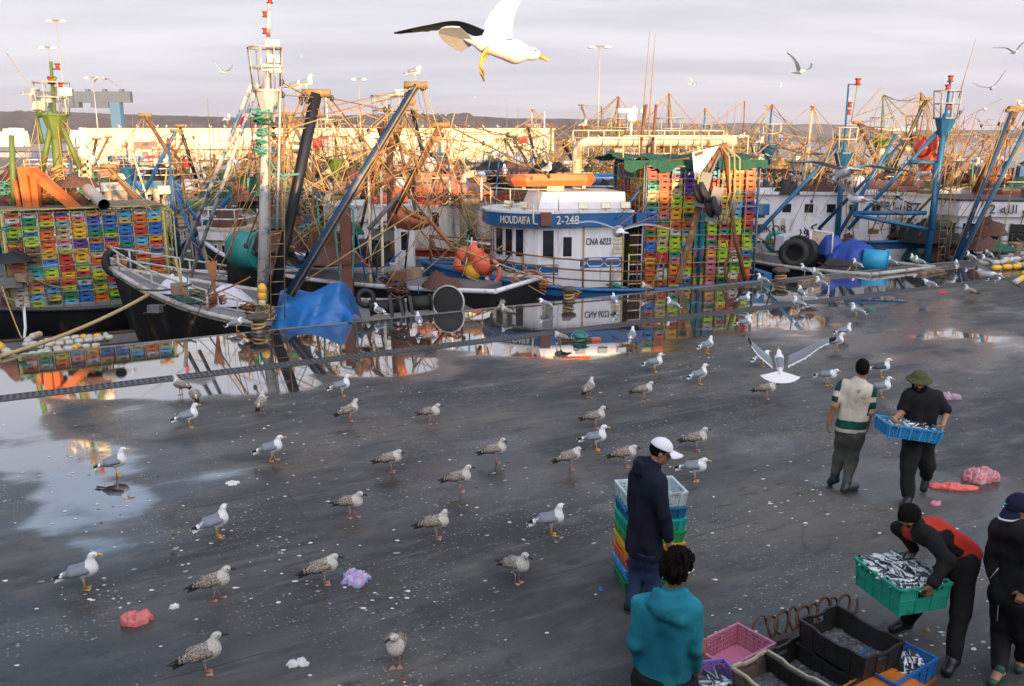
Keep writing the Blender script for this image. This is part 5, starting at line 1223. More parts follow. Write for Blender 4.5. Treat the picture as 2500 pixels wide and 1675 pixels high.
# tall blue mast with red buoys
mast(b7, W(2262, 640, 33.5), W(2320, 196, 34.0), .135, BM, nest=.80, nest_r=.42, split=.82, legs=[(W(2300, 310, 34.), W(2070, 560, 34.5), .075), (W(2303, 300, 34), W(2290, 470, 34.2), .05), (W(2222, 395, 33.9), W(2290, 398, 33.9), .09), (W(2262, 520, 33.5), W(2085, 520, 34.), .08), (W(2265, 560, 33.4), W(2085, 525, 33.8), .08), (W(2285, 400, 33.8), W(2276, 560, 33.2), .09)],
     beacons=[(W(2320, 200, 34), .3), (W(2313, 222, 34), .3), (W(2315, 268, 34), .3)], nest_mat=STEEL, topmat=RUST)
bx = MB(); bx.tube([W(2340, 240, 34), W(2382, 96, 34)], [.022, .008], 4); bx.build("whip_aerial", WIRE, b7, world=True)
for k, (u, v, r_) in enumerate(((2254, 362, .33), (2284, 350, .32), (2262, 396, .32), (2278, 374, .26))):
    o = MB().ball((0, 0, 0), r_, 12, 0, (1, 1, 1.1)).lathe([(r_ * .25, r_), (r_ * .2, r_ * 1.35)], n=8).build("float_buoy", BUOYO if k in (1, 2) else M("red_buoy", (.62, .05, .03), .4, dirt=(.6, .2, .1), dirt_amt=.2)); setm(o, Matrix.Translation(W(u, v, 34.6))); tag(o, ["big red buoy leftmost in the bunch hung on the tall blue mast", "red buoy at upper right of the bunch on the blue mast", "lowest red buoy of the bunch on the blue mast", "small red buoy tucked behind the others on the blue mast"][k], "buoy", "red buoys on the blue mast")
# right edge boat with arabic name
bZ = boat_thing("white wheelhouse boat with curved lettered brow and wide windows at the right edge", 21.6, 38.0, 166)
pZ = hull(bZ, 11, 4.6, 1.2, .8, .1, hm=NAVY, sm=WHITE, gm=WHITE, dm=DECK)
ply = [(2.6, 1.8), (-2.8, 1.8), (-2.8, -1.8), (2.6, -1.8), (3.3, -1.0), (3.5, 0), (3.3, 1.0)]
wz = house(bZ, ply, 1.0, 2.85, WHITE, band=WHITE, band_h=.62, roof=DSTEEL, roof_over=.22)
wall_windows(wz, (-2.7, 1.8), (2.6, 1.8), 6, 1.7, 2.6, .78); wall_windows(wz, (2.6, 1.8), (3.3, 1.0), 1, 1.7, 2.6, .8); wall_windows(wz, (3.3, 1.0), (3.5, 0), 1, 1.7, 2.6, .8)
xz = wmat(bZ).to_3x3() @ V((-1, 0, 0)); lz = lambda x, y, z: wmat(bZ) @ V((x, y, z))
lettering("2 \uFEEA\uFEE0\uFEDF\uFE8D \uFEEE\uFE91 \uFE8E\uFE9F", .52, INKB, wz, lz(.5, 2.045, 3.15), xz)
rail(bZ, [pZ(q, 1, 1) for q in (.2, .32, .44, .56, .66, .75, .82, .88, .93, .97)], .95, (.33, .66, 1.), .024, DSTEEL, "deck_railing"); rail(bZ, [pZ(q, 1, 1) for q in (.86, .9, .94, .97, .99)], .95, (.5, 1.), .035, WHITE, "bow_rail")
pl = MB(); pl.box(-2.2, -1.2, 3.6, -.4, 1.2, 3.85); pl.build("boat_cover", MATS["faded_red"], bZ)
for (u0, v0, u1, v1, r_, m_) in ((2340, 640, 2520, 285, .095, BM), (2330, 640, 2470, 270, .09, MATS["blue_black_boom"]), (2200, 560, 2420, 330, .05, RUST), (2020, 620, 2190, 325, .08, BM), (1998, 560, 2210, 340, .07, MATS["blue_black_boom"])):
    boom(bZ if u0 > 2250 else bN, W(u0, v0, 33.2 if u0 > 2250 else 35), W(u1, v1, 34), r_, m_, True, edge=r_ > .08)
boom(bZ, W(2380, 470, 35), W(2482, 265, 35), .13, RUST, True, r2=.14)
for i in range(60):
    if i % 2: a = (random.uniform(2330, 2520), random.uniform(260, 320), 34.2); b = (a[0] - random.uniform(20, 190), random.uniform(420, 650), 33.4); t_ = bZ
    elif i % 3 == 0: a = (random.uniform(2180, 2460), random.uniform(262, 350), 34.5); b = (random.uniform(2300, 2520), random.uniform(290, 420), 34.8); t_ = b7
    else: a = (random.uniform(2030, 2200), random.uniform(320, 380), 35.2); b = (a[0] + random.uniform(-110, 60), random.uniform(440, 610), 35); t_ = bN
    if i % 5 == 0: tackle(t_, W(*a), W(*b), 2, .07, .014, ROPE)
    else: line(t_, W(*a), W(*b), .017, .1 * random.random(), (ROPE, WIRE, OROPE, RUST)[i % 4])
lad = MB(); a0, a1, b0, b1 = W(2130, 560, 34.5), W(2195, 405, 34.6), W(2150, 562, 34.5), W(2215, 408, 34.6); lad.tube([a0, a1], .03, 5); lad.tube([b0, b1], .03, 5)
for k in range(11): lad.tube([a0.lerp(a1, k / 10), b0.lerp(b1, k / 10)], .022, 4)
lad.build("ladder", M("gold_rust", (.38, .22, .07), .6), b7, world=True)
mbx = MB(); tyre(mbx, W(2325, 615, 34.), .34, (.2, -1, 0)); mbx.build("tyre_fender", RUBBER, bZ, world=True)
heap(bZ, W(2395, 608, 34.6), .9, .6, .5, NET, "net_heap", 3.); heap(bZ, W(2430, 612, 34.4), .9, .35, .3, GNET, "net_heap", 3.5); heap(b7, W(2260, 590, 35), 1.0, .8, .8, M("black_net"), "net_heap", 1.)
# ================================================================== the jumble of boats further out
FRN = random.Random(77)
OFFW = M("weathered_white", (.50, .46, .40), .6, 0, .2, 1.5, rust=.46, dirt=(.3, .22, .15), dirt_amt=.45, streak=.3)
HCOL = [("white", WHITE), ("blue", BLUE), ("green", GREEN), ("red brown", BROWN), ("black", BLACK), ("grey", GREYP), ("teal", TEAL), ("navy", NAVY)]
TCOL = [("red", RED), ("blue", SKYBLUE), ("green", GREEN), ("white", WHITE), ("cream", CREAM), ("orange", ORANGE)]
def far_boat(x, y, rz, L, hc, tc, extra, label, clutter=1.0, big=1.0, masth=None):
    t = thing("fishing_boat", label, "fishing boat", (x, y, WATER), R(rz), "fishing boats moored in the harbour"); rn = FRN
    B = L * .33; fb = 1.35 * big
    h = hull(t, L, B, fb, .95 * big, .2, hm=hc, sm=tc, gm=tc if tc != hc else WHITE, dm=DECK, ns=16)
    hx = rn.choice((-.22, -.1, .12)) * L; hl = L * .13; hw = B * .34; z0 = fb - .1; hh = 2.0 * big
    ply = [(hx + hl, hw * .55), (hx + hl * .7, hw), (hx - hl, hw), (hx - hl, -hw), (hx + hl * .7, -hw), (hx + hl, -hw * .55)]
    if extra == 'low': hl, hw, hh = L * .06, B * .2, 1.1; ply = [(hx + hl, hw * .55), (hx + hl * .7, hw), (hx - hl, hw), (hx - hl, -hw), (hx + hl * .7, -hw), (hx + hl, -hw * .55)]
    w = house(t, ply, z0, z0 + hh, OFFW if rn.random() < .7 else CREAM, band=tc, band_h=.35, roof=rn.choice((WHITE, GREYP, CREAM, WOOD)), roof_over=.18)
    for s_ in (1, -1):
        a, b = ((hx - hl * .9, s_ * hw), (hx + hl * .65, s_ * hw)); a, b = (a, b) if s_ > 0 else (b, a); wall_windows(w, b, a, 4, z0 + hh * .5, z0 + hh * .86, .62)
    wall_windows(w, (hx + hl, -hw * .55), (hx + hl, hw * .55), 2, z0 + hh * .5, z0 + hh * .86, .7)
    zr = z0 + hh + .4
    rail(t, [(hx - hl, hw, zr), (hx + hl * .7, hw, zr), (hx + hl, 0, zr), (hx + hl * .7, -hw, zr), (hx - hl, -hw, zr), (hx - hl, hw, zr)], .7, (.5, 1.), .03, rn.choice((CREAM, STEEL, WHITE)), "roof_railing")
    lp = lambda px, py, pz: wmat(t) @ V((px, py, pz))
    mx = hx + hl + rn.uniform(.5, 1.6) if rn.random() < .6 else hx - hl - .6
    mh = (masth or rn.uniform(5.0, 7.6)) * big * (.95 if x > 1 and y < 72 else .75 if (y > 48 and x < -8) or extra == 'low' else 1)
    mm = rn.choice((BLUE, BM, CREAM, RUST, OLIVE, WHITE, RUST)); top = (mx + rn.uniform(-.3, .3), rn.uniform(-.2, .2), z0 + mh)
    legs = [(lp(mx, 0, z0 + mh * .66), lp(mx - s_ * 1.6, B * .3 * k, z0), .07) for s_, k in ((1, .6), (1, -.6))]
    mast(t, lp(mx, 0, z0), lp(*top), .13, mm, nest=.7 if rn.random() < .75 else None, nest_r=.5, split=.7, legs=legs, beacons=[(lp(top[0], top[1], top[2] - .25), .24)] if rn.random() < .6 else [], lamps=[(lp(mx + .2, .2, z0 + mh * .6), .36, (.2, -1, 0))], ladder=rn.random() < .5, nest_mat=rn.choice((CREAM, STEEL, WIRE)))
    tips = []
    for k in range(rn.choice((2, 2, 3))):
        a = (mx + rn.uniform(-.4, .4), rn.uniform(-.5, .5), z0 + rn.uniform(.2, 1.2)); an = rn.uniform(0, 6.28); el = rn.uniform(.55, 1.15); ln_ = rn.uniform(4, 6.2) * big
        b = (a[0] + math.cos(an) * math.cos(el) * ln_, a[1] + math.sin(an) * math.cos(el) * ln_ * .7, a[2] + math.sin(el) * ln_); tips.append(b)
        boom(t, lp(*a), lp(*b), .11, rn.choice((BLUE, RUST, CREAM, DARKB, RUST, WOOD)), True)
    pts = [(mx, 0, z0 + mh * .68), top] + tips * 2; rg = [MB(), MB()]
    ends = [(L * .47, 0, fb + .9), (-L * .47, B * .3, fb + .2), (-L * .47, -B * .3, fb + .2), (L * .2, B * .45, fb), (L * .2, -B * .45, fb), (-L * .2, B * .45, fb), (-L * .2, -B * .45, fb), (hx, 0, zr), (hx - hl, hw, zr), (hx + hl, -hw, zr)]
    for k in range(int(24 * clutter * (.55 if y > 48 and x < -8 else (.35 if extra == 'low' else 2.3 if x > 1 and y < 72 else 1.6 if y < 50 else 1.1)))):
        a = rn.choice(pts); b = rn.choice(ends + tips + ends) if rn.random() < .85 else rn.choice(pts)
        if a == b: continue
        rg[k % 2].tube(sag(a, tuple(q + rn.uniform(-.4, .4) for q in b), rn.uniform(0, .35), 4), .013 if y < 60 else .017, 4)
    rg[0].build("rigging", ROPE, t); rg[1].build("rigging", WIRE, t)
    # gear on deck and roof
    if y < 70:
        heap(t, lp(hx, 0, zr - .05), hl * .9, hw * .8, .7, rn.choice((NET, GNET, M('black_net'), NET)), "net_heap", rn.random() * 9, rough=.7)
        for k in range(7): px, py = rn.uniform(-.42, .42) * L, rn.uniform(-.4, .4) * B; line(t, (px, py, fb), (px + rn.uniform(-1.2, 1.2), py + rn.uniform(-.6, .6), fb + rn.uniform(1.6, 4.2)), rn.uniform(.03, .06), 0, rn.choice((CREAM, RUST, WOOD, BLUE, ROPE, STEEL)), "pole", False)
    heap(t, lp(rn.choice((-.35, .3)) * L, rn.uniform(-.3, .3), fb - .3), L * .11, B * .3, 1.0, rn.choice((NET, NET, GNET, M("black_net"))), "net_heap", rn.random() * 9, rough=.6)
    heap(t, lp(rn.choice((-.4, .37)) * L, rn.uniform(-.3, .3), fb - .3), L * .07, B * .25, .7, rn.choice((NET, GNET, BTARP, MATS["white_cover"])), "gear_heap", rn.random() * 9, rough=.6)
    r_ = rn.random()
    if r_ < .6: radar(t, lp(hx, rn.uniform(-.3, .3), zr), h=.8, bar=1.3, ang=rn.random() * 3)
    if rn.random() < .7: mb = MB(); c = V((hx - hl * .4, hw * .4, zr)); mb.tube([c, c + V((0, 0, 1.1))], .05, 6); mb.ball(c + V((0, 0, 1.25)), .28, 10, sc=(1, 1, 1.1)); mb.build("satellite_dome", WHITE, t)
    if rn.random() < .6:
        mb = MB(); c = V((hx - hl - .5, hw * .5, z0)); mb.tube([c, c + V((0, 0, hh + .9)), c + V((-.15, 0, hh + 1.2)), c + V((-.6, 0, hh + 1.3))], .15, 9); mb.build("exhaust_pipe", rn.choice((CREAM, STEEL, RUST)), t)
    if rn.random() < .6: mb = MB(); tyre(mb, (rn.uniform(-.3, .3) * L, B * .5, fb - .2), .36, (0, 1, 0)); mb.build("tyre_fender", RUBBER, t)
    mb = MB()
    for k in range(2): mb.tube([(hx - k * .5, hw * .8, zr), (hx - k * .5 + rn.uniform(-.3, .3), hw * .8, zr + rn.uniform(2.5, 4))], [.025, .01], 4)
    mb.build("whip_aerial", WIRE, t)
    if extra == 'rack':
        rb_ = MB(); c0, c1 = -L * .46, -L * .46 + 2.6; zz0, zz1 = fb - .3, fb + 2.3
        for i in range(7): rb_.tube([(c0 + (c1 - c0) * i / 6, B * .43, zz0), (c0 + (c1 - c0) * i / 6, B * .43, zz1)], .03, 4)
        for i in range(6): rb_.tube([(c0, B * .43, zz0 + (zz1 - zz0) * i / 5), (c1, B * .43, zz0 + (zz1 - zz0) * i / 5)], .03, 4)
        rb_.build("rack_bars", CREAM, t)
        cb_ = MB(); cols = rn.sample(list(CRC), 8)
        for i in range(6):
            for k in range(13): cb_.box(c0 + (c1 - c0) * i / 6 + .02, -B * .3, zz0 + k * .2, c0 + (c1 - c0) * (i + 1) / 6 - .02, B * .41, zz0 + k * .2 + .185, rn.randrange(8))
        o = cb_.build("stacked_crates", [CRM[c] for c in cols]); setm(o, wmat(t)); tag(o, "distant stack of coloured fish crates on the " + label.split(' moored')[0].split(',')[0][:60], "crates", kind='stuff')
    if extra == 'raft': lrn = MB(); lrn.tube([(hx + .9 * math.cos(a), .5 * math.sin(a), zr + .35) for a in [2 * math.pi * k / 14 for k in range(14)]], .2, 7, closed=True); lrn.build("life_raft", ORANGE, t)
    if extra == 'cover': lrn = MB(); lrn.tube([(hx - hl, 0, zr + .5), (hx + hl + .6, 0, zr + .5)], [.35, .3], 10); lrn.build("boat_cover", rn.choice((RED, MATS["faded_red"], ORANGE, BTARP)), t)
    if extra == 'flag': lrn = MB(); p0 = V(pts[0]) + V((.1, 0, .3)); lrn.grid(lambda a, b: p0 + V((.8 * a, .1 * math.sin(a * 6), -.5 * b - .1 * a)), 6, 4); lrn.build("flag", MATS["red_flag"], t)
    return t
FB = [  # pixel column, distance, heading, length, hull, trim, extra, label
 (500, 36.5, 160, 12, "red brown", "green", None, "red brown boat with green rim, its white bow showing left of the tall mast"),
 (380, 38, 200, 10, "green", "cream", 'low', "green boat just behind the left crate rack"),
 (470, 33.5, 168, 13, "grey", "white", 'low', "weathered grey wooden boat alongside, right of the left crate rack"),
 (640, 41, 150, 13, "black", "blue", 'low', "black boat with blue trim behind the tall crow's nest mast"),
 (800, 44, 205, 13, "navy", "orange", 'flag', "navy boat with orange trim seen between the two booms"),
 (960, 40, 165, 13, "white", "red", 'cover', "white boat with red trim above the rusty chute"),
 (1150, 42, 190, 14, "red brown", "red", 'cover', "red brown boat with red roof box behind the life raft"),
 (1330, 40, 172, 14, "green", "green", 'cover', "green boat behind the white wheelhouse and the bent pipe"),
 (1480, 46, 195, 14, "blue", "cream", 'raft', "blue boat with cream trim right behind the green net canopy"),
 (1640, 44, 160, 14, "black", "white", 'rack', "black boat with crate rack behind the rusty crane"),
 (1830, 45, 175, 14, "white", "red", 'rack', "white boat with red trim and crates, above the lettered white bow"),
 (1960, 43, 150, 13, "navy", "cream", None, "navy boat with cream trim beside the blue mast"),
 (2160, 45, 190, 13, "red brown", "white", 'cover', "red brown boat behind the numbered wheelhouse"),
 (2330, 44, 170, 14, "blue", "red", 'cover', "blue boat with red trim behind the tall blue mast"),
 (2480, 46, 160, 14, "black", "orange", None, "black boat with orange trim at the right edge, second row"),
 (330, 52, 185, 13, "white", "blue", 'flag', "white boat with blue trim in the sunny left group"),
 (90, 50, 170, 14, "blue", "white", 'cover', "blue boat with white trim behind the orange crane"),
 (200, 60, 200, 13, "red brown", "cream", 'raft', "red brown boat with cream trim left of the warehouse corner"),
 (560, 58, 175, 14, "green", "white", None, "green boat with white trim before the warehouse canopy"),
 (430, 72, 190, 14, "black", "red", 'flag', "black boat with red trim and lattice mast before the cream wall"),
 (700, 64, 165, 14, "teal", "cream", 'cover', "teal boat with cream trim in the middle distance"),
 (880, 60, 200, 14, "white", "orange", 'raft', "white boat with orange trim before the warehouse"),
 (1010, 72, 180, 14, "blue", "red", 'flag', "blue boat with red trim below the warehouse lettering"),
 (1140, 60, 160, 14, "black", "cream", None, "black boat with cream trim right below the dark saloon car"),
 (1270, 66, 195, 14, "navy", "white", 'flag', "navy boat with white trim near the warehouse end"),
 (1400, 58, 170, 15, "grey", "blue", 'raft', "grey boat with blue trim left of the whip aerials"),
 (1560, 64, 185, 15, "teal", "white", None, "teal boat with white trim right of the whip aerials"),
 (1700, 60, 165, 15, "red brown", "orange", 'cover', "red brown boat with orange trim under the far headland"),
 (1850, 66, 200, 14, "green", "red", None, "green boat with red trim before the open sea"),
 (1610, 84, 175, 20, "red brown", "cream", None, "large red hulled trawler in the far row below the hills"),
 (1450, 92, 180, 19, "black", "white", None, "large black trawler in the far row right of the warehouse"),
 (250, 90, 180, 15, "white", "green", 'cover', "white boat with green trim below the gantry leg"),
 (620, 92, 185, 15, "blue", "cream", None, "blue boat with cream trim in the far row before the warehouse"),
 (820, 88, 170, 15, "grey", "red", 'flag', "grey boat with red trim in the far row before the warehouse"),
 (950, 98, 180, 15, "white", "blue", None, "white boat with blue trim moored at the far quay"),
 (1760, 92, 185, 16, "navy", "red", None, "navy boat with red trim in the far row before the sea"),
 (40, 76, 175, 14, "grey", "white", None, "grey boat with white trim at the far left edge"),
]
HD, TD = dict(HCOL), dict(TCOL); TD["blue"] = SKYBLUE
FBT = []
for (u, Y, rz, Ln, hc, tc, ex, lab) in FB:
    p = PY(u, 420, Y); big = 1.35 if "large" in lab else 1.0
    FBT.append((u, Y, far_boat(p.x, Y, rz, Ln, HD[hc], TD[tc], ex, lab, 1.25 if Y < 70 else .8, big)))

# loose spars, nets hung out and slack lines over the sunlit decks
GOLD = M("sunlit_gold_net", (.36, .22, .08), .9, 0, .5, 10., bump=.8)  # golden sunlight put into the net colour
for (u, Y, t) in FBT:
    if Y > 68 or u < 560: continue
    rn = random.Random(int(u))
    for k in range(22):
        p = W(u + rn.uniform(-110, 110), rn.uniform(320, 425) if u > 1200 else rn.uniform(350, 450), Y + rn.uniform(-1.5, 1.5)); q = p + V((rn.uniform(-2.6, 2.6), rn.uniform(-.5, .5), rn.uniform(-1.6, .6)))
        line(t, p, q, rn.choice((.018, .025, .025, .045)), rn.uniform(0, .35), rn.choice((ROPE, ROPE, WIRE, GOLD, OROPE, RUST)), "loose_line", True, 6)
    for k in range(3): heap(t, W(u + rn.uniform(-90, 90), rn.uniform(410, 440), Y + rn.uniform(-1, 1)), rn.uniform(.6, 1.2), .6, rn.uniform(.25, .5), rn.choice((GOLD, NET, GOLD, M('black_net'))), "hung_net", rn.random() * 9, n=18, rough=.7)
# ================================================================== deck gear of the near boats: poles, coils, hoses, heaps, sheets
def clutter(t, u0, u1, v0, v1, Y, n, seed, heaps=True):
    rn = random.Random(seed); mm = (ROPE, WIRE, RUST, OROPE, DSTEEL, WOOD, TROPE, BLUE, CREAM)
    for i in range(n):
        u, v = rn.uniform(u0, u1), rn.uniform(v0, v1); p = W(u, v, Y + rn.uniform(-.5, .5)); k = rn.random()
        if k < .34: line(t, p, p + V((rn.uniform(-1.6, 1.6), rn.uniform(-.3, .3), rn.uniform(-.9, .9))), rn.uniform(.015, .04), rn.uniform(0, .2), rn.choice(mm), "deck_line")
        elif k < .52: line(t, p, p + V((rn.uniform(-.25, .25), 0, rn.uniform(.6, 1.5))), rn.uniform(.025, .05), 0, rn.choice(mm), "pole")
        elif k < .74: rope_heap(t, p, rn.uniform(.16, .3), 7, rn.choice((ROPE, OROPE, TROPE, NET, WIRE)), .02, rn.uniform(.1, .5), "rope_coil", True, seed * 31 + i)
        elif k < .86 and heaps: heap(t, p - V((0, 0, .3)), rn.uniform(.35, .8), rn.uniform(.3, .5), rn.uniform(.3, .7), rn.choice((NET, GNET, M("black_net"), NET, RUBBER)), "net_heap", rn.random() * 9, n=18, rough=.6)
        else:
            b = MB(); a = rn.uniform(-.6, .6); s_ = rn.uniform(.15, .35); b.box(-s_, -s_ * .7, -s_ * .6, s_, s_ * .7, s_ * .6, 0, Matrix.Translation(p) @ Matrix.Rotation(a, 4, 'Z') @ Matrix.Rotation(a * .3, 4, 'X')); b.build("gear_box", rn.choice((WOOD, GREYP, RUST, BLUE, OFFG)), t, world=True)
OFFG = M("dull_green_box", (.05, .09, .06), .6, rust=.3)
clutter(bN, 1790, 1860, 500, 560, 35.2, 8, 1, False); clutter(b7, 2060, 2290, 550, 620, 35.6, 30, 2); clutter(bZ, 2300, 2500, 540, 630, 35.2, 26, 3); clutter(bR, 1850, 2040, 590, 640, 33., 12, 4, False); clutter(b7, 2150, 2330, 410, 500, 36.5, 20, 5, False); clutter(bZ, 2330, 2500, 400, 470, 36.8, 18, 6, False)
clutter(bN, 1800, 2060, 430, 510, 37, 24, 7); clutter(bB, 600, 960, 540, 640, 28.2, 40, 8); clutter(bB, 560, 900, 430, 540, 30, 36, 9); clutter(bS, 960, 1190, 430, 500, 31.5, 22, 10, False); clutter(bM, 320, 600, 690, 760, 22.9, 10, 11, False)
clutter(bC, 1120, 1240, 640, 690, 28.6, 8, 12, False); clutter(bL, 0, 200, 430, 510, 28, 26, 13); clutter(bL, 0, 60, 560, 760, 25.5, 16, 14)
clutter(bB, 880, 1110, 650, 695, 25.8, 14, 15)
rn = random.Random(40)
for i in range(46):
    a = (rn.uniform(560, 1150), rn.uniform(230, 420), rn.uniform(22.6, 27)); b = (a[0] + rn.uniform(-160, 160), rn.uniform(440, 660), a[2] + rn.uniform(-.3, 1)); line(bB if i % 2 else bS, W(*a), W(*b), rn.choice((.012, .016, .02)), rn.uniform(0, .3), rn.choice((ROPE, ROPE, WIRE, OROPE)), "slack_line")
# ================================================================== market hall behind the camera: it shades the quay
PLASTER = M("hall_plaster", (.55, .52, .47), .85, 0, .15, .6, dirt=(.35, .32, .28), dirt_amt=.3)
hall = thing("market_hall", "long low fish market hall along the back of the quay", "hall", (0, -1.2, 0))
hm_ = MB(); hm_.box(-60, -14, 0, 24, 0, 5.35); hm_.build("wall", PLASTER, hall)
hm_ = MB(); hm_.box(24.02, -14, 0, 90, 0, 6.35); hm_.build("raised_shade_wing", PLASTER, hall)  # unseen wing, made taller to lift the shade on the right-hand boats
hm_ = MB(); hm_.box(-60, -14, 5.352, 23.9, .12, 5.45); hm_.build("roof", MATS["quay_concrete"], hall)
for x in range(-50, 80, 7):
    if abs(x) < 3: continue
    hm_ = MB(); hm_.box(x, .0, 0, x + 3, .06, 3.2); hm_.build("shutter_door", M("hall_door", (.05, .16, .25), .6), hall)
# ================================================================== far quay and warehouse
YW = 145
fq = MB(); fq.box(-150, 128, -4, 14, 230, .25); tag(fq.build("far_quay", MAT_CONC), kind='structure')
CREAMW = M("warehouse_render", (.72, .64, .46), .85, 0, .07, .12, dirt=(.55, .46, .33), dirt_amt=.25, bump=0)
def wx(u): return (u - 1250) / FPX * (YW * CP + .02 * 0 + (4.4 - 3) * SP)
wr = thing("warehouse", "long cream harbour warehouse with flat roof on the far quay", "warehouse", (wx(780), YW, .25))
x0, x1 = wx(215) - wx(780), wx(1352) - wx(780)
w_ = MB(); w_.box(x0, 0, 0, x1, 30, 5.9); w_.build("wall", CREAMW, wr)
w_ = MB(); w_.box(x0 - .2, -.2, 5.9, x1 + .2, 30, 6.1); w_.build("parapet", CREAMW, wr)
w_ = MB(); w_.box(wx(385) - wx(780), -2.2, 2.85, wx(1010) - wx(780), -.01, 3.2); w_.build("canopy", CREAMW, wr)
SHUT = M("brown_shutter", (.25, .15, .12), .7); SLOT = M("slot_dark", (.16, .11, .06), .8)
for (u0, u1, v0, v1) in ((330, 384, 346, 365), (300, 310, 355, 362), (348, 362, 370, 378)):
    a, c = PY(u0, v1, YW), PY(u1, v0, YW); w_ = MB(); w_.box(a.x - wx(780), -.12, a.z - .25, c.x - wx(780), -.005, c.z - .25); w_.build("shutter", SHUT, wr)
for u in (1107, 1133, 1159, 1213, 1233, 1293, 1302, 1327, 1217, 1233):
    a, c = PY(u - 1.3, 349, YW), PY(u + 1.3, 337, YW); w_ = MB(); w_.box(a.x - wx(780), -.08, a.z - .25, c.x - wx(780), -.005, c.z - .25); w_.build("slot_window", SLOT, wr)
for u in (1078, 1107, 1160, 1214, 1233, 1268, 1290, 1320):
    a, c = PY(u - 1.3, 385, YW), PY(u + 1.3, 373, YW); w_ = MB(); w_.box(a.x - wx(780), -.08, a.z - .25, c.x - wx(780), -.005, c.z - .25); w_.build("slot_window", SLOT, wr)
w_ = MB(); rn = random.Random(5)
for (v, u0, u1, h) in ((323, 1130, 1178, 2.2), (328.5, 1126, 1186, 1.6), (334, 1102, 1206, 1.2)):      # rows of dark sign letters, too small to read
    u = u0
    while u < u1:
        du = rn.uniform(1.2, 3.4); a, c = PY(u, v + h * rn.uniform(.5, 1), YW), PY(u + du, v - h * rn.uniform(.4, 1), YW); w_.box(a.x - wx(780), -.06, a.z - .25, c.x - wx(780), -.004, c.z - .25); u += du + rn.uniform(.5, 1.4)
w_.build("sign_lettering", SLOT, wr)
# travel lift gantry
gt = thing("gantry", "grey blue travel lift gantry rising over the warehouse roof", "gantry", (wx(288) * 1.13, 165, .25))
GB = M("gantry_steel", (.10, .13, .17), .6, 0, .15, .4, rust=.3)
kx = 165 / FPX
g_ = MB(); zt = PY(288, 236, 165).z - .25; g_.box((95 - 288) * kx, -.6, zt - 1.0, (325 - 288) * kx, .6, zt + .9); g_.build("beam", GB, gt)
g_ = MB(); g_.box(-.9, -.8, 0, .9, .8, zt - 1.02); g_.build("leg", M("gantry_leg_blue", (.08, .17, .28), .6), gt)
g_ = MB(); g_.box((120 - 288) * kx - .9, -.8, 0, (120 - 288) * kx + .9, .8, zt - 1.02); g_.build("leg", M("gantry_leg_blue"), gt)
for du in (-105, -35):
    g_ = MB(); g_.box(du * kx - 1.6, -.8, zt - 1.9, du * kx + 1.6, .8, zt - 1.02); g_.build("hoist", GB, gt)
g_ = MB()
for k in range(6): g_.box((100 - 288 + k * 40) * kx, -.5, zt + .9, (108 - 288 + k * 40) * kx, .5, zt + 1.3)
g_.build("trolley_rail", GB, gt)
# lamp posts
def lamp_post(u, v, Y, label, k=1.):
    p = PY(u, v, Y); t = thing("lamp_post", label, "lamp post", (p.x, Y, .25), 0, "lamp posts beyond the boats"); h = p.z - .25
    MB().tube([(0, 0, 0), (0, 0, h)], [.15 * k, .08 * k], 8).build("pole", STEEL, t)
    b = MB(); b.beam((-1.15 * k, 0, h), (1.15 * k, 0, h), .22 * k, .16 * k); b.build("crossarm", GREYP, t)
    for s in (-1, 1): b = MB(); b.lathe([(.2 * k, .1), (.5 * k, -.12), (.46 * k, -.3), (.1, -.34)], (s * .95 * k, -.1, h), 10); b.build("lamp_head", LAMPW if False else M("lamp_shell", (.85, .82, .75), .3, bump=0), t)
lamp_post(137, 50, 130, "tallest double headed lamp post, far left of the harbour")
lamp_post(117, 115, 150, "shorter lamp post just left of the tallest one")
lamp_post(226, 189, 160, "lamp post in front of the travel lift gantry")
lamp_post(876, 192, 170, "slim lamp post seen between the two booms")
lamp_post(1464, 113, 131, "double headed lamp post right of the warehouse end", 1.15)
# parked cars on the far quay
def car(u, v, Y, col, rz, label):
    p = PY(u, v, Y); t = thing("parked_car", label, "car", (p.x, Y, .26), rz, "cars parked by the warehouse")
    prof = [(-2.1, .35), (-2.15, .75), (-1.6, .92), (-1.0, 1.38), (.35, 1.42), (1.05, .98), (1.95, .82), (2.12, .55), (2.1, .3)]
    b = MB(); n = len(prof); vs = [(x, -.82 + (.14 if z > 1.2 else 0), z) for x, z in prof] + [(x, .82 - (.14 if z > 1.2 else 0), z) for x, z in prof]
    b.add(vs, [tuple(range(n)), tuple(range(2 * n - 1, n - 1, -1))] + [(i, n + i, n + (i + 1) % n, (i + 1) % n) for i in range(n)]); b.build("body", col, t)
    b = MB(); b.add([(-1.35, -.80, .98), (-.95, -.72, 1.33), (.3, -.72, 1.36), (.85, -.80, 1.0)], [(0, 3, 2, 1)]); b.build("side_window", GLASS, t)
    for x in (-1.3, 1.3): b = MB(); b.tube([(x, -.86, .32), (x, -.66, .32)], .32, 14); b.tube([(x, -.87, .32), (x, -.80, .32)], .18, 10, 1); b.build("wheel", [RUBBER, STEEL], t)
car(1133, 398, 140, M("car_dark", (.012, .016, .018), .25, coat=.6), 0, "dark saloon car parked before the warehouse wall")
car(1205, 392, 142, M("car_grey", (.06, .06, .065), .3), .2, "small grey car half hidden by masts right of the dark saloon")
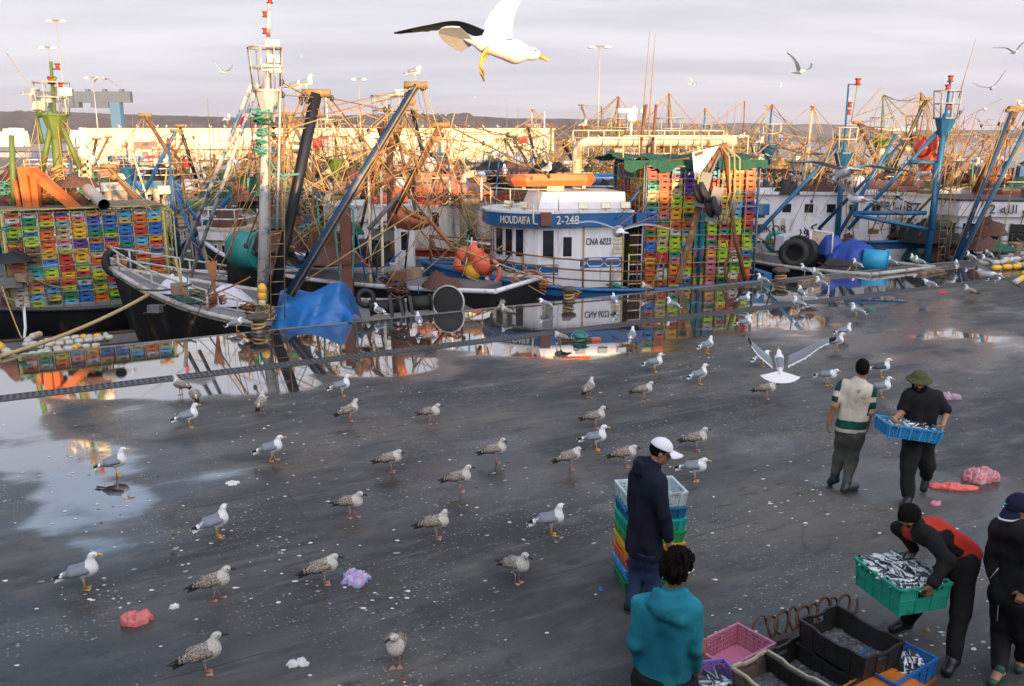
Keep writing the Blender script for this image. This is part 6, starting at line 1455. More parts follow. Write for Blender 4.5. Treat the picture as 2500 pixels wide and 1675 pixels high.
# white town across the bay
tn = MB(); rn = random.Random(8)
for k in range(70):
    u = rn.gauss(2120, 75); v = 322 + rn.uniform(-5, 10) - (u - 2000) * .02; p = PY(u, v, 4350); s_ = rn.uniform(6, 20); yy = 4330 + k * .4; tn.box(p.x - s_, yy, p.z - 8, p.x + s_, yy + 20, p.z + rn.uniform(4, 10))
tag(tn.build("white_town", M("white_house", (.8, .76, .72), .8, bump=0)), "white houses of a town scattered on the hillside across the bay", "town", kind='stuff')
tn = MB()
for k in range(26):
    u = rn.uniform(0, 60) if k < 14 else rn.uniform(180, 212); v = rn.uniform(316, 345); p = PY(u, v, 900); s_ = rn.uniform(1.5, 5); tn.box(p.x - s_, 890 + k * .35, WATER, p.x + s_, 902 + k * .35, p.z + 2)
tag(tn.build("shore_buildings", MATS["white_house"]), "low white buildings on the left shore below the hill", "buildings", kind='stuff')
def place_crates():
    """the crates that show largest are objects of their own; the rest of the right rack is one mass"""
    proto = {}; big = left_front + right_front[:74]; rest = right_front[74:] + right_side
    for (m, c, lab) in big:
        if c not in proto: o = rack_crate_mesh().build("fish_crate", CRM[c]); proto[c] = o
        else: o = proto[c].copy(); COL.objects.link(o)
        setm(o, m); tag(o, lab, "crate", "fish crates stacked in the boats' racks")
    mb = MB(); names = list(CRC); src = rack_crate_mesh()
    for (m, c, lab) in rest: mb.add([m @ V(p) for p in src.v], src.f, names.index(c))
    o = mb.build("stacked_crates", [CRM[c] for c in names]); tag(o, "coloured fish crates filling the far columns of the tall right rack", "crates", kind='stuff')
place_crates()
# ================================================================== gulls
def feather(name, c, c2=None, sc=60., lo=.45, hi=.6):
    m = bpy.data.materials.new(name); m.use_nodes = True; nt = m.node_tree; L = nt.links; b = nt.nodes["Principled BSDF"]; b.inputs["Roughness"].default_value = .75; b.inputs["Specular IOR Level"].default_value = .2
    tc = nd(nt, "ShaderNodeTexCoord"); oi = nd(nt, "ShaderNodeObjectInfo"); mp = nd(nt, "ShaderNodeMapping"); mp.inputs["Scale"].default_value = (.6, 1, 1.25); L.new(tc.outputs["Object"], mp.inputs["Vector"])
    cx = nd(nt, "ShaderNodeCombineXYZ"); L.new(oi.outputs["Random"], cx.inputs[0]); L.new(cx.outputs[0], mp.inputs["Location"])
    n = nd(nt, "ShaderNodeTexNoise", Scale=sc, Detail=3., Roughness=.6); L.new(mp.outputs[0], n.inputs["Vector"])
    r = nd(nt, "ShaderNodeMapRange"); L.new(n.outputs["Fac"], r.inputs[0]); r.inputs[1].default_value = lo; r.inputs[2].default_value = hi
    mx = nd(nt, "ShaderNodeMix", _data_type='RGBA'); L.new(r.outputs[0], mx.inputs[0]); mx.inputs[6].default_value = c4(c); mx.inputs[7].default_value = c4(c2 or tuple(q * .88 for q in c))
    L.new(mx.outputs[2], b.inputs["Base Color"]); return m
FWHITE = feather("white_feathers", (.80, .79, .78)); FGREY = feather("grey_feathers", (.24, .26, .29), (.20, .215, .24), 90)
FBLACK = feather("black_feathers", (.014, .014, .015)); FDGREY = feather("dark_grey_feathers", (.085, .09, .10))
FMOT = feather("mottled_brown_feathers", (.55, .50, .44), (.12, .088, .062), 105, .40, .58); FMOT2 = feather("brown_wing_feathers", (.40, .34, .28), (.085, .06, .042), 95, .40, .6)
FPALE = feather("pale_streaked_feathers", (.66, .62, .57), (.36, .30, .25), 80, .42, .68); FDBR = feather("dark_brown_feathers", (.035, .025, .02))
BEAKY = M("yellow_beak", (.75, .38, .04), .45, bump=0); BEAKB = M("black_beak", (.012, .012, .012), .4, bump=0); LEGY = M("yellow_legs", (.72, .38, .08), .5, bump=0); LEGP = M("pink_legs", (.55, .27, .21), .5, bump=0); EYE = M("dark_eye", (.01, .01, .01), .15, bump=0)
def face_mid(vs, fs): return vs[fs].mean(1)
def stand_gull(kind, neck=1., lean=0., yaw=0., walk=0., onelegged=False):
    """standing gull, faces +x, feet at the origin; returns the thing (unlabelled)"""
    ad = kind == 'adult' or kind == 'dark'; t = thing("gull", None, None)
    s = SDF((-.34, -.13, .06), (.30, .13, .50), .0085)
    zc = .215; up = .035 + .02 * neck
    s.cone((.075, 0, zc + up * .5), (-.10, 0, zc - .015), .078, .052, 0).cone((-.10, 0, zc - .01), (-.20, 0, zc - .04), .045, .016, .03)
    s.ell((.03, 0, zc + .005), (.13, .08, .085), None, .03)
    hx, hz = .115 + .04 * lean, zc + .055 + .095 * neck - .03 * lean
    s.cone((.085, 0, zc + .035), (hx - .012, 0, hz - .01), .058, .034, .04)
    cy, sy = math.cos(yaw), math.sin(yaw)
    s.ell((hx + .012 * cy, .012 * sy, hz + .006), (.045, .034, .035), [[cy, -sy, 0], [sy, cy, 0], [0, 0, 1]], .018)
    for q in (1, -1): s.cone((.0, .03 * q, .17), (.004, .03 * q, .115), .03, .012, .025)
    vs, fs = s.mesh(); c = face_mid(vs, fs); mi = np.zeros(len(fs), int)
    mi[(c[:, 2] > zc + .03 - .28 * np.minimum(0, c[:, 0] + .02) * 0) & (c[:, 0] < .045) & (c[:, 0] > -.17)] = 1
    if not ad: mi[(c[:, 0] < -.02) & (c[:, 2] < zc)] = 2
    npmesh("body", vs, fs, [FWHITE, FGREY if kind == 'adult' else FDGREY, FWHITE] if ad else [FPALE, FMOT, FMOT], t, True, mi)
    for q in (1, -1):                                              # folded wings
        w = SDF((-.36, -.13, .08), (.12, .13, .36), .0075)
        w.cone((.055, .066 * q, zc + .018), (-.09, .062 * q, zc + .002), .036, .040, 0).cone((-.09, .058 * q, zc + .005), (-.22, .026 * q, zc - .035), .034, .014, .03).cone((-.2, .03 * q, zc - .03), (-.315, .012 * q, zc - .055), .013, .004, .015)
        w.cone((.03, .045 * q, zc + .045), (-.12, .035 * q, zc + .03), .03, .026, .03)
        vs, fs = w.mesh(); c = face_mid(vs, fs); mi = np.zeros(len(fs), int); tip = c[:, 0] < -.215; mi[tip] = 1
        if ad: mi[(c[:, 0] < -.19) & (c[:, 0] > -.222)] = 2; mi[(c[:, 0] < -.29)] = 2; mi[(c[:, 0] < -.30)] = 1; mi[(c[:, 2] < zc - .025) & (c[:, 0] > -.15) & (c[:, 0] < -.05)] = 2
        else: mi[(c[:, 0] < -.15) & (np.sin(c[:, 0] * 160) > .4)] = 1
        npmesh("wing", vs, fs, [FGREY if kind == 'adult' else FDGREY, FBLACK, FWHITE] if ad else [FMOT2, FDBR, FMOT], t, True, mi)
    tl = MB(); z = zc - .045; tl.hexa([(-.15, -.028, z - .008), (-.15, .028, z - .008), (-.27, .04, z - .042), (-.27, -.04, z - .042), (-.15, -.028, z + .012), (-.15, .028, z + .012), (-.27, .04, z - .036), (-.27, -.04, z - .036)]); tl.build("tail", FWHITE if ad else FDBR, t)
    bx = V((hx + .05 * cy, .05 * sy, hz + .003)); d = V((cy, sy, -.16))
    bk = MB(); bk.tube([bx, bx + d * .028, bx + d * .05 + V((0, 0, .001)), bx + d * .062 - V((0, 0, .008))], [.0135, .011, .010, .002], 7); bk.build("beak", BEAKY if ad else BEAKB, t)
    for q in (1, -1): e = MB(); e.ball((hx + .024 * cy - .030 * sy * q, .024 * sy + .030 * cy * q, hz + .013), .0068, 6); e.build("eye", EYE, t)
    for q in (1, -1):
        dx = walk * .045 * q; lg = MB()
        if onelegged and q > 0: continue
        lg.tube([(.004, .03 * q, .13), (.012 + dx * .3, .031 * q, .075), (.008 + dx, .032 * q, .008)], [.010, .0065, .0065], 6)
        f = V((.008 + dx, .032 * q, .0)); lg.add([f + V((-.012, 0, .010)), f + V((.055, -.03, .003)), f + V((.064, 0, .004)), f + V((.055, .03, .003)), f + V((0, 0, .02)), f + V((-.012, 0, 0)), f + V((.055, -.03, 0)), f + V((.064, 0, 0)), f + V((.055, .03, 0))],
               [(0, 1, 2, 4), (0, 4, 2, 3), (5, 7, 6), (5, 8, 7), (1, 6, 7, 2), (2, 7, 8, 3), (0, 5, 6, 1), (0, 3, 8, 5)]); lg.build("leg", LEGY if ad else LEGP, t)
    return t
GP = {}
def gull_proto(key):
    if key not in GP:
        a = {'A': ('adult', 1.15), 'Aw': ('adult', 1.0, .2, 0, 1.), 'Ah': ('adult', .55, .1), 'Al': ('adult', .75, .9, -.3, .8), 'Ay': ('adult', 1.05, 0, .9), 'An': ('adult', 1.2, 0, -.8), 'D': ('dark', 1.1, .1), 'J': ('juv', .95, .1), 'Jh': ('juv', .45, .15, -.4), 'Jw': ('juv', .8, .3, 0, 1.),
             'Jy': ('juv', .75, 0, 1.3), 'Jn': ('juv', .9, 0, -1.), 'Jb': ('juv', -.35, 1.5, .2), 'J1': ('juv', .6, .1, -.6, 0, True)}[key]
        GP[key] = stand_gull(*a); return GP[key], True
    return GP[key], False
def gull_at(pos, deg, key, label, k=1., roll=0.):
    m = Matrix.Translation(V(pos)) @ Matrix.Rotation(R(deg), 4, 'Z') @ Matrix.Diagonal((k, k, k, 1))
    t, first = gull_proto(key)
    if first: setm(t, m)
    else: t = copy_tree(t, None, m)
    return tag(t, label, "gull", "gulls standing on the quay")
GS = [  # display-pixel feet position, heading (0 = right, 90 = away, -90 = to the camera), prototype, label
 (192, 1346, -8, 'A', "large grey backed gull at lower left, beak to the right"), (492, 1370, -5, 'Jw', "brown mottled young gull walking, above and right of the pink bag"),
 (468, 1540, 5, 'J', "young brown gull lowest at the left, head raised"), (494, 1228, 14, 'Ay', "white headed gull upright just right of the blue puddle"),
 (265, 1087, 0, 'A', "gull with its reflection in the blue puddle"), (432, 977, 5, 'A', "grey winged gull in front of two brown ones near the drain"),
 (447, 926, 100, 'Jb', "brown gull bending down beside the drain, tail to camera"), (415, 903, 140, 'J', "pale brown gull standing closest to the drain, left"),
 (598, 946, 75, 'J', "small brown gull seen from behind on open dark ground"), (622, 1053, 0, 'Aw', "grey winged gull walking right, above the white litter scrap"),
 (781, 905, 5, 'A', "tall white gull standing farthest left of centre near the drain"), (799, 963, 22, 'J', "slim brown gull with raised head below the tall white gull"),
 (985, 968, -22, 'Jw', "brown gull with black beak alone at the middle of the quay"), (893, 1078, -5, 'Jh', "hunched mottled gull standing with legs together, centre left"),
 (1132, 1057, 5, 'Jn', "mottled gull with its head turned to the camera"), (1050, 1123, -4, 'J', "mottled gull with white head, dark wing pointing left, centre"),
 (803, 1182, -25, 'Jw', "pale brown gull with black beak walking, left of centre"), (996, 1230, -6, 'Jy', "large brown gull with upright white head, lower centre"),
 (740, 1335, 8, 'Jh', "brown gull leaning forward beside the blue and pink bag"), (1180, 1330, -40, 'J', "pale breasted young gull striding, lower centre right"),
 (906, 1520, -92, 'Jn', "young gull facing the camera at the bottom centre"), (1258, 1222, 6, 'Ay', "big grey backed adult gull left of the man in navy"),
 (1302, 1073, 20, 'Jh', "brown speckled gull left of the white capped man, head low"), (1360, 978, 5, 'J', "grey brown gull directly behind a pure white one, mid right"),
 (1361, 1028, 0, 'A', "white breasted gull with orange feet before the grey brown one"), (1345, 910, 65, 'J', "small brown gull seen from behind, upper middle"),
 (1470, 915, 5, 'Jw', "brown gull with black tail right of the small brown one"), (1495, 850, 5, 'A', "adult gull upright with yellow beak, above the white cap"),
 (1443, 787, 80, 'A', "adult gull seen from behind near the crate reflection"), (1614, 808, 38, 'Ay', "grey gull facing right, apart, beyond the white cap"),
 (1597, 878, 30, 'A', "grey gull with bright white breast left of the rising gull"), (1740, 838, 35, 'Ah', "gull half hidden by the rising gull's left wing"),
 (1750, 912, 8, 'Jh', "dark brown gull just under the rising gull's fan tail"), (1586, 1098, -5, 'Ah', "gull with grey wings right of the white capped man's shoulder"),
 (1590, 1030, 5, 'J', "young brown gull behind the peak of the white cap"), (1428, 1066, 5, 'Jh', "brown gull mostly hidden behind the navy jacket"),
 (1890, 880, -12, 'Al', "gull stepping forward left of the man in the striped shirt"), (2012, 862, 5, 'D', "dark winged gull behind the striped shirt man, beak right"),
 (2012, 908, 5, 'A', "grey gull between the striped shirt man and the bucket hat man"), (1910, 800, 25, 'A', "gull below its twin at the right wing of the rising gull"),
 (1928, 775, 20, 'Ay', "gull above its twin at the right wing of the rising gull"), (1702, 755, 10, 'A', "dark tailed gull above the rising gull's left wing tip"),
 (1282, 790, 160, 'Jh', "brown gull beside the orange plank and green net scrap"), (1536, 712, 165, 'A', "white headed gull facing left on the crate reflection"),
 (1404, 703, 110, 'A', "gull seen from behind at the wheelhouse reflection's end"), (1477, 672, 165, 'J', "young gull at the kerb under the crate rack"),
 (1245, 710, 165, 'Ah', "gull facing left in the wheelhouse reflection"), (1158, 728, 150, 'J', "pale young gull left of the wheelhouse reflection"),
 (867, 727, 140, 'A', "gull on the kerb by the net roller"), (540, 757, 10, 'Ah', "gull on the kerb below the white bow rail"),
 (957, 750, 100, 'A', "gull wading in the mirror puddle below the roller, seen from behind"), (985, 789, 15, 'Jh', "young gull at the puddle's drain side below the roller")]
for (x, y, h, key, lab) in GS:
    p = P(x * 1.0684, y * 1.0684); gull_at(p, h + math.degrees(math.atan2(p.x, p.y)) * -.9, key, lab, .93 if key[0] == 'A' or key == 'D' else .92)
GS2 = [(1860, 698, 170, 'A', "gull facing left at the kerb end of the bright puddle"), (1816, 747, 10, 'A', "grey gull wading at the bright puddle near the drain"), (1949, 758, 160, 'Ay', "gull on the drain at the right part"),
 (1956, 731, 120, 'A', "gull wading just behind the one on the drain"), (1965, 672, 165, 'A', "gull on the kerb left of the wooden plank"), (1993, 683, 150, 'A', "gull on the kerb at the wooden plank"), (2003, 706, 165, 'A', "gull with grey back just in front of the plank"),
 (2091, 659, 150, 'A', "gull on the kerb below the black net drum boat"), (2176, 652, 150, 'A', "gull on the kerb by the bright blue barrel"), (2231, 646, 160, 'An', "left one of two gulls side by side on the kerb"), (2243, 651, 170, 'A', "right one of two gulls side by side on the kerb"),
 (2333, 662, 95, 'A', "white gull seen from behind on dry pavement, right"), (2368, 639, 150, 'A', "gull on the kerb under the white lettered wheelhouse"), (2412, 632, 130, 'Ah', "far gull just behind the float heap"), (2406, 648, 160, 'A', "gull at the left end of the float heap"),
 (2474, 655, 150, 'A', "gull among the yellow banded floats at the right edge"), (2268, 708, 170, 'Al', "gull walking left by the right puddle"), (2428, 696, 10, 'D', "dark gull below the low flying white gull, right"), (2366, 727, 165, 'J', "pale gull right of the small red bag"),
 (2091, 777, 170, 'A', "gull facing left on the damp grey patch, right"), (2470, 624, 90, 'J', "brownish gull behind the floats at the right edge")]
for (x, y, h, key, lab) in GS2:
    p = P(x, y); gull_at(p, h - math.degrees(math.atan2(p.x, p.y)) * .9, key, lab, .95)
# perched on the boats
PER = [(748, 224, 22.55, 5, 'A', "gull perched on the right end of the black boom tip"), (722, 232, 22.5, 20, 'Ah', "gull perched on the left end of the black boom tip"), (1012, 196, 23.8, 3, 'Ah', "gull perched on the tip of the long blue boom"), (76, 243, 28.5, 5, 'Ah', "gull perched by the green mast"),
 (1232, 432, 29.4, 95, 'A', "gull seen from behind on the orange life raft"), (1336, 428, 29.3, 30, 'A', "grey gull on the right end of the orange life raft"), (2493, 268, 34, 170, 'Ah', "gull perched on the boom at the right edge"),
 (1540, 284, 33, 20, 'Ah', "gull perched beside the white radar bar"), (1424, 315, 40, 20, 'A', "gull perched left of the radar mast"), (1768, 352, 36, 40, 'A', "white gull perched on the crane head"), (1855, 356, 42, 20, 'A', "gull perched on rigging before the sea, left"), (1908, 352, 42, 80, 'A', "gull perched on a mast top before the sea"),
 (1812, 344, 44, 30, 'A', "small gull perched right of the crane head"), (2186, 345, 38, 120, 'A', "gull on the boom head left of the red buoys"), (555, 302, 40, 60, 'A', "white gull on the boat behind the tall mast's stay")]
for (u, v, Y, h, key, lab) in PER: gull_at(W(u, v, Y), h, key, lab, 1.0)['group'] = "gulls perched on the boats"
rn = random.Random(3)
for i in range(26):
    u = 300 + i * 40 + rn.uniform(-14, 14); p = PY(u, 317.5, 145.3); o = gull_at((p.x, 145.4, 6.36), rn.uniform(0, 360), 'A', "gull in the row of tiny gulls on the warehouse roof edge", 1.25); o['group'] = "gulls on the warehouse roof"

# ------------------------------------------------------------------ flying gulls
def wing(t, pts, chords, cd, name="wing", top=FGREY, under=FWHITE, tipm=FBLACK, nrm=(0, 0, 1), tip_from=.80, world=False):
    """pts: leading edge root to tip; chords: chord lengths; cd: chord direction (to the trailing edge); thin cambered section"""
    P_ = [V(p) for p in pts]; n = V(nrm).normalized(); cd = V(cd).normalized(); K = 22; J = 7; mb = MB(); cum = [0.]
    for a, b in zip(P_, P_[1:]): cum.append(cum[-1] + (b - a).length)
    def at(q):
        s_ = q * cum[-1]
        # smooth spline through the points
        i = max(i for i in range(len(P_) - 1) if cum[i] <= s_ + 1e-9); u = (s_ - cum[i]) / max(1e-9, cum[i + 1] - cum[i])
        p0, p1, p2, p3 = P_[max(0, i - 1)], P_[i], P_[i + 1], P_[min(len(P_) - 1, i + 2)]
        c = .5 * ((2 * p1) + (p2 - p0) * u + (2 * p0 - 5 * p1 + 4 * p2 - p3) * u * u + (3 * p1 - p0 - 3 * p2 + p3) * u ** 3)
        return c, chords[i] + (chords[i + 1] - chords[i]) * u
    rows = []
    for k in range(K + 1):
        q = k / K; c, ch = at(q); c2, _ = at(min(1, q + .01)); c1, _ = at(max(0, q - .01)); sp = (c2 - c1).normalized(); nn = sp.cross(cd); nn = nn if nn.dot(n) > 0 else -nn; nn.normalize(); rows.append((c, ch, nn))
    for side in (1, -1):
        b = len(mb.v)
        for k, (c, ch, nn) in enumerate(rows):
            for j in range(J + 1):
                w = j / J; th = ch * (.085 * math.sin(math.pi * min(1, w * 1.15 + .02)) ** .7 if w < .87 else .01); rag = (.05 * math.sin(k * 2.6) if j == J else 0) * ch
                mb.v.append(tuple(c + cd * (ch * w + rag) + nn * (th * (.7 if side > 0 else -.25) + .06 * ch * math.sin(math.pi * w))))
        for k in range(K):
            for j in range(J):
                a = b + k * (J + 1) + j; f = (a, a + 1, a + J + 2, a + J + 1); mb.f.append(f if side < 0 else f[::-1]); mb.s.append(True)
                mb.m.append(2 if (k / K > tip_from and not (.93 < k / K < .97)) else (1 if side < 0 or j >= J - 1 else 0))
    return mb.build(name, [top, under, tipm], t, world=world)
def fly_body(t, kind='adult', legs='tuck', fan=.07):
    s = SDF((-.26, -.12, -.12), (.28, .12, .14), .009); s.cone((.09, 0, 0), (-.10, 0, 0), .068, .045, 0).cone((-.1, 0, 0), (-.22, 0, .005), .042, .014, .03).cone((.08, 0, .005), (.175, 0, .012), .055, .034, .03).ell((.195, 0, .016), (.045, .033, .034), None, .02)
    vs, fs = s.mesh(); c = face_mid(vs, fs); mi = ((c[:, 2] > .028) & (c[:, 0] < .06) & (c[:, 0] > -.12)).astype(int); ad = kind == 'adult'
    npmesh("body", vs, fs, [FWHITE, FGREY] if ad else [FPALE, FMOT2], t, True, mi)
    MB().tube([(.232, 0, .012), (.262, 0, .006), (.285, 0, .0), (.295, 0, -.008)], [.0135, .011, .01, .002], 7).build("beak", BEAKY if ad else BEAKB, t)
    for q in (1, -1): MB().ball((.208, .029 * q, .022), .007, 6).build("eye", EYE, t)
    tl = MB(); n = 10
    if fan > .1:
        pts = [(-.15, 0, .0)] + [(-.15 - .23 * math.cos(a), fan * 1.15 * math.sin(a) / math.sin(1.15), -.002 * abs(i - n / 2)) for i, a in enumerate(np.linspace(-1.15, 1.15, n + 1))]
        m_ = len(pts); tl.add([(x, y, z + .004) for x, y, z in pts] + [(x, y, z - .004) for x, y, z in pts], [(0, i + 1, i + 2) for i in range(n)] + [(m_, m_ + i + 2, m_ + i + 1) for i in range(n)] + [(i + 1, m_ + i + 1, m_ + i + 2, i + 2) for i in range(n)])
    else: tl.hexa([(-.15, -.03, -.008), (-.15, .03, -.008), (-.30, fan, -.006), (-.30, -fan, -.006), (-.15, -.03, .014), (-.15, .03, .014), (-.30, fan, .004), (-.30, -fan, .004)])
    tl.build("tail", FWHITE if ad else FDBR, t)
    for q in (1, -1):
        lg = MB()
        if legs == 'hang': lg.tube([(-.07, .03 * q, -.03), (-.085, .032 * q, -.10), (-.08, .033 * q, -.165)], [.013, .008, .007], 6); lg.add([(-.085, .033 * q, -.16), (-.045, .033 * q - .028, -.20), (-.04, .033 * q + .028, -.20), (-.085, .033 * q, -.168), (-.05, .033 * q - .028, -.207), (-.045, .033 * q + .028, -.207)], [(0, 1, 2), (3, 5, 4), (0, 3, 4, 1), (1, 4, 5, 2), (2, 5, 3, 0)])
        else: lg.tube([(-.09, .022 * q, -.035), (-.2, .018 * q, -.022)], [.010, .005], 5)
        lg.build("leg", LEGY if ad else LEGP, t)
def std_wings(t, a1, a2, sweep=.1, kind='adult', a1b=None, a2b=None):
    for q in (1, -1):
        A1, A2 = (a1, a2) if q > 0 or a1b is None else (a1b, a2b); A1, A2 = R(A1), R(A1 + A2)
        p0 = V((.09, .05 * q, .03)); p1 = p0 + V((.07, .26 * q * math.cos(A1), .26 * math.sin(A1))); p2 = p1 + V((-.05 - sweep * .5, .24 * q * math.cos(A2), .24 * math.sin(A2))); p3 = p2 + V((-.07 - sweep, .17 * q * math.cos(A2), .17 * math.sin(A2)))
        wing(t, [p0, p1, p2, p3], [.17, .165, .125, .02], (-1, 0, 0), top=FGREY if kind == 'adult' else FMOT2, under=FWHITE if kind == 'adult' else FPALE, tipm=FBLACK if kind == 'adult' else FDBR)
FP = {}
POSES = {'glide': (14, -20, .08), 'high': (42, -22, .1), 'vee': (30, 14, .12), 'down': (-12, -24, .12), 'flat': (4, -6, .05), 'steep': (62, 8, .1), 'bent': (38, -62, .16)}
def fly_at(u, v, span, yaw, bank, pitch, pose, label, kind='adult', legs='tuck', real=1.36):
    D = real * FPX / span; d = ray(u, v); pos = V((0, 0, CAM_H)) + d * D / math.sqrt(1)
    m = Matrix.Translation(pos) @ Matrix.Rotation(R(yaw), 4, 'Z') @ Matrix.Rotation(R(-pitch), 4, 'Y') @ Matrix.Rotation(R(bank), 4, 'X')
    key = (pose, kind, legs)
    if key not in FP:
        t = thing("gull", None, None); fly_body(t, kind, legs); std_wings(t, *POSES[pose][:2], POSES[pose][2], kind); FP[key] = t; setm(t, m)
    else: t = copy_tree(FP[key], None, m)
    return tag(t, label, "gull", "gulls in flight")
FL = [(545, 176, 66, 75, 12, 0, 'vee', "thin dark gull gliding left of the tall mast top"), (1312, 380, 88, 60, 10, 8, 'bent', "grey brown gull with arched wings over the far boats behind the raft", 'juv'),
 (1036, 278, 100, 100, 35, 5, 'vee', "gull flying under the long blue boom's tip", 'juv'), (1952, 176, 108, -60, -14, 0, 'vee', "white gull with raised wings high in the right sky"), (1690, 205, 46, 20, 30, 0, 'high', "small white gull in mid sky, wings up"),
 (2476, 128, 96, -100, 15, 0, 'high', "dark gull with arched wings at the right edge of the sky"), (2422, 215, 92, 70, -22, 0, 'vee', "gull with wings in a wide V in the right sky"), (2404, 266, 82, 60, -30, 0, 'flat', "gull flying tilted below the wide V one"),
 (2392, 296, 48, 80, 20, 0, 'glide', "small gull below the tilted one beside the right rigging"), (1512, 566, 285, 90, 3, -4, 'glide', "white gull gliding with spread wings before the CNA lettering"), (2062, 420, 300, 95, 4, -8, 'glide', "large white gull with long level wings before the right masts"),
 (2092, 486, 235, 100, 24, 0, 'glide', "white gull with drooping wing before the blue braces"), (1838, 490, 92, 90, 6, 0, 'bent', "small gull flying low before the lettered white boat"), (2384, 392, 118, -110, 40, 10, 'vee', "white gull turning with one wing raised, right rigging"),
 (2412, 668, 200, 105, 26, 0, 'glide', "white gull skimming low over the right pavement"), (806, 684, 80, 60, 10, 0, 'steep', "small gull landing on the blue tarpaulin with raised wings"), (255, 192, 68, -100, -8, 0, 'down', "dark gull by the lamp post over the gantry", 'juv'),
 (736, 137, 17, 30, 0, 0, 'glide', "tiny gull in the sky right of the tall mast"), (1088, 282, 14, 40, 0, 0, 'vee', "tiny gull above the hill right of the blue boom"), (1146, 210, 12, 40, 20, 0, 'vee', "tiny gull below the big gull's feet"), (1180, 283, 18, 90, 0, 0, 'high', "small pale gull over the warehouse roof"),
 (1235, 244, 16, 100, 60, 0, 'vee', "tiny gull under the big gull's beak"), (1160, 238, 12, 10, 40, 0, 'glide', "tiny gull above the hill, centre"), (1905, 212, 26, 60, -40, 0, 'vee', "tiny dark gull below the high white one"), (1614, 182, 8, 20, 0, 0, 'glide', "speck of a gull left of the small white one"),
 (2133, 272, 16, 60, -30, 0, 'flat', "tiny gull between the right masts"), (1424, 141, 14, 50, -25, 0, 'flat', "tiny gull right of the lamp post head"), (2072, 242, 30, 30, 0, 0, 'high', "gull passing behind the mid blue mast"), (1830, 292, 22, 90, 0, 0, 'glide', "tiny gull over the headland"), (2380, 335, 44, 120, 0, 0, 'bent', "gull hovering right of the red buoys"),
 (390, 228, 10, 0, 0, 0, 'glide', "speck of a gull over the left hill"), (1130, 143, 8, 0, 0, 0, 'glide', "speck of a gull left of the big gull's tail")]
for f in FL: fly_at(f[0], f[1], f[2], f[3], f[4], f[5], f[6], f[7], *(f[8:] if len(f) > 8 else ()))
# the big gull overhead, seen from below
bg_ = thing("gull", "big white gull overhead at the top edge, feet dangling", "gull", group="gulls in flight", m=Matrix.Translation(W(1222, 118, 5.9)) @ Matrix.Rotation(R(-6), 4, 'Z') @ Matrix.Rotation(R(14), 4, 'Y') @ Matrix.Rotation(R(-28), 4, 'X') @ Matrix.Scale(1.08, 4))
fly_body(bg_, 'adult', 'hang', .11)
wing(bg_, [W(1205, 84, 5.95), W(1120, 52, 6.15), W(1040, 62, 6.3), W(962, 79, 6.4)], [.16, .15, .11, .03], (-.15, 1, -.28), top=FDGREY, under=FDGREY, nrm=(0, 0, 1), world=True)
wing(bg_, [W(1250, 92, 5.86), W(1258, 30, 5.82), W(1300, -40, 5.76), W(1345, -120, 5.7)], [.19, .19, .15, .03], (-1, .15, -.25), top=FWHITE, tipm=FWHITE, nrm=(-.3, 1, .1), world=True)
# gull rising from the quay, seen from behind with its tail fanned
pr = P(1905, 938); rg_ = thing("gull", "white gull rising with fanned tail and wings held in a V", "gull", group="gulls in flight", m=Matrix.Translation(W(1903, 886, 13.0)) @ Matrix.Rotation(R(80), 4, 'Z') @ Matrix.Rotation(R(-38), 4, 'Y') @ Matrix.Scale(1.02, 4))
fly_body(rg_, 'adult', 'hang', .25)
for s_, pts in ((1, [(1880, 888), (1850, 858), (1832, 835), (1822, 818)]), (-1, [(1925, 886), (1968, 860), (2005, 835), (2046, 822)])):
    Yb = 12.95; wing(rg_, [W(u, v - 18 + 6 * i, Yb - .02 * i) for i, (u, v) in enumerate(pts)], [.19, .18, .13, .03], (0.12 * s_, -.45, -.85), nrm=(0, -1, .3), world=True)
# ================================================================== drain grating along the quay
dw = .30; ds0, ds1 = -12.0, 27.0
dg_ = thing("drain_grating", "long cast iron drain grating sunk along the quay", "drain", st(0, T_DR))
IRON = M("cast_iron", (.13, .13, .135), .5, .4, .25, 8., rust=.15)
mb = MB()
for t0 in (T_DR - dw / 2 - .045, T_DR + dw / 2): mb.hexa([st(ds0, t0, .002), st(ds1, t0, .002), st(ds1, t0 + .045, .002), st(ds0, t0 + .045, .002), st(ds0, t0, .014), st(ds1, t0, .014), st(ds1, t0 + .045, .014), st(ds0, t0 + .045, .014)])
mb.build("frame", M("grating_frame", (.09, .09, .09), .45, .3, .25, 6.), dg_, world=True)
mb = MB(); mb.add([st(ds0, T_DR - dw / 2, .003), st(ds1, T_DR - dw / 2, .003), st(ds1, T_DR + dw / 2, .003), st(ds0, T_DR + dw / 2, .003)], [(0, 3, 2, 1)]); mb.build("channel_shade_sheet", M("drain_void_shade", (.004, .004, .005), .35, bump=0), dg_, world=True)  # flat near-black sheet, the shade below the bars put into its colour
mb = MB(); s_ = ds0; k = 0
while s_ < ds1:
    a = .045; mb.hexa([st(s_, T_DR - dw / 2, .004), st(s_ + a, T_DR - dw / 2, .004), st(s_ + a, T_DR + dw / 2, .004), st(s_, T_DR + dw / 2, .004), st(s_, T_DR - dw / 2, .012), st(s_ + a, T_DR - dw / 2, .012), st(s_ + a, T_DR + dw / 2, .012), st(s_, T_DR + dw / 2, .012)])
    s_ += .10; k += 1
    if k % 14 == 0: s_ += .03
mb.hexa([st(ds0, T_DR - .02, .0045), st(ds1, T_DR - .02, .0045), st(ds1, T_DR + .02, .0045), st(ds0, T_DR + .02, .0045), st(ds0, T_DR - .02, .0135), st(ds1, T_DR - .02, .0135), st(ds1, T_DR + .02, .0135), st(ds0, T_DR + .02, .0135)])
mb.build("grate", IRON, dg_, world=True)
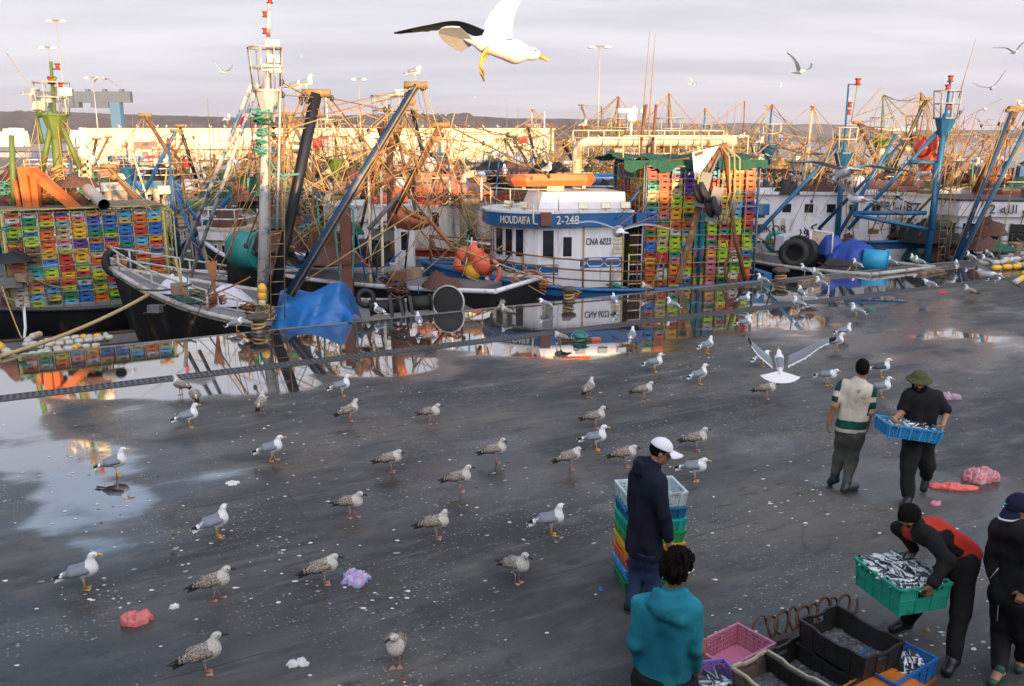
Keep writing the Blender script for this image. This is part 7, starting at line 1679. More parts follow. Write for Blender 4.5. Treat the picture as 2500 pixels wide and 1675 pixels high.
# bollards on the kerb
def bollard(u, v, label, k=1.):
    p = P(u, v); t = thing("bollard", label, "bollard", p, 0, "rusty mooring bollards")
    MB().lathe([(.26 * k, 0), (.26 * k, .04), (.17 * k, .07), (.15 * k, .2), (.16 * k, .28), (.29 * k, .33), (.30 * k, .40), (.22 * k, .44), (.02, .45)], n=16).build("post", M("rusty_bollard", (.09, .06, .045), .6, .2, .35, 6., dirt=(.25, .22, .19), dirt_amt=.4), t)
    mb = MB()
    for z in (.14, .19): mb.tube([(.18 * k * math.cos(a), .18 * k * math.sin(a), z + .03 * math.cos(a + z * 40)) for a in [2 * math.pi * q / 14 for q in range(14)]], .03, 6, closed=True)
    mb.build("mooring_loop", ROPE, t)
bollard(632, 812, "squat rusty bollard below the tall mast, left", .8); bollard(1389, 738, "rusty bollard at the kerb before the white wheelhouse", .7); bollard(1905, 688, "rusty bollard at the kerb right of the crate rack", .9)
# plank with ropes, timber and net scraps
mb = MB(); a, b = P(1365, 832, .03), P(1465, 827, .03); mb.beam(a, b.lerp(a, .22), .14, .05); o = mb.build("plank", M("dark_plank", (.12, .07, .04), .6)); mb2 = MB(); mb2.beam(b.lerp(a, .22), b, .145, .055); mb2.build("painted_end", M("red_end", (.55, .12, .06), .5), o); centre = None
tag(o, "long brown plank with an orange painted end lying by the drain", "plank")
o = rope_heap(None, P(1415, 824, .08), .2, 9, TROPE, .014, .06, "net_scrap", False, 4); centre_origin(o); tag(o, "green net scrap lying on the long brown plank", "net scrap")
mb = MB(); mb.beam(P(1952, 690, .06), P(2020, 680, .06), .16, .12); o = mb.build("timber", WOOD); centre_origin(o); tag(o, "short wooden beam lying on the kerb between two gulls", "timber")
mb = MB(); mb.beam(P(2245, 668, .05), P(2300, 660, .05), .2, .08); mb.beam(P(2255, 662, .11), P(2310, 650, .11), .12, .06); o = mb.build("driftwood", WOOD); centre_origin(o); tag(o, "scrap wood at the foot of the tall blue mast, on the kerb", "scrap wood")
o = rope_heap(None, P(2125, 757, .02), .12, 7, TROPE, .008, .03, "net_scrap", False, 6); centre_origin(o); tag(o, "tiny green net scrap on the damp grey patch at right", "net scrap")
# plastic bags
def bag(label, u, v, rx, ry, h, cols, seed, rz=0., opens=False):
    c = P(u, v); rn = random.Random(seed); mats = [M("bag_" + n, q, .38, 0, .2, 14., bump=.35, bscale=30, trans=.25) for n, q in cols]; mb = MB(); cs, sn = math.cos(rz), math.sin(rz); nu, nv = 44, 20
    def fn(a, b):
        an = 2 * math.pi * a; q = math.sin(b * math.pi * .5); w = 1 + .55 * fbm(math.cos(an) * 1.4, math.sin(an) * 1.4, seed, 3) + .22 * fbm(math.cos(an) * 4, math.sin(an) * 4, seed, 2)
        x, y = rx * q * math.cos(an) * w, ry * q * math.sin(an) * w; r_ = abs(fbm(x / rx * 2.2, y / ry * 2.2, seed + 5, 4))
        z = h * (math.cos(b * math.pi * .5) ** .6) * (.75 + .5 * fbm(x / rx * 1.5, y / ry * 1.5, seed + 9, 2)) + h * .95 * (.4 - r_) * (1 - b ** 3)
        return V((x * cs - y * sn, x * sn + y * cs, max(.002, z)))
    mb.grid(fn, nu + 1, nv + 1)
    if len(mats) > 1: mb.m = [int((fbm(mb.v[f[0]][0] * 9 / rx * .3, mb.v[f[0]][1] * 9 / ry * .3, seed + 2, 3) * 2.2 + .5) * len(mats)) % len(mats) for f in mb.f]
    o = mb.build("plastic_bag", mats); setm(o, Matrix.Translation(c)); return tag(o, label, "plastic bag", "plastic bags dropped on the quay")
bag("crumpled salmon pink plastic bag at the lower left", 333, 1518, .15, .085, .09, [("salmon", (.72, .20, .18))], 3.1, .5)
bag("blue and pink striped plastic bag beside the leaning brown gull", 868, 1416, .15, .13, .09, [("periwinkle", (.35, .40, .72)), ("pinkish", (.70, .28, .35)), ("lilac", (.50, .48, .70))], 6.2, .7)
bag("flat coral red plastic bag at right of the striding man", 2318, 1192, .26, .10, .06, [("coral", (.80, .16, .13))], 4.4, -.1); 
bag("puffed pink plastic bag behind the coral red one", 2388, 1172, .22, .13, .15, [("rose", (.62, .16, .2)), ("pale_pink", (.72, .36, .34)), ("mauve", (.45, .3, .36))], 8.3, .1)
bag("small pink crumpled wrapper below the coral red bag", 2285, 1232, .06, .05, .05, [("pinkish", (.6, .25, .3))], 2.2); bag("mauve plastic bag right of the bucket hat man's elbow", 2318, 974, .16, .08, .1, [("mauve", (.3, .15, .2))], 9.1)
bag("small red plastic bag at the right by the drain end", 2300, 716, .16, .09, .07, [("crimson", (.55, .05, .06))], 7.7)
bag("white plastic scrap on the dark asphalt left of centre", 565, 1181, .09, .07, .03, [("offwhite", (.7, .68, .66))], 1.7); bag("yellowish white carton scrap low in the centre left", 726, 1622, .085, .06, .04, [("offwhite", (.7, .68, .6))], 3.9)
bag("white scrap right of the salmon pink bag", 427, 1484, .05, .035, .03, [("offwhite", (.75, .72, .7))], 5.5)
# small litter: fish bits, scales, paper
lt = MB(); rn = random.Random(19)
cl = [(rn.uniform(-50, 2550), 860 + rn.random() * 830) for _ in range(34)]
for i in range(560):
    c_ = rn.choice(cl); k_ = 1 if i % 3 else 4; u = rn.gauss(c_[0], 70 * k_); v = min(1700, max(850, rn.gauss(c_[1], 26 * k_))); p = P(u, v, .004)
    if to_st(p)[1] < T_DR + .5: continue
    r_ = rn.choice((.008, .01, .012, .016, .02)) * rn.uniform(.7, 1.3); a0 = rn.random() * 6; k = rn.randint(5, 7); h = rn.uniform(.003, .012)
    ring = [V((r_ * rn.uniform(.6, 1.3) * math.cos(a0 + 6.28 * q / k) * 1.5, r_ * rn.uniform(.6, 1.2) * math.sin(a0 + 6.28 * q / k), 0)) + p for q in range(k)]
    lt.add(ring + [p + V((0, 0, h))], [(q, (q + 1) % k, k) for q in range(k)], rn.choice((0, 0, 0, 0, 1, 2)))
tag(lt.build("litter", [M("fish_scraps", (.72, .70, .68), .5, 0, .15), M("brown_scraps", (.18, .09, .05), .7), M("grey_scraps", (.3, .3, .3), .7)]), "white fish scraps and litter scattered over the asphalt", "litter", kind='stuff')
for (u, v, lab, c) in ((425, 1352, "dark fish head scrap above the lower left gull", (.06, .04, .035)), (2262, 1275, "small brown scrap right of the bucket hat man's foot", (.35, .16, .06)), (1468, 1440, "blue bottle cap left of the crate stack", (.02, .12, .4)), (2262, 1540, "blue strap piece by the black tubs", (.02, .2, .4))):
    p = P(u, v, .0); o = heap(None, p, .035, .025, .03, M("scrap_%d" % u, c, .5), "scrap", u * .1, world=False, n=10); centre_origin(o); tag(o, lab, "scrap")
# ================================================================== fish crates on the quay
def tub_mesh(L, B, H, style='lattice', lip=.022):
    """open crate, long side on x, origin at the centre of the floor; style: lattice (real holes), ribbed (closed, ribs), dip (rim dips at the handles)"""
    mb = MB(); t_ = .008; x0, y0 = L / 2, B / 2; tp = .94
    def pt(x, y, z): k = tp + (1 - tp) * z / H; return V((x * k, y * k, z))
    def slab(c0, c1, za, zb, th, m=0):
        a, b = V(c0), V(c1); n = V((-(b - a).y, (b - a).x, 0)).normalized() * th; k = lambda p, z: V((p.x * (tp + (1 - tp) * z / H), p.y * (tp + (1 - tp) * z / H), z))
        mb.hexa([k(a, za), k(b, za), k(b + n, za), k(a + n, za), k(a, zb), k(b, zb), k(b + n, zb), k(a + n, zb)], m)
    cs = [V((-x0, -y0, 0)), V((x0, -y0, 0)), V((x0, y0, 0)), V((-x0, y0, 0))]
    mb.box(-x0 * tp, -y0 * tp, 0, x0 * tp, y0 * tp, t_)
    for i in range(4):
        a, b = cs[i], cs[(i + 1) % 4]; d = (b - a); ln_ = d.length; d.normalize(); short = ln_ < L * .9
        if style == 'lattice':
            n = int(ln_ / .045); w = .008
            for k in range(n + 1): p = a + d * (ln_ - w) * k / n; slab(p, p + d * (w if 0 < k < n else .016), t_, H - lip, t_)
            for k in range(1, 5): z = H * k / 5.2; slab(a, b, z, z + .008, t_ * .9)
            for k in range(n): p, q = a + d * ln_ * k / n, a + d * ln_ * (k + 1) / n; slab(p.lerp(q, .3), p.lerp(q, .7), H * .1, H * .8, t_ * .6)
            for k in range(0, n + 1, max(2, n // 4)): p = a + d * (ln_ - .02) * k / n; slab(p - V((d.y, -d.x, 0)) * -.004, p + d * .02 - V((d.y, -d.x, 0)) * -.004, .0, H, -.008)
        else:
            if short:
                m0, m1 = ln_ * .34, ln_ * .66; slab(a, a + d * m0, t_, H - lip, t_); slab(a + d * m1, b, t_, H - lip, t_); slab(a + d * m0, a + d * m1, t_, H * .58, t_); slab(a + d * m0, a + d * m1, H * .8, H - lip, t_)
            else: slab(a, b, t_, H - lip, t_)
            n = 5 if not short else 3
            for k in range(n + 1): p = a + d * (ln_ - .014) * k / n; slab(p, p + d * .014, .004, H - lip, -.007)
            slab(a, b, H * .5, H * .5 + .012, -.006)
        dip = .02 if style == 'dip' else 0
        if dip:
            for (q0, q1, h0, h1) in ((0, .25, 0, 0), (.25, .35, 0, dip), (.35, .65, dip, dip), (.65, .75, dip, 0), (.75, 1, 0, 0)):
                p, q = a + d * ln_ * q0, a + d * ln_ * q1; o_ = V((d.y, -d.x, 0)) * .012; i_ = V((-d.y, d.x, 0)) * .012
                mb.hexa([p + o_ + V((0, 0, H - lip - h0)), q + o_ + V((0, 0, H - lip - h1)), q + i_ + V((0, 0, H - lip - h1)), p + i_ + V((0, 0, H - lip - h0)), p + o_ + V((0, 0, H - h0)), q + o_ + V((0, 0, H - h1)), q + i_ + V((0, 0, H - h1)), p + i_ + V((0, 0, H - h0))], 1)
        else:
            o_ = V((d.y, -d.x, 0)) * .012; i_ = V((-d.y, d.x, 0)) * .01; p, q = a - d * .012, b + d * .012
            mb.hexa([p + o_ + V((0, 0, H - lip)), q + o_ + V((0, 0, H - lip)), q + i_ + V((0, 0, H - lip)), p + i_ + V((0, 0, H - lip)), p + o_ + V((0, 0, H + .0006 * i)), q + o_ + V((0, 0, H + .0006 * i)), q + i_ + V((0, 0, H + .0006 * i)), p + i_ + V((0, 0, H + .0006 * i))], 1)
    return mb
def crate_mat(n, c, rim=None): return M("tub_" + n, c, .45, 0, .18, 7., bump=.08, dirt=tuple(q * .5 + .015 for q in c), dirt_amt=.4)
def tub(label, m, L, B, H, mat, style='lattice', rim=None, group="fish crates on the quay"):
    o = tub_mesh(L, B, H, style).build("fish_crate", [mat, rim or mat]); setm(o, m); return tag(o, label, "crate", group)
def corner_frame(c, along, z_rim, L, B, H, flip=1, c_is='x'):
    """crate frame from the pixel of a rim corner and of a point along the edge that leaves it"""
    o_ = P(*c, z_rim); d = (P(*along, z_rim) - o_).normalized(); n = V((-d.y, d.x, 0)) * flip
    ctr = o_ + (d * L / 2 + n * B / 2 if c_is == 'x' else d * B / 2 + n * L / 2); x = d if c_is == 'x' else n; y = V((-x.y, x.x, 0))
    return Matrix(((x.x, y.x, 0, ctr.x), (x.y, y.y, 0, ctr.y), (0, 0, 1, z_rim - H), (0, 0, 0, 1)))
SILVER = M("fish_silver", (.74, .74, .76), .32, .12, .12, 40., bump=.1); FISHB = M("fish_back", (.03, .045, .06), .3, .2, .3, 30., bump=0)
_fm = None
def fish_fill(m, L, B, z, n, seed, label, group, hump=.03, layers=2):
    global _fm
    if _fm is None:
        mb = MB(); prof = [(.001, 0), (.011, .012), (.019, .04), (.021, .07), (.017, .105), (.008, .135), (.004, .15)]; T = Matrix.Diagonal((.62, 1, 1, 1)); mb.lathe(prof, (0, 0, -.075), 8, 0, T=T)
        for k, f in enumerate(mb.f):
            if len(f) == 4 and sum(mb.v[i][1] for i in f) / 4 > .0105: mb.m[k] = 1
        mb.add([(0, -.003, .07), (0, .003, .07), (.002, .020, .098), (.002, .006, .09), (.002, -.006, .09), (.002, -.020, .098)], [(0, 1, 2, 3, 4, 5), (5, 4, 3, 2, 1, 0)], 1)
        mb.v = [(z_, x_, y_) for x_, y_, z_ in mb.v]; _fm = mb.build("sardine", [SILVER, FISHB]); _fm['first'] = 1
    rn = random.Random(seed); first = bool(_fm.get('first'))
    for i in range(n):
        o = _fm if (first and i == 0) else _fm.copy()
        if not (first and i == 0): COL.objects.link(o)
        if 'first' in o: del o['first']
        lay = i * layers // n; x, y = rn.uniform(-.5, .5) * (L - .10), rn.uniform(-.5, .5) * (B - .09); e = max(abs(x) / (L / 2), abs(y) / (B / 2))
        loc_ = V((x, y, z + lay * .016 + hump * (1 - e * e) + rn.uniform(0, .012)))
        yaw = rn.gauss(.9 if x < 0 else 0.05, .75) + (math.pi if rn.random() < .5 else 0)
        setm(o, m @ Matrix.Translation(loc_) @ Matrix.Rotation(yaw, 4, 'Z') @ Matrix.Rotation(rn.uniform(-.25, .25), 4, 'Y') @ Matrix.Rotation(rn.uniform(-1.3, .5), 4, 'X') @ Matrix.Scale(rn.uniform(1.05, 1.4), 4)); tag(o, label, "fish", group)
    mb = MB(); mb.box(-L * .46, -B * .46, .01, L * .46, B * .46, z + .01); return mb
def fish_bed(m, L, B, z, label):
    mb = MB(); mb.grid(lambda a, b: V((L * .93 * (a - .5), B * .93 * (b - .5), z + .012 * fbm(a * 14, b * 9, 3.))), 26, 18); mb.grid(lambda a, b: V((L * .93 * (a - .5), B * .93 * (b - .5), .012)), 2, 2, flip=True)
    o = mb.build("fish_heap", M("fish_bed", (.16, .17, .19), .35, .2, .7, 60., bump=.6)); setm(o, m); tag(o, label, "fish heap", kind='stuff')
G_GREEN = crate_mat("sea_green", (.02, .33, .22)); G_BLUE = crate_mat("sky_blue", (.04, .30, .62)); G_PINK = crate_mat("pink", (.50, .16, .24)); G_PURP = crate_mat("purple", (.20, .12, .42)); G_BLACK = crate_mat("black", (.016, .015, .014)); G_BROWN = crate_mat("brown", (.10, .075, .05))
G_TAN = crate_mat("tan_rim", (.40, .33, .24)); G_ORG = crate_mat("orange", (.55, .15, .02)); G_DBLUE = crate_mat("deep_blue", (.015, .12, .36)); G_ORB = crate_mat("dull_orange", (.25, .07, .015))
mP = corner_frame((1801, 1521), (1700, 1570), .20, .60, .40, .2, 1); tub("pink crate with lattice sides, empty, farthest left of the crate group", mP, .60, .40, .2, G_PINK)
mV = corner_frame((1767, 1607), (1829, 1678), .24, .60, .40, .2, -1); tub("purple crate holding fish beside the teal hoodie", mV, .60, .40, .2, G_PURP)
fish_bed(mV, .6, .4, .09, "layer of fish in the purple crate"); fish_fill(mV, .6, .4, .10, 34, 3, "silver sardine lying in the purple crate", "sardines in the purple crate", .015, 1)
mN = corner_frame((1873, 1586), (2020, 1672), .34, .62, .42, .2, -1); tub("brown crate with pale worn rim at the bottom edge", mN, .62, .42, .2, G_BROWN, 'dip', G_TAN)
mN2 = mN.copy(); mN2.translation.z -= .135; tub("blue crate under the brown pale rimmed one", mN2 @ Matrix.Translation((.02, -.02, 0)), .6, .4, .13, G_DBLUE)
mK = corner_frame((1954, 1549), (2105, 1632), .33, .66, .46, .22, -1); tub("large black crate holding ice water, front of the two black ones", mK, .66, .46, .22, G_BLACK, 'dip')
mK2 = corner_frame((2044, 1476), (2176, 1549), .52, .66, .46, .22, -1); tub("black crate on top of the stack by the rusty coil", mK2, .66, .46, .22, G_BLACK, 'dip')
mK3 = mK2.copy(); mK3.translation.z = .078; tub("black crate under the topmost black one", mK3, .66, .46, .22, G_BLACK, 'dip')
for m_, L_, B_, s_, lab in ((mK, .66, .46, 2., "wet ice slush in the front black crate"), (mK2, .66, .46, 5., "wet ice slush in the topmost black crate"), (mN, .62, .42, 8., "wet ice slush in the brown crate")):
    mb = MB(); mb.grid(lambda a, b: V((L_ * .90 * (a - .5), B_ * .90 * (b - .5), .022 + .03 * max(0, fbm(a * 5, b * 4, s_, 5)) + .008 * fbm(a * 30, b * 22, s_)))  , 40, 28); o = mb.build("ice_slush", M("slush", (.10, .10, .105), .25, 0, .9, 26., bump=.8, dirt=(.42, .42, .43), dirt_amt=.28)); setm(o, m_); tag(o, lab, "ice", kind='stuff')
mB = corner_frame((2178, 1552), (2252, 1588), .33, .60, .40, .18, -1, 'y'); tub("deep blue crate with sardines right of the black stack", mB, .60, .40, .18, G_DBLUE, 'ribbed')
fish_bed(mB, .6, .4, .10, "layer of fish in the deep blue crate"); fish_fill(mB, .6, .4, .11, 30, 6, "silver sardine lying in the deep blue crate", "sardines in the deep blue crate", .01, 1)
mB2 = mB.copy(); mB2.translation.z = .002; tub("dull orange crate under the deep blue one", mB2, .60, .40, .145, G_ORB, 'ribbed')
mO = corner_frame((2158, 1616), (2050, 1674), .30, .60, .40, .2, 1); tub("orange crate turned bottom up, perforated base showing", mO @ Matrix.Translation((0, 0, .2)) @ Matrix.Rotation(math.pi, 4, 'X'), .60, .40, .2, G_ORG)
mO2 = mO.copy(); mO2.translation.z = 0.0; tub("second orange crate below the upturned one", mO2, .58, .38, .098, G_ORB, 'ribbed')
# rusty spring-like coil and beam behind the black stack
ca, cb2 = P(1850, 1568, .0), P(2078, 1500, .0); d = (cb2 - ca); mb = MB(); pts = []; cn = V((-d.y, d.x, 0)).normalized(); nl = 9
for i in range(nl * 14 + 1): a = 2 * math.pi * i / 14; pts.append(ca + d * (i / (nl * 14)) + cn * .07 * math.sin(a + .9) + V((0, 0, .11 + (.095 + .02 * math.sin(i * .31)) * math.sin(a))) + d.normalized() * (.14 + .025 * math.sin(i * .23)) * math.cos(a))
mb.tube(pts, .013, 6); o = mb.build("rusty_coil", M("coil_rust", (.10, .045, .025), .8, .1, .4, 12.)); centre_origin(o); tag(o, "long rusty wire coil lying behind the black crates", "wire coil")
mb = MB(); mb.beam(P(1870, 1580, .06), P(2060, 1520, .06), .07, .1); o = mb.build("rusty_beam", M("beam_rust", (.05, .03, .022), .8)); centre_origin(o); tag(o, "dark rusty beam under the wire coil", "beam")
# the stack behind the man in navy
mS = corner_frame((1527, 1452), (1690, 1436), 0., .60, .42, 0., 1)
for k, (nm, m_, st_) in enumerate((("green", CRM["green"], 'ribbed'), ("light blue", crate_mat("stack_light_blue", (.05, .33, .65)), 'ribbed'), ("red", crate_mat("stack_red", (.60, .09, .04)), 'ribbed'), ("yellow", crate_mat("stack_yellow", (.72, .40, .02)), 'ribbed'), ("bright green", crate_mat("stack_green", (.02, .30, .08)), 'ribbed'), ("teal", crate_mat("stack_teal", (.02, .42, .34)), 'lattice'), ("blue", crate_mat("stack_blue", (.02, .18, .32)), 'lattice'), ("white", crate_mat("stack_white", (.55, .62, .62)), 'lattice'))):
    mm = mS.copy(); mm.translation.z = k * .128; tub(f"{nm} crate, number {8 - k} from the top of the stack behind the navy jacket", mm @ Matrix.Rotation(.02 * ((k * 7) % 3 - 1), 4, 'Z'), .60, .42, .126 if k < 7 else .15, m_, st_, group="stack of crates behind the man in navy")
# ================================================================== people
SKIN = M("skin_tan", (.36, .17, .095), .55, 0, .10, 14., bump=.05, trans=.05); SKIN2 = M("skin_brown", (.25, .115, .065), .55, 0, .10, 14., bump=.05)
HAIR = M("black_hair", (.008, .006, .005), .9, 0, .5, 90., bump=.6, bscale=160, spec=.1)
def cloth(n, c, v=.2, sc=5., **k): return M("cloth_" + n, c, .85, 0, v, sc, bump=.25, bscale=240, spec=.25, **k)
class Person:
    def __init__(s, label, base, J, f, h=.0075, fu=(0, 0, 1), skin=SKIN):
        """J: joints in world space; f: facing of the head; base: point on the ground"""
        s.t = thing("person", label, "person", base); s.b = V(base); s.J = {k: V(p) - s.b for k, p in J.items()}; s.h = h; s.skin = skin
        s.f = V(f).normalized(); s.u = (V(fu) - s.f * V(fu).dot(s.f)).normalized(); s.r = s.f.cross(s.u)
        P_ = list(s.J.values()); s.lo = V([min(p[i] for p in P_) - .3 for i in range(3)]); s.hi = V([max(p[i] for p in P_) + .3 for i in range(3)]); s.lo.z = max(-.03, s.lo.z)
    def grid(s, lo=None, hi=None, h=None): return SDF(lo or s.lo, hi or s.hi, h or s.h)
    def H(s, x, y, z): return s.J['head'] + s.f * x + s.r * y + s.u * z          # head frame: forward, right, up
    def rot(s): return [[s.f[i], s.r[i], s.u[i]] for i in range(3)]
    def torso(s, g, e=0., lo='pel'):
        J = s.J; side = (J['shR'] - J['shL']).normalized(); c = J['chest']; p = J['pel']
        g.cone(J['shL'] * .85 + J['shR'] * .15, J['shR'] * .85 + J['shL'] * .15, .075 + e, None, .05)
        for q in (-1, 1): g.cone(c + side * .075 * q, p + side * .062 * q, .102 + e, .098 + e, .05)
        g.cone(J['neck'], c, .06 + e, .09 + e, .05)
    def arm(s, g, q, e=0., upto=2., k=.04):
        J = s.J; a, b, c = J['sh' + q], J['el' + q], J['wr' + q]
        if upto >= 1: g.cone(a, b, .056 + e, .043 + e, k)
        else: g.cone(a, a.lerp(b, upto), .056 + e, .05 + e * 1.3, k)
        if upto > 1: g.cone(b, b.lerp(c, upto - 1), .042 + e, (.042 - (.042 - .026) * (upto - 1)) + e, .03)
    def leg(s, g, q, e=0., upto=2.):
        J = s.J; a, b, c = J['hip' + q], J['kn' + q], J['an' + q]
        g.cone(a, b, .088 + e, .058 + e, .05)
        if upto > 1: g.cone(b, b.lerp(c, upto - 1), .057 + e, .040 + e, .03)
    def hand(s, g, q, d, n, curl=.5, spread=.019):
        w = s.J['wr' + q]; d = V(d).normalized(); n = (V(n) - d * V(n).dot(d)).normalized(); sd = d.cross(n)
        if q == 'L': sd = -sd
        g.cone(w - d * .02, w + d * .02, .026, .024, .02)
        for o_ in (-.6, .2, 1.): g.cone(w + d * .02 + sd * .018 * o_, w + d * .085 + sd * .025 * o_, .016, .014, .02)
        for i, l in enumerate((.066, .076, .072, .056)):
            b = w + d * .085 + sd * spread * (1.6 - i); a1 = curl * (.7 + .15 * i); d1 = d * math.cos(a1) + n * math.sin(a1); a2 = a1 + curl * 1.1; d2 = d * math.cos(a2) + n * math.sin(a2)
            g.cone(b, b + d1 * l * .5, .0098, .009, .006); g.cone(b + d1 * l * .5, b + d1 * l * .5 + d2 * l * .5, .009, .0078, .004)
        tb = w + d * .025 + sd * .032; td = (d * .7 + sd * .6 + n * .45).normalized(); g.cone(tb, tb + td * .035, .013, .011, .01); g.cone(tb + td * .035, tb + td * .035 + (td + n * .4).normalized() * .028, .0105, .009, .005)
    def body(s, hands, legs=True, beard=False):
        g = s.grid(); J = s.J; R_ = s.rot()
        s.torso(g); [s.arm(g, q) for q in 'LR']
        if legs: [s.leg(g, q) for q in 'LR']; [g.cone(J['an' + q], J['to' + q], .042, .034, .03) for q in 'LR']
        g.cone(J['neck'], s.H(-.015, 0, -.06), .056, .052, .03)
        g.ell(s.H(-.012, 0, .022), (.098, .074, .098), R_, .02); g.ell(s.H(.018, 0, -.055), (.066, .056, .062), R_, .03); g.cone(s.H(.05, 0, -.095), s.H(.03, 0, -.09), .026, .03, .02)
        g.cone(s.H(.084, 0, .012), s.H(.105, 0, -.024), .009, .014, .012); g.cone(s.H(.09, 0, -.024), s.H(.09, 0, -.02), .02, .02, .01)
        for q in (-1, 1):
            g.ell(s.H(-.012, .074 * q, -.012), (.019, .010, .032), R_, .008); g.cone(s.H(.075, .016 * q, .026), s.H(.066, .05 * q, .026), .013, .011, .012); g.cone(s.H(.092, .030 * q, .008), s.H(.088, .032 * q, .008), .010, .010, .006, sub=True)
        g.cone(s.H(.088, -.018, -.060), s.H(.088, .018, -.060), .010, .010, .008); g.cone(s.H(.098, -.02, -.056), s.H(.098, .02, -.056), .004, .004, .002, sub=True)
        for q, a in hands.items(): s.hand(g, q, *a)
        vs, fs = g.mesh(); npmesh("body", vs, fs, s.skin, s.t)
        for q in (-1, 1):
            MB().ball(s.H(.078, .031 * q, .008), .0115, 8).build("eye", M("eye_dark", (.02, .015, .012), .2, bump=0), s.t)
            MB().tube([s.H(.088, .014 * q, .028), s.H(.086, .034 * q, .034), s.H(.074, .052 * q, .028)], .005, 5).build("eyebrow", HAIR, s.t)
    def garment(s, name, mats, fn, folds=(.0035, 26, 1), cuts=(), mf=None, h=None, lo=None, hi=None):
        g = s.grid(lo, hi, h); fn(g)
        if folds: g.wob(*folds)
        for c in cuts: g.cut(*c)
        vs, fs = g.mesh(); return npmesh(name, vs, fs, mats, s.t, True, None if mf is None else mf(face_mid(vs, fs)))
    def hair(s, e=.012, low=-.03, mat=None, curl=.0, top=.0, name="hair"):
        hp = s.J['head']; g = SDF(hp - V((.2, .2, .2)), hp + V((.2, .2, .24)), .006); R_ = s.rot()
        g.ell(s.H(-.016, 0, .026 + top), (.100 + e, .078 + e, .100 + e + top), R_, 0)
        if curl: g.wob(curl, 130, 3); g.wob(curl, 75, 8)
        g.cut(s.H(.062, 0, .055), s.f * 1. - s.u * .75); g.cut(s.H(0, 0, low), s.f * .55 - s.u)
        vs, fs = g.mesh(); return npmesh(name, vs, fs, mat or HAIR, s.t)
    def cap(s, mat, brim=None, edge=None, logo=None):
        g = SDF(s.J['head'] - V((.3, .3, .2)), s.J['head'] + V((.3, .3, .25)), .006); g.ell(s.H(-.012, 0, .036), (.112, .090, .098), s.rot(), 0); g.cut(s.H(0, 0, .038), -s.u - s.f * .08)
        vs, fs = g.mesh(); c = npmesh("cap", vs, fs, mat, s.t)
        def bf(a, b, dz): y = (a - .5) * 2; x = .075 * math.sqrt(max(0, 1 - (y * .8) ** 2)) + .02 + b * .115 * math.sqrt(max(0.02, 1 - y * y * .9)); return s.H(x, .074 * y * (1 + .08 * b), .046 - .012 * b - .024 * y * y * (.6 + b) + dz)
        for dz, fl in ((0, False), (-.007, True)):
            mb = MB(); mb.grid(lambda a, b: bf(a, b, dz), 16, 8, flip=fl)
            if dz == 0: top_ = mb
            else: top_.add(mb.v, mb.f, 0, True)
        for k in range(15):
            b0 = k * 8 + 7; b1 = b0 + 8; n0 = 128
            top_.f.append((b0, n0 + b0, n0 + b1, b1)); top_.m.append(1); top_.s.append(False)
        if edge:
            for k, f in enumerate(top_.f):
                if k % 7 >= 6 and k < 105: top_.m[k] = 1
        top_.build("brim", [brim or mat, edge or brim or mat], s.t)
        MB().ball(s.H(-.012, 0, .134), .008, 6).build("cap_button", mat, s.t)
        if logo is not None:
            mb = MB(); mb.ball(s.H(.078, .045, .085), .013, 8, 0, (1, 1, .7)); mb.build("emblem", logo, s.t)
    def shoe(s, q, mat, sole=None, name="shoe", r=.046):
        J = s.J; a, to = J['an' + q], J['to' + q]; g = SDF(V((min(a.x, to.x), min(a.y, to.y), min(a.z, to.z))) - V((.12, .12, .12)), V((max(a.x, to.x), max(a.y, to.y), max(a.z, to.z))) + V((.12, .12, .12)), .006)
        hl = a - (to - a).normalized() * .03 - V((0, 0, .03)); g.cone(hl, to, r, r * .86, 0).cone(a + V((0, 0, .03)), hl.lerp(to, .3), r * .95, r, .03); name != 'sandal' and g.cone(a, to, r * 1.08, r * .9, .02)
        g.cut(V((a.x, a.y, min(hl.z, to.z) - .028)), (0, 0, -1)) if abs(hl.z - to.z) < .05 else None
        vs, fs = g.mesh(); zz = min(hl.z, to.z); return npmesh(name, vs, fs, [mat, sole or mat], s.t, True, (face_mid(vs, fs)[:, 2] < zz - .008).astype(int))
    def boot(s, q, mat, top=.55):
        J = s.J; k, a, to = J['kn' + q], J['an' + q], J['to' + q]; tp = a.lerp(k, top)
        def fn(g): hl = a - (to - a).normalized() * .03 - V((0, 0, .03)); g.cone(tp, a, .066, .052, 0).cone(hl, to, .048, .042, .03).cone(a, hl, .05, .048, .02).cone(a, to, .052, .044, .02)
        return s.garment("boot", mat, fn, (.002, 30, 2), [(tp, (k - a).normalized())] + ([(V((0, 0, .002)), (0, 0, -1))] if a.z < .2 else []), lo=V([min(x, y, z) - .12 for x, y, z in zip(k, a, to)]), hi=V([max(x, y, z) + .12 for x, y, z in zip(k, a, to)]), h=.0065)
Zv = V((0, 0, 1))
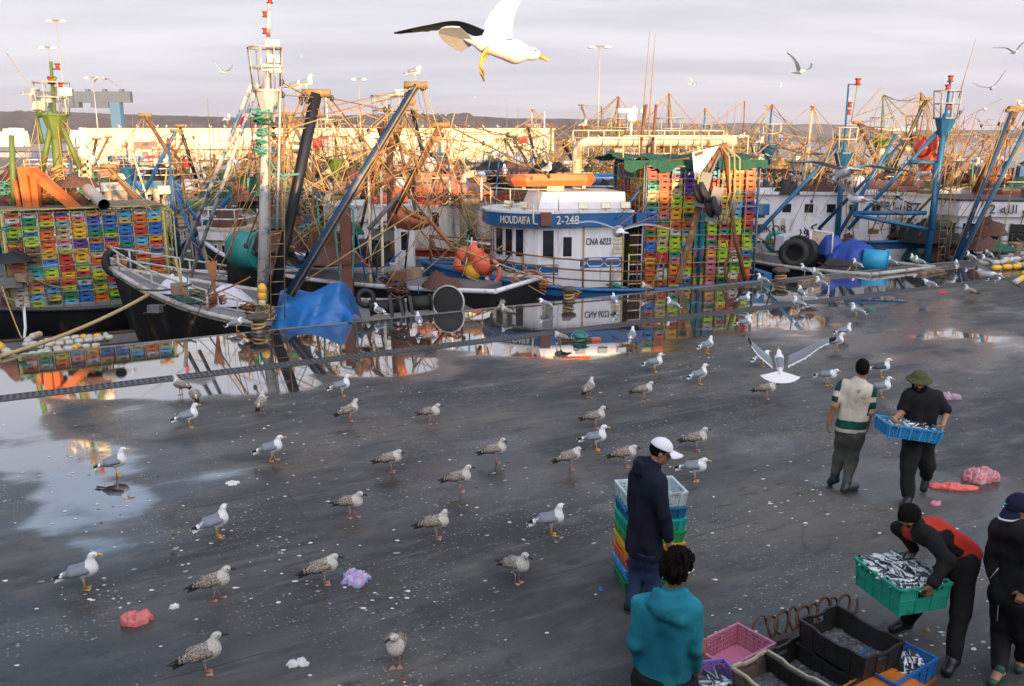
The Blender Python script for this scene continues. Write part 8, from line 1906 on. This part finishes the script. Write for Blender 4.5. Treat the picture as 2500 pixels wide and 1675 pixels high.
# ---------------- man in navy with the white cap
Y0 = 7.75; fR = V((.93, -.05, -.32))
J = dict(head=W(1614, 1102, Y0 + .02), neck=W(1590, 1140, Y0 + .02), chest=W(1580, 1195, Y0), pel=W(1572, 1325, Y0 + .02), shL=W(1556, 1158, Y0 + .14), shR=W(1604, 1180, Y0 - .15), elL=W(1560, 1250, Y0 + .25), elR=W(1622, 1258, Y0 - .2), wrL=W(1600, 1290, Y0 + .3), wrR=W(1632, 1318, Y0 - .16),
         hipL=W(1562, 1332, Y0 + .09), hipR=W(1586, 1334, Y0 - .07), knL=W(1558, 1402, Y0 + .1), knR=W(1592, 1410, Y0 - .02))
J['anL'] = P(1542, 1478, .075); J['toL'] = P(1556, 1486, .035) + V((.10, -.02, 0)); J['anR'] = P(1600, 1480, .075); J['toR'] = P(1614, 1486, .035) + V((.10, -.02, 0))
p1 = Person("man in navy hooded jacket and white cap, standing beside the crate stack", P(1570, 1484), J, fR)
p1.body({'R': (V((.1, -.05, -1)), V((.6, .6, 0)), .45), 'L': (V((.3, 0, -1)), V((1, 0, 0)), .4)})
NAVYC = cloth("navy_jacket", (.007, .009, .020)); 
def jk(g):
    j = p1.J; p1.torso(g, .030); [p1.arm(g, q, .022, 1.93) for q in 'LR']
    for q in 'LR': g.cone(j['pel'] + (j['hip' + q] - j['pel']) * .8, j['hip' + q].lerp(j['kn' + q], .42), .135, .150, .06)
    b = j['neck'] - p1.f * .05 - Zv * .02; sd = V((.25, .97, 0))
    for a in np.linspace(-1.7, 1.7, 7): g.cone(b + sd * .10 * math.sin(a) - V((.09 * math.cos(a), 0, .015)), b + sd * .10 * math.sin(a) - V((.085 * math.cos(a), 0, -.05)), .042, .034, .03)
hemz = p1.J['pel'].z - .10
p1.garment("jacket", NAVYC, jk, (.007, 21, 4, (1, 1, .45)), [(V((0, 0, hemz)), (0, 0, -1), None)])
g_ = p1
p1.garment("trousers", cloth("navy_denim", (.020, .032, .075)), lambda g: ([p1.leg(g, q, .026, 1.97) for q in 'LR'], g.cone(p1.J['hipL'], p1.J['hipR'], .12, .12, .05)), (.005, 22, 5), [(V((0, 0, hemz + .06)), (0, 0, 1)), (V((0, 0, .05)), (0, 0, -1))])
for q in 'LR': p1.shoe(q, cloth("black_shoe", (.015, .015, .017)), M("white_sole", (.6, .58, .56), .6, bump=0))
p1.hair(.003, -.05); p1.cap(cloth("white_cap", (.78, .77, .80), .06)); mb = MB()
for q in (-1, 1): mb.tube([p1.H(.098, .008 * q, .010), p1.H(.096, .05 * q, .014), p1.H(.078, .071 * q, .014), p1.H(-.01, .080 * q, .012)], .0042, 5); mb.tube([p1.H(.094, .032 * q + .021 * math.cos(a), .003 + .016 * math.sin(a)) for a in [2 * math.pi * k / 10 for k in range(10)]], .003, 4, closed=True)
mb.build("glasses", M("black_frame", (.01, .01, .01), .3, bump=0), p1.t)
# ---------------- youth in the teal hoodie, from behind
Y0 = 5.42; f2 = V((.80, .52, -.12))
J = dict(head=W(1655, 1392, Y0), neck=W(1640, 1450, Y0), chest=W(1630, 1512, Y0), pel=W(1622, 1650, Y0 + .05), shL=W(1568, 1476, Y0 + .05), shR=W(1690, 1490, Y0 - .07), elL=W(1556, 1568, Y0 + .03), elR=W(1706, 1585, Y0 - .10), wrL=W(1566, 1635, Y0 + .18), wrR=W(1703, 1636, Y0 + .02))
pe = J['pel']; J.update(hipL=pe + V((-.095, .02, -.03)), hipR=pe + V((.09, -.03, -.03)))
for q, dx in (('L', -.11), ('R', .10)): J['kn' + q] = V((pe.x + dx, pe.y + .03, .48)); J['an' + q] = V((pe.x + dx, pe.y, .08)); J['to' + q] = V((pe.x + dx + .06, pe.y + .14, .035))
p2 = Person("youth in teal hooded sweatshirt seen from behind, curly dark hair", V((pe.x, pe.y, 0)), J, f2, skin=SKIN2)
p2.body({'R': (V((-.25, .1, -1)), V((-.6, .4, 0)), .55), 'L': (V((.2, .1, -1)), V((.6, .4, 0)), .5)})
def hd(g):
    j = p2.J; p2.torso(g, .022); [p2.arm(g, q, .016, 1.95) for q in 'LR']; b = j['neck'] + V((-.02, -.045, -.01))
    for a in np.linspace(-1.45, 1.45, 9): g.cone(b + V((.125 * math.sin(a), -.075 * math.cos(a), -.02)), b + V((.105 * math.sin(a), -.05 * math.cos(a), .055 * (1 - .35 * math.cos(a)))), .044, .026, .035)
    g.cone(b + V((-.06, -.07, -.05)), b + V((.05, -.10, -.095)), .05, .045, .05)
p2.garment("hoodie", cloth("teal_sweatshirt", (.014, .19, .26), .28, 4., dirt=(.035, .29, .32), dirt_amt=.45), hd, (.0095, 16, 7, (1, 1, .5)), [(p2.J['pel'] + V((0, 0, -.02)), (0, 0, -1))])
p2.garment("trousers", cloth("black_trousers", (.010, .010, .011)), lambda g: ([p2.leg(g, q, .03, 1.95) for q in 'LR'], g.cone(p2.J['hipL'], p2.J['hipR'], .125, .125, .05), g.cone(p2.J['pel'] - V((.06, 0, 0)), p2.J['pel'] + V((.06, 0, 0)), .12, .12, .05)), (.005, 22, 6), [(p2.J['pel'] + V((0, 0, .03)), (0, 0, 1))])
for q in 'LR': p2.shoe(q, MATS["cloth_black_shoe"], MATS["white_sole"])
p2.hair(.020, -.045, curl=.006, top=.014); MB().tube([p2.H(.09, .06, .016), p2.H(.03, .084, .018), p2.H(-.03, .086, .010)], .006, 5).build("spectacle_arm", M("white_plastic", (.75, .74, .72), .4, bump=0), p2.t)
# ---------------- man in the cream and green shirt walking away
Y0 = 10.65; f3 = V((.25, .95, -.1))
J = dict(head=W(2105, 902, Y0), neck=W(2096, 932, Y0), chest=W(2092, 960, Y0), pel=W(2075, 1052, Y0), shL=W(2058, 942, Y0 + .06), shR=W(2124, 956, Y0 - .06), elL=W(2038, 990, Y0), elR=W(2124, 1006, Y0 - .08), wrL=W(2024, 1032, Y0 + .05), wrR=W(2117, 1042, Y0 + .0), hipL=W(2062, 1056, Y0 + .03), hipR=W(2090, 1058, Y0 - .04), knL=W(2050, 1112, Y0 + .12), knR=W(2078, 1126, Y0 + .02))
J['anL'] = P(2037, 1168, .11); J['toL'] = P(2030, 1180, .045) + V((.0, .05, 0)); J['anR'] = P(2065, 1190, .09); J['toR'] = P(2082, 1190, .045) + V((.06, .06, 0))
p3 = Person("man in dirty cream shirt with green hem band and rubber boots, walking away", P(2055, 1196), J, f3)
p3.body({'L': (V((-.05, .1, -1)), V((.8, 0, 0)), .45), 'R': (V((-.15, .1, -1)), V((-.8, 0, 0)), .5)})
CRM3 = cloth("dirty_cream", (.56, .49, .40), .15, 4., dirt=(.36, .28, .2), dirt_amt=.38); GRN3 = cloth("bottle_green", (.008, .06, .045)); hz3 = p3.J['pel'].z
def m3(c):
    z = c[:, 2]; sl = np.array(p3.J['shL']); sr = np.array(p3.J['shR']); ax = (sr - sl) / np.linalg.norm(sr - sl); q = (c - (sl + sr) / 2) @ ax; hw = np.linalg.norm(sr - sl) / 2
    m = ((z > hz3 + .055) & (z < hz3 + .165)).astype(int); d = np.abs(q) - hw; up = z > hz3 + .24; zs = np.where(q < 0, sl[2], sr[2]) - z
    m[up & (d > .022) & ((zs < .05) | (zs > .115))] = 1; m[up & (d > .022) & (zs >= .05) & (zs <= .115)] = 0; return m
p3.garment("shirt", [CRM3, GRN3], lambda g: (p3.torso(g, .022), [p3.arm(g, q, .020, .62) for q in 'LR'], g.cone(p3.J['pel'] - V((.05, 0, -.02)), p3.J['pel'] + V((.05, 0, .02)), .125, .125, .05)), (.004, 26, 8, (1, 1, .4)), [(V((0, 0, hz3 + .005)), (.0, 0, -1))], m3)
p3.garment("trousers", [cloth("grey_green_work", (.075, .078, .066), .35, 3., dirt=(.2, .18, .15), dirt_amt=.35)], lambda g: ([p3.leg(g, q, .022, 1.7) for q in 'LR'], g.cone(p3.J['hipL'], p3.J['hipR'], .105, .105, .05)), (.005, 24, 9), [(V((0, 0, hz3 + .05)), (0, 0, 1))])
for q in 'LR': p3.boot(q, M("green_rubber", (.010, .028, .024), .3, 0, .2, 5.), .78)
p3.hair(.006, -.03, top=.006); MB().ball(p3.J['neck'] - p3.f * .13 - V((0, 0, .10)), .03, 8, 0, (1, .25, 1)).build("printed_emblem", cloth("grey_print", (.28, .33, .30)), p3.t)
# ---------------- bearded man in the bucket hat carrying the blue crate
Y0 = 10.4; f4 = V((-.30, -.92, -.20))
J = dict(head=W(2244, 933, Y0 - .04), neck=W(2250, 955, Y0), chest=W(2252, 982, Y0), pel=W(2243, 1066, Y0), shR=W(2217, 966, Y0 - .02), shL=W(2289, 970, Y0 - .02), elR=W(2204, 1004, Y0 - .02), elL=W(2310, 1010, Y0 - .02), wrR=W(2183, 1024, Y0 - .28), wrL=W(2303, 1034, Y0 - .28), hipR=W(2229, 1070, Y0), hipL=W(2259, 1070, Y0), knR=W(2216, 1142, Y0 - .12), knL=W(2262, 1138, Y0 - .02))
J['anR'] = P(2217, 1214, .09); J['toR'] = P(2206, 1233, .045); J['anL'] = W(2262, 1160, Y0 + .22); J['toL'] = W(2255, 1194, Y0 + .17)
p4 = Person("bearded man in olive bucket hat carrying a blue crate of fish", P(2232, 1225), J, f4)
p4.body({'R': (V((.25, -.35, -.75)), V((.8, .3, -.1)), .75), 'L': (V((-.25, -.35, -.75)), V((-.8, .3, -.1)), .75)})
p4.garment("tee_shirt", cloth("black_cotton", (.012, .011, .014)), lambda g: (p4.torso(g, .024), [p4.arm(g, q, .024, .75) for q in 'LR'], g.cone(p4.J['pel'] - V((.06, 0, 0)), p4.J['pel'] + V((.06, 0, 0)), .125, .125, .05)), (.004, 26, 3), [(p4.J['pel'] + V((0, 0, -.05)), (0, 0, -1))])
p4.garment("trousers", cloth("charcoal_work", (.016, .016, .016), .3), lambda g: ([p4.leg(g, q, .038, 1.9) for q in 'LR'], g.cone(p4.J['hipL'], p4.J['hipR'], .115, .115, .05)), (.007, 20, 2), [(p4.J['pel'] + V((0, 0, .0)), (0, 0, 1))])
for q in 'LR': p4.boot(q, M("black_boot", (.012, .012, .012), .4), .35)
g4 = SDF(p4.J['head'] - V((.2, .2, .2)), p4.J['head'] + V((.2, .2, .2)), .006); g4.ell(p4.H(.026, 0, -.085), (.072, .066, .058), p4.rot(), 0); g4.cone(p4.H(.085, -.03, -.045), p4.H(.085, .03, -.045), .016, .016, .02)
for q in (-1, 1): g4.cone(p4.H(.02, .066 * q, -.01), p4.H(.04, .052 * q, -.08), .016, .026, .02)
g4.wob(.003, 120, 4); g4.cone(p4.H(.11, -.02, -.060), p4.H(.11, .02, -.060), .012, .012, .004, sub=True); vs, fs = g4.mesh(); npmesh("beard", vs, fs, HAIR, p4.t)
T4 = Matrix(((p4.r.x, -p4.f.x, p4.u.x, 0), (p4.r.y, -p4.f.y, p4.u.y, 0), (p4.r.z, -p4.f.z, p4.u.z, 0), (0, 0, 0, 1)))
OLV = cloth("olive_hat", (.085, .085, .035), .25); mb = MB(); mb.lathe([(.001, .128), (.055, .122), (.088, .098), (.096, .05), (.099, .045)], p4.H(-.012, 0, .012), 20, 0, T=T4); mb.build("bucket_hat", OLV, p4.t)
mb = MB(); mb.lathe([(.098, .058), (.118, .050), (.140, .034), (.157, .020), (.156, .015), (.115, .044), (.097, .045)], p4.H(-.012, 0, .012), 22, 0, T=T4)
for k, f in enumerate(mb.f): mb.m[k] = 1 if (len(f) == 4 and 22 * 4 <= k < 22 * 6) else 0
mb.build("hat_brim", [OLV, cloth("grey_green_lining", (.25, .25, .21))], p4.t); p4.hair(.004, -.04)
cA, cB = W(2172, 1036, Y0 - .42), W(2305, 1054, Y0 - .40); xd_ = (cB - cA).normalized(); yd_ = V((-xd_.y, xd_.x, 0)).normalized(); zd_ = xd_.cross(yd_); cc = (cA + cB) / 2 + yd_ * .19 - zd_ * .16
m4 = Matrix(((xd_.x, yd_.x, zd_.x, cc.x), (xd_.y, yd_.y, zd_.y, cc.y), (xd_.z, yd_.z, zd_.z, cc.z), (0, 0, 0, 1))); L4 = (cB - cA).length
tub("sky blue lattice crate of fish carried by the bucket hat man", m4, L4, .38, .16, G_BLUE); fish_bed(m4, L4, .38, .125, "layer of fish in the carried sky blue crate"); fish_fill(m4, L4, .38, .135, 26, 9, "sardine lying in the carried sky blue crate", "sardines in the carried crate", .005, 1)
# ---------------- young man bending over the green crate
cz = .80; k0, k1, k2, k3 = P(2110, 1377, cz), P(2231, 1464, cz), P(2289, 1401, cz), P(2188, 1333, cz); xd_ = (k1 - k0).normalized(); yd_ = V((-xd_.y, xd_.x, 0)); L5 = ((k1 - k0).length + (k2 - k3).length) / 2; B5 = ((k3 - k0).dot(yd_) + (k2 - k1).dot(yd_)) / 2
cc = (k0 + k1 + k2 + k3) / 4; m5 = Matrix(((xd_.x, yd_.x, 0, cc.x), (xd_.y, yd_.y, 0, cc.y), (0, 0, 1, cz - .25), (0, 0, 0, 1)))
tub("green crate heaped with sardines held by the bending man", m5, L5, B5, .25, G_GREEN, 'ribbed'); fish_bed(m5, L5, B5, .215, "bed of sardines in the green crate"); fish_fill(m5, L5, B5, .215, 120, 4, "sardine heaped in the green crate of the bending man", "sardines in the green crate", .035, 2)
Y0 = 7.05; f5 = V((-.55, -.45, -.72)); cl_ = lambda x, y, z: m5 @ V((x, y, z))
J = dict(head=W(2222, 1266, Y0 + .02), neck=W(2252, 1287, Y0), chest=W(2282, 1300, Y0), pel=W(2356, 1352, Y0 - .02), shL=W(2266, 1308, Y0 - .20), shR=W(2222, 1290, Y0 + .14), elL=W(2306, 1390, Y0 - .26), elR=W(2178, 1312, Y0 + .22), wrL=W(2290, 1425, Y0 - .30), wrR=W(2163, 1335, Y0 + .12), hipL=W(2354, 1372, Y0 - .12), hipR=W(2344, 1356, Y0 + .10), knL=W(2345, 1500, Y0 - .22), knR=W(2262, 1440, Y0 + .02))
J['wrL'] = cl_(L5 / 2 + .055, .0, .29); J['wrR'] = cl_(-L5 / 2 + .07, B5 / 2 + .045, .30)
J['elL'] = (J['shL'] + J['wrL']) / 2 + V((.13, -.03, .02)); J['elR'] = (J['shR'] + J['wrR']) / 2 + V((-.09, .08, .06))
J['anL'] = P(2326, 1612, .09); J['toL'] = P(2312, 1640, .045); J['anR'] = P(2210, 1520, .09); J['toR'] = P(2180, 1534, .045)
p5 = Person("young man in red and black top bending to lift the green crate", P(2300, 1600), J, f5, fu=(-.4, -.1, .75), skin=SKIN2)
p5.body({'L': (V((0, 0, -1)) - xd_ * .1, -xd_, .9), 'R': (V((0, 0, -1)) - yd_ * .25, -yd_, .8)})
RD5, BK5 = cloth("red_top", (.50, .035, .022), .15), cloth("black_top", (.012, .011, .012))
def m5f(c):
    j = p5.J; ax = np.array((j['neck'] - j['pel']).normalized()); sd = np.array((j['shL'] - j['shR']).normalized()); up = np.cross(sd, ax); up = up if up[2] > 0 else -up; r_ = c - np.array(j['chest']); q = np.abs(r_ @ sd); a_ = r_ @ ax; h_ = r_ @ up
    return np.where((h_ > -.015) & (a_ < .18) & (q < .185), 0, np.where((h_ < -.06) & (q < .085), 0, np.where(a_ < -.20, 0, 1)))
p5.garment("top", [RD5, BK5], lambda g: (p5.torso(g, .022), [p5.arm(g, q, .020, 1.92) for q in 'LR']), (.004, 26, 6), [(p5.J['pel'].lerp(p5.J['chest'], -.12), (p5.J['pel'] - p5.J['chest']).normalized(), None)], m5f)
p5.garment("trousers", BK5, lambda g: ([p5.leg(g, q, .024, 1.85) for q in 'LR'], g.cone(p5.J['hipL'], p5.J['hipR'], .115, .115, .05), g.cone(p5.J['pel'], p5.J['pel'].lerp(p5.J['chest'], .4), .122, .115, .05)), (.005, 22, 3), [(p5.J['pel'].lerp(p5.J['chest'], .35), (p5.J['chest'] - p5.J['pel']).normalized())])
for q in 'LR': p5.boot(q, M("dark_rubber", (.012, .014, .016), .35), .45)
p5.hair(.010, -.035, curl=.002)
# ---------------- man in the dark tracksuit at the right edge
Y0 = 6.68; f6 = V((-.78, -.42, -.36))
J = dict(head=W(2484, 1243, Y0), neck=W(2492, 1285, Y0 + .03), chest=W(2486, 1335, Y0 + .02), pel=W(2470, 1445, Y0), shL=W(2496, 1300, Y0 - .17), shR=W(2440, 1292, Y0 + .16), elL=W(2530, 1390, Y0 - .2), elR=W(2422, 1370, Y0 + .14), wrL=W(2500, 1440, Y0 - .2), wrR=W(2432, 1422, Y0 + .02), hipL=W(2484, 1455, Y0 - .08), hipR=W(2452, 1450, Y0 + .08), knL=W(2500, 1545, Y0 - .05), knR=W(2444, 1545, Y0 + .10))
J['anR'] = P(2440, 1642, .085); J['toR'] = P(2422, 1668, .04); J['anL'] = P(2498, 1612, .085); J['toL'] = P(2486, 1634, .04)
p6 = Person("man in black tracksuit and navy cap with white edged peak, right edge", P(2465, 1640), J, f6, fu=(-.2, -.1, 1))
p6.body({'R': (V((.3, -.2, -.8)), V((.3, .5, -.3)), .8), 'L': (V((-.3, -.2, -.9)), V((.3, .5, -.3)), .8)})
p6.garment("track_jacket", BK5, lambda g: (p6.torso(g, .028), [p6.arm(g, q, .022, 1.95) for q in 'LR'], g.cone(p6.J['pel'] - V((.05, 0, .03)), p6.J['pel'] + V((.05, 0, -.03)), .125, .125, .05)), (.004, 26, 9), [(p6.J['pel'] + V((0, 0, -.07)), (0, 0, -1))])
p6.garment("track_trousers", BK5, lambda g: ([p6.leg(g, q, .026, 1.86) for q in 'LR'], g.cone(p6.J['hipL'], p6.J['hipR'], .115, .115, .05)), (.005, 22, 4), [(p6.J['pel'] + V((0, 0, -.02)), (0, 0, 1))])
PIP = M("white_piping", (.6, .6, .6), .6, bump=0); j = p6.J
for a, b, e in ((j['hipR'], j['knR'], .112), (j['knR'], j['anR'], .078)): MB().tube([a + V((-.75, -.62, 0)) * e, a.lerp(b, .5) + V((-.75, -.62, 0)) * e * .96, b + V((-.75, -.62, 0)) * (e * .72)], .004, 5).build("piping", PIP, p6.t)
MB().tube([j['neck'] + V((-.05, -.06, .0)), j['neck'] + V((-.14, -.07, -.06)), j['shR'] + V((.02, -.1, -.1))], .004, 5).build("piping", PIP, p6.t); MB().tube([j['chest'] + V((-.20, -.10, -.14)), j['chest'] + V((-.23, -.05, -.26))], .004, 5).build("piping", PIP, p6.t)
for q in 'LR': p6.shoe(q, M("green_sandal", (.02, .06, .04), .6), None, "sandal", .044)
p6.hair(.003, -.05); p6.cap(cloth("navy_cap", (.008, .010, .035), .1), MATS["cloth_navy_cap"], cloth("white_edge", (.55, .53, .56)), M("emblem_green", (.05, .35, .22), .5, bump=0))
hz = bpy.data.materials.new("haze_air"); hz.use_nodes = True; nt = hz.node_tree; nt.nodes.remove(nt.nodes["Principled BSDF"])
pv = nd(nt, "ShaderNodeVolumePrincipled", Density=1.0e-4, Anisotropy=.2); pv.inputs["Color"].default_value = (.80, .76, .84, 1)
nt.links.new(pv.outputs[0], nt.nodes["Material Output"].inputs["Volume"])
b_ = MB(); b_.box(-9000, -400, -6, 12000, 9500, 260); tag(b_.build("haze", hz), kind='stuff')
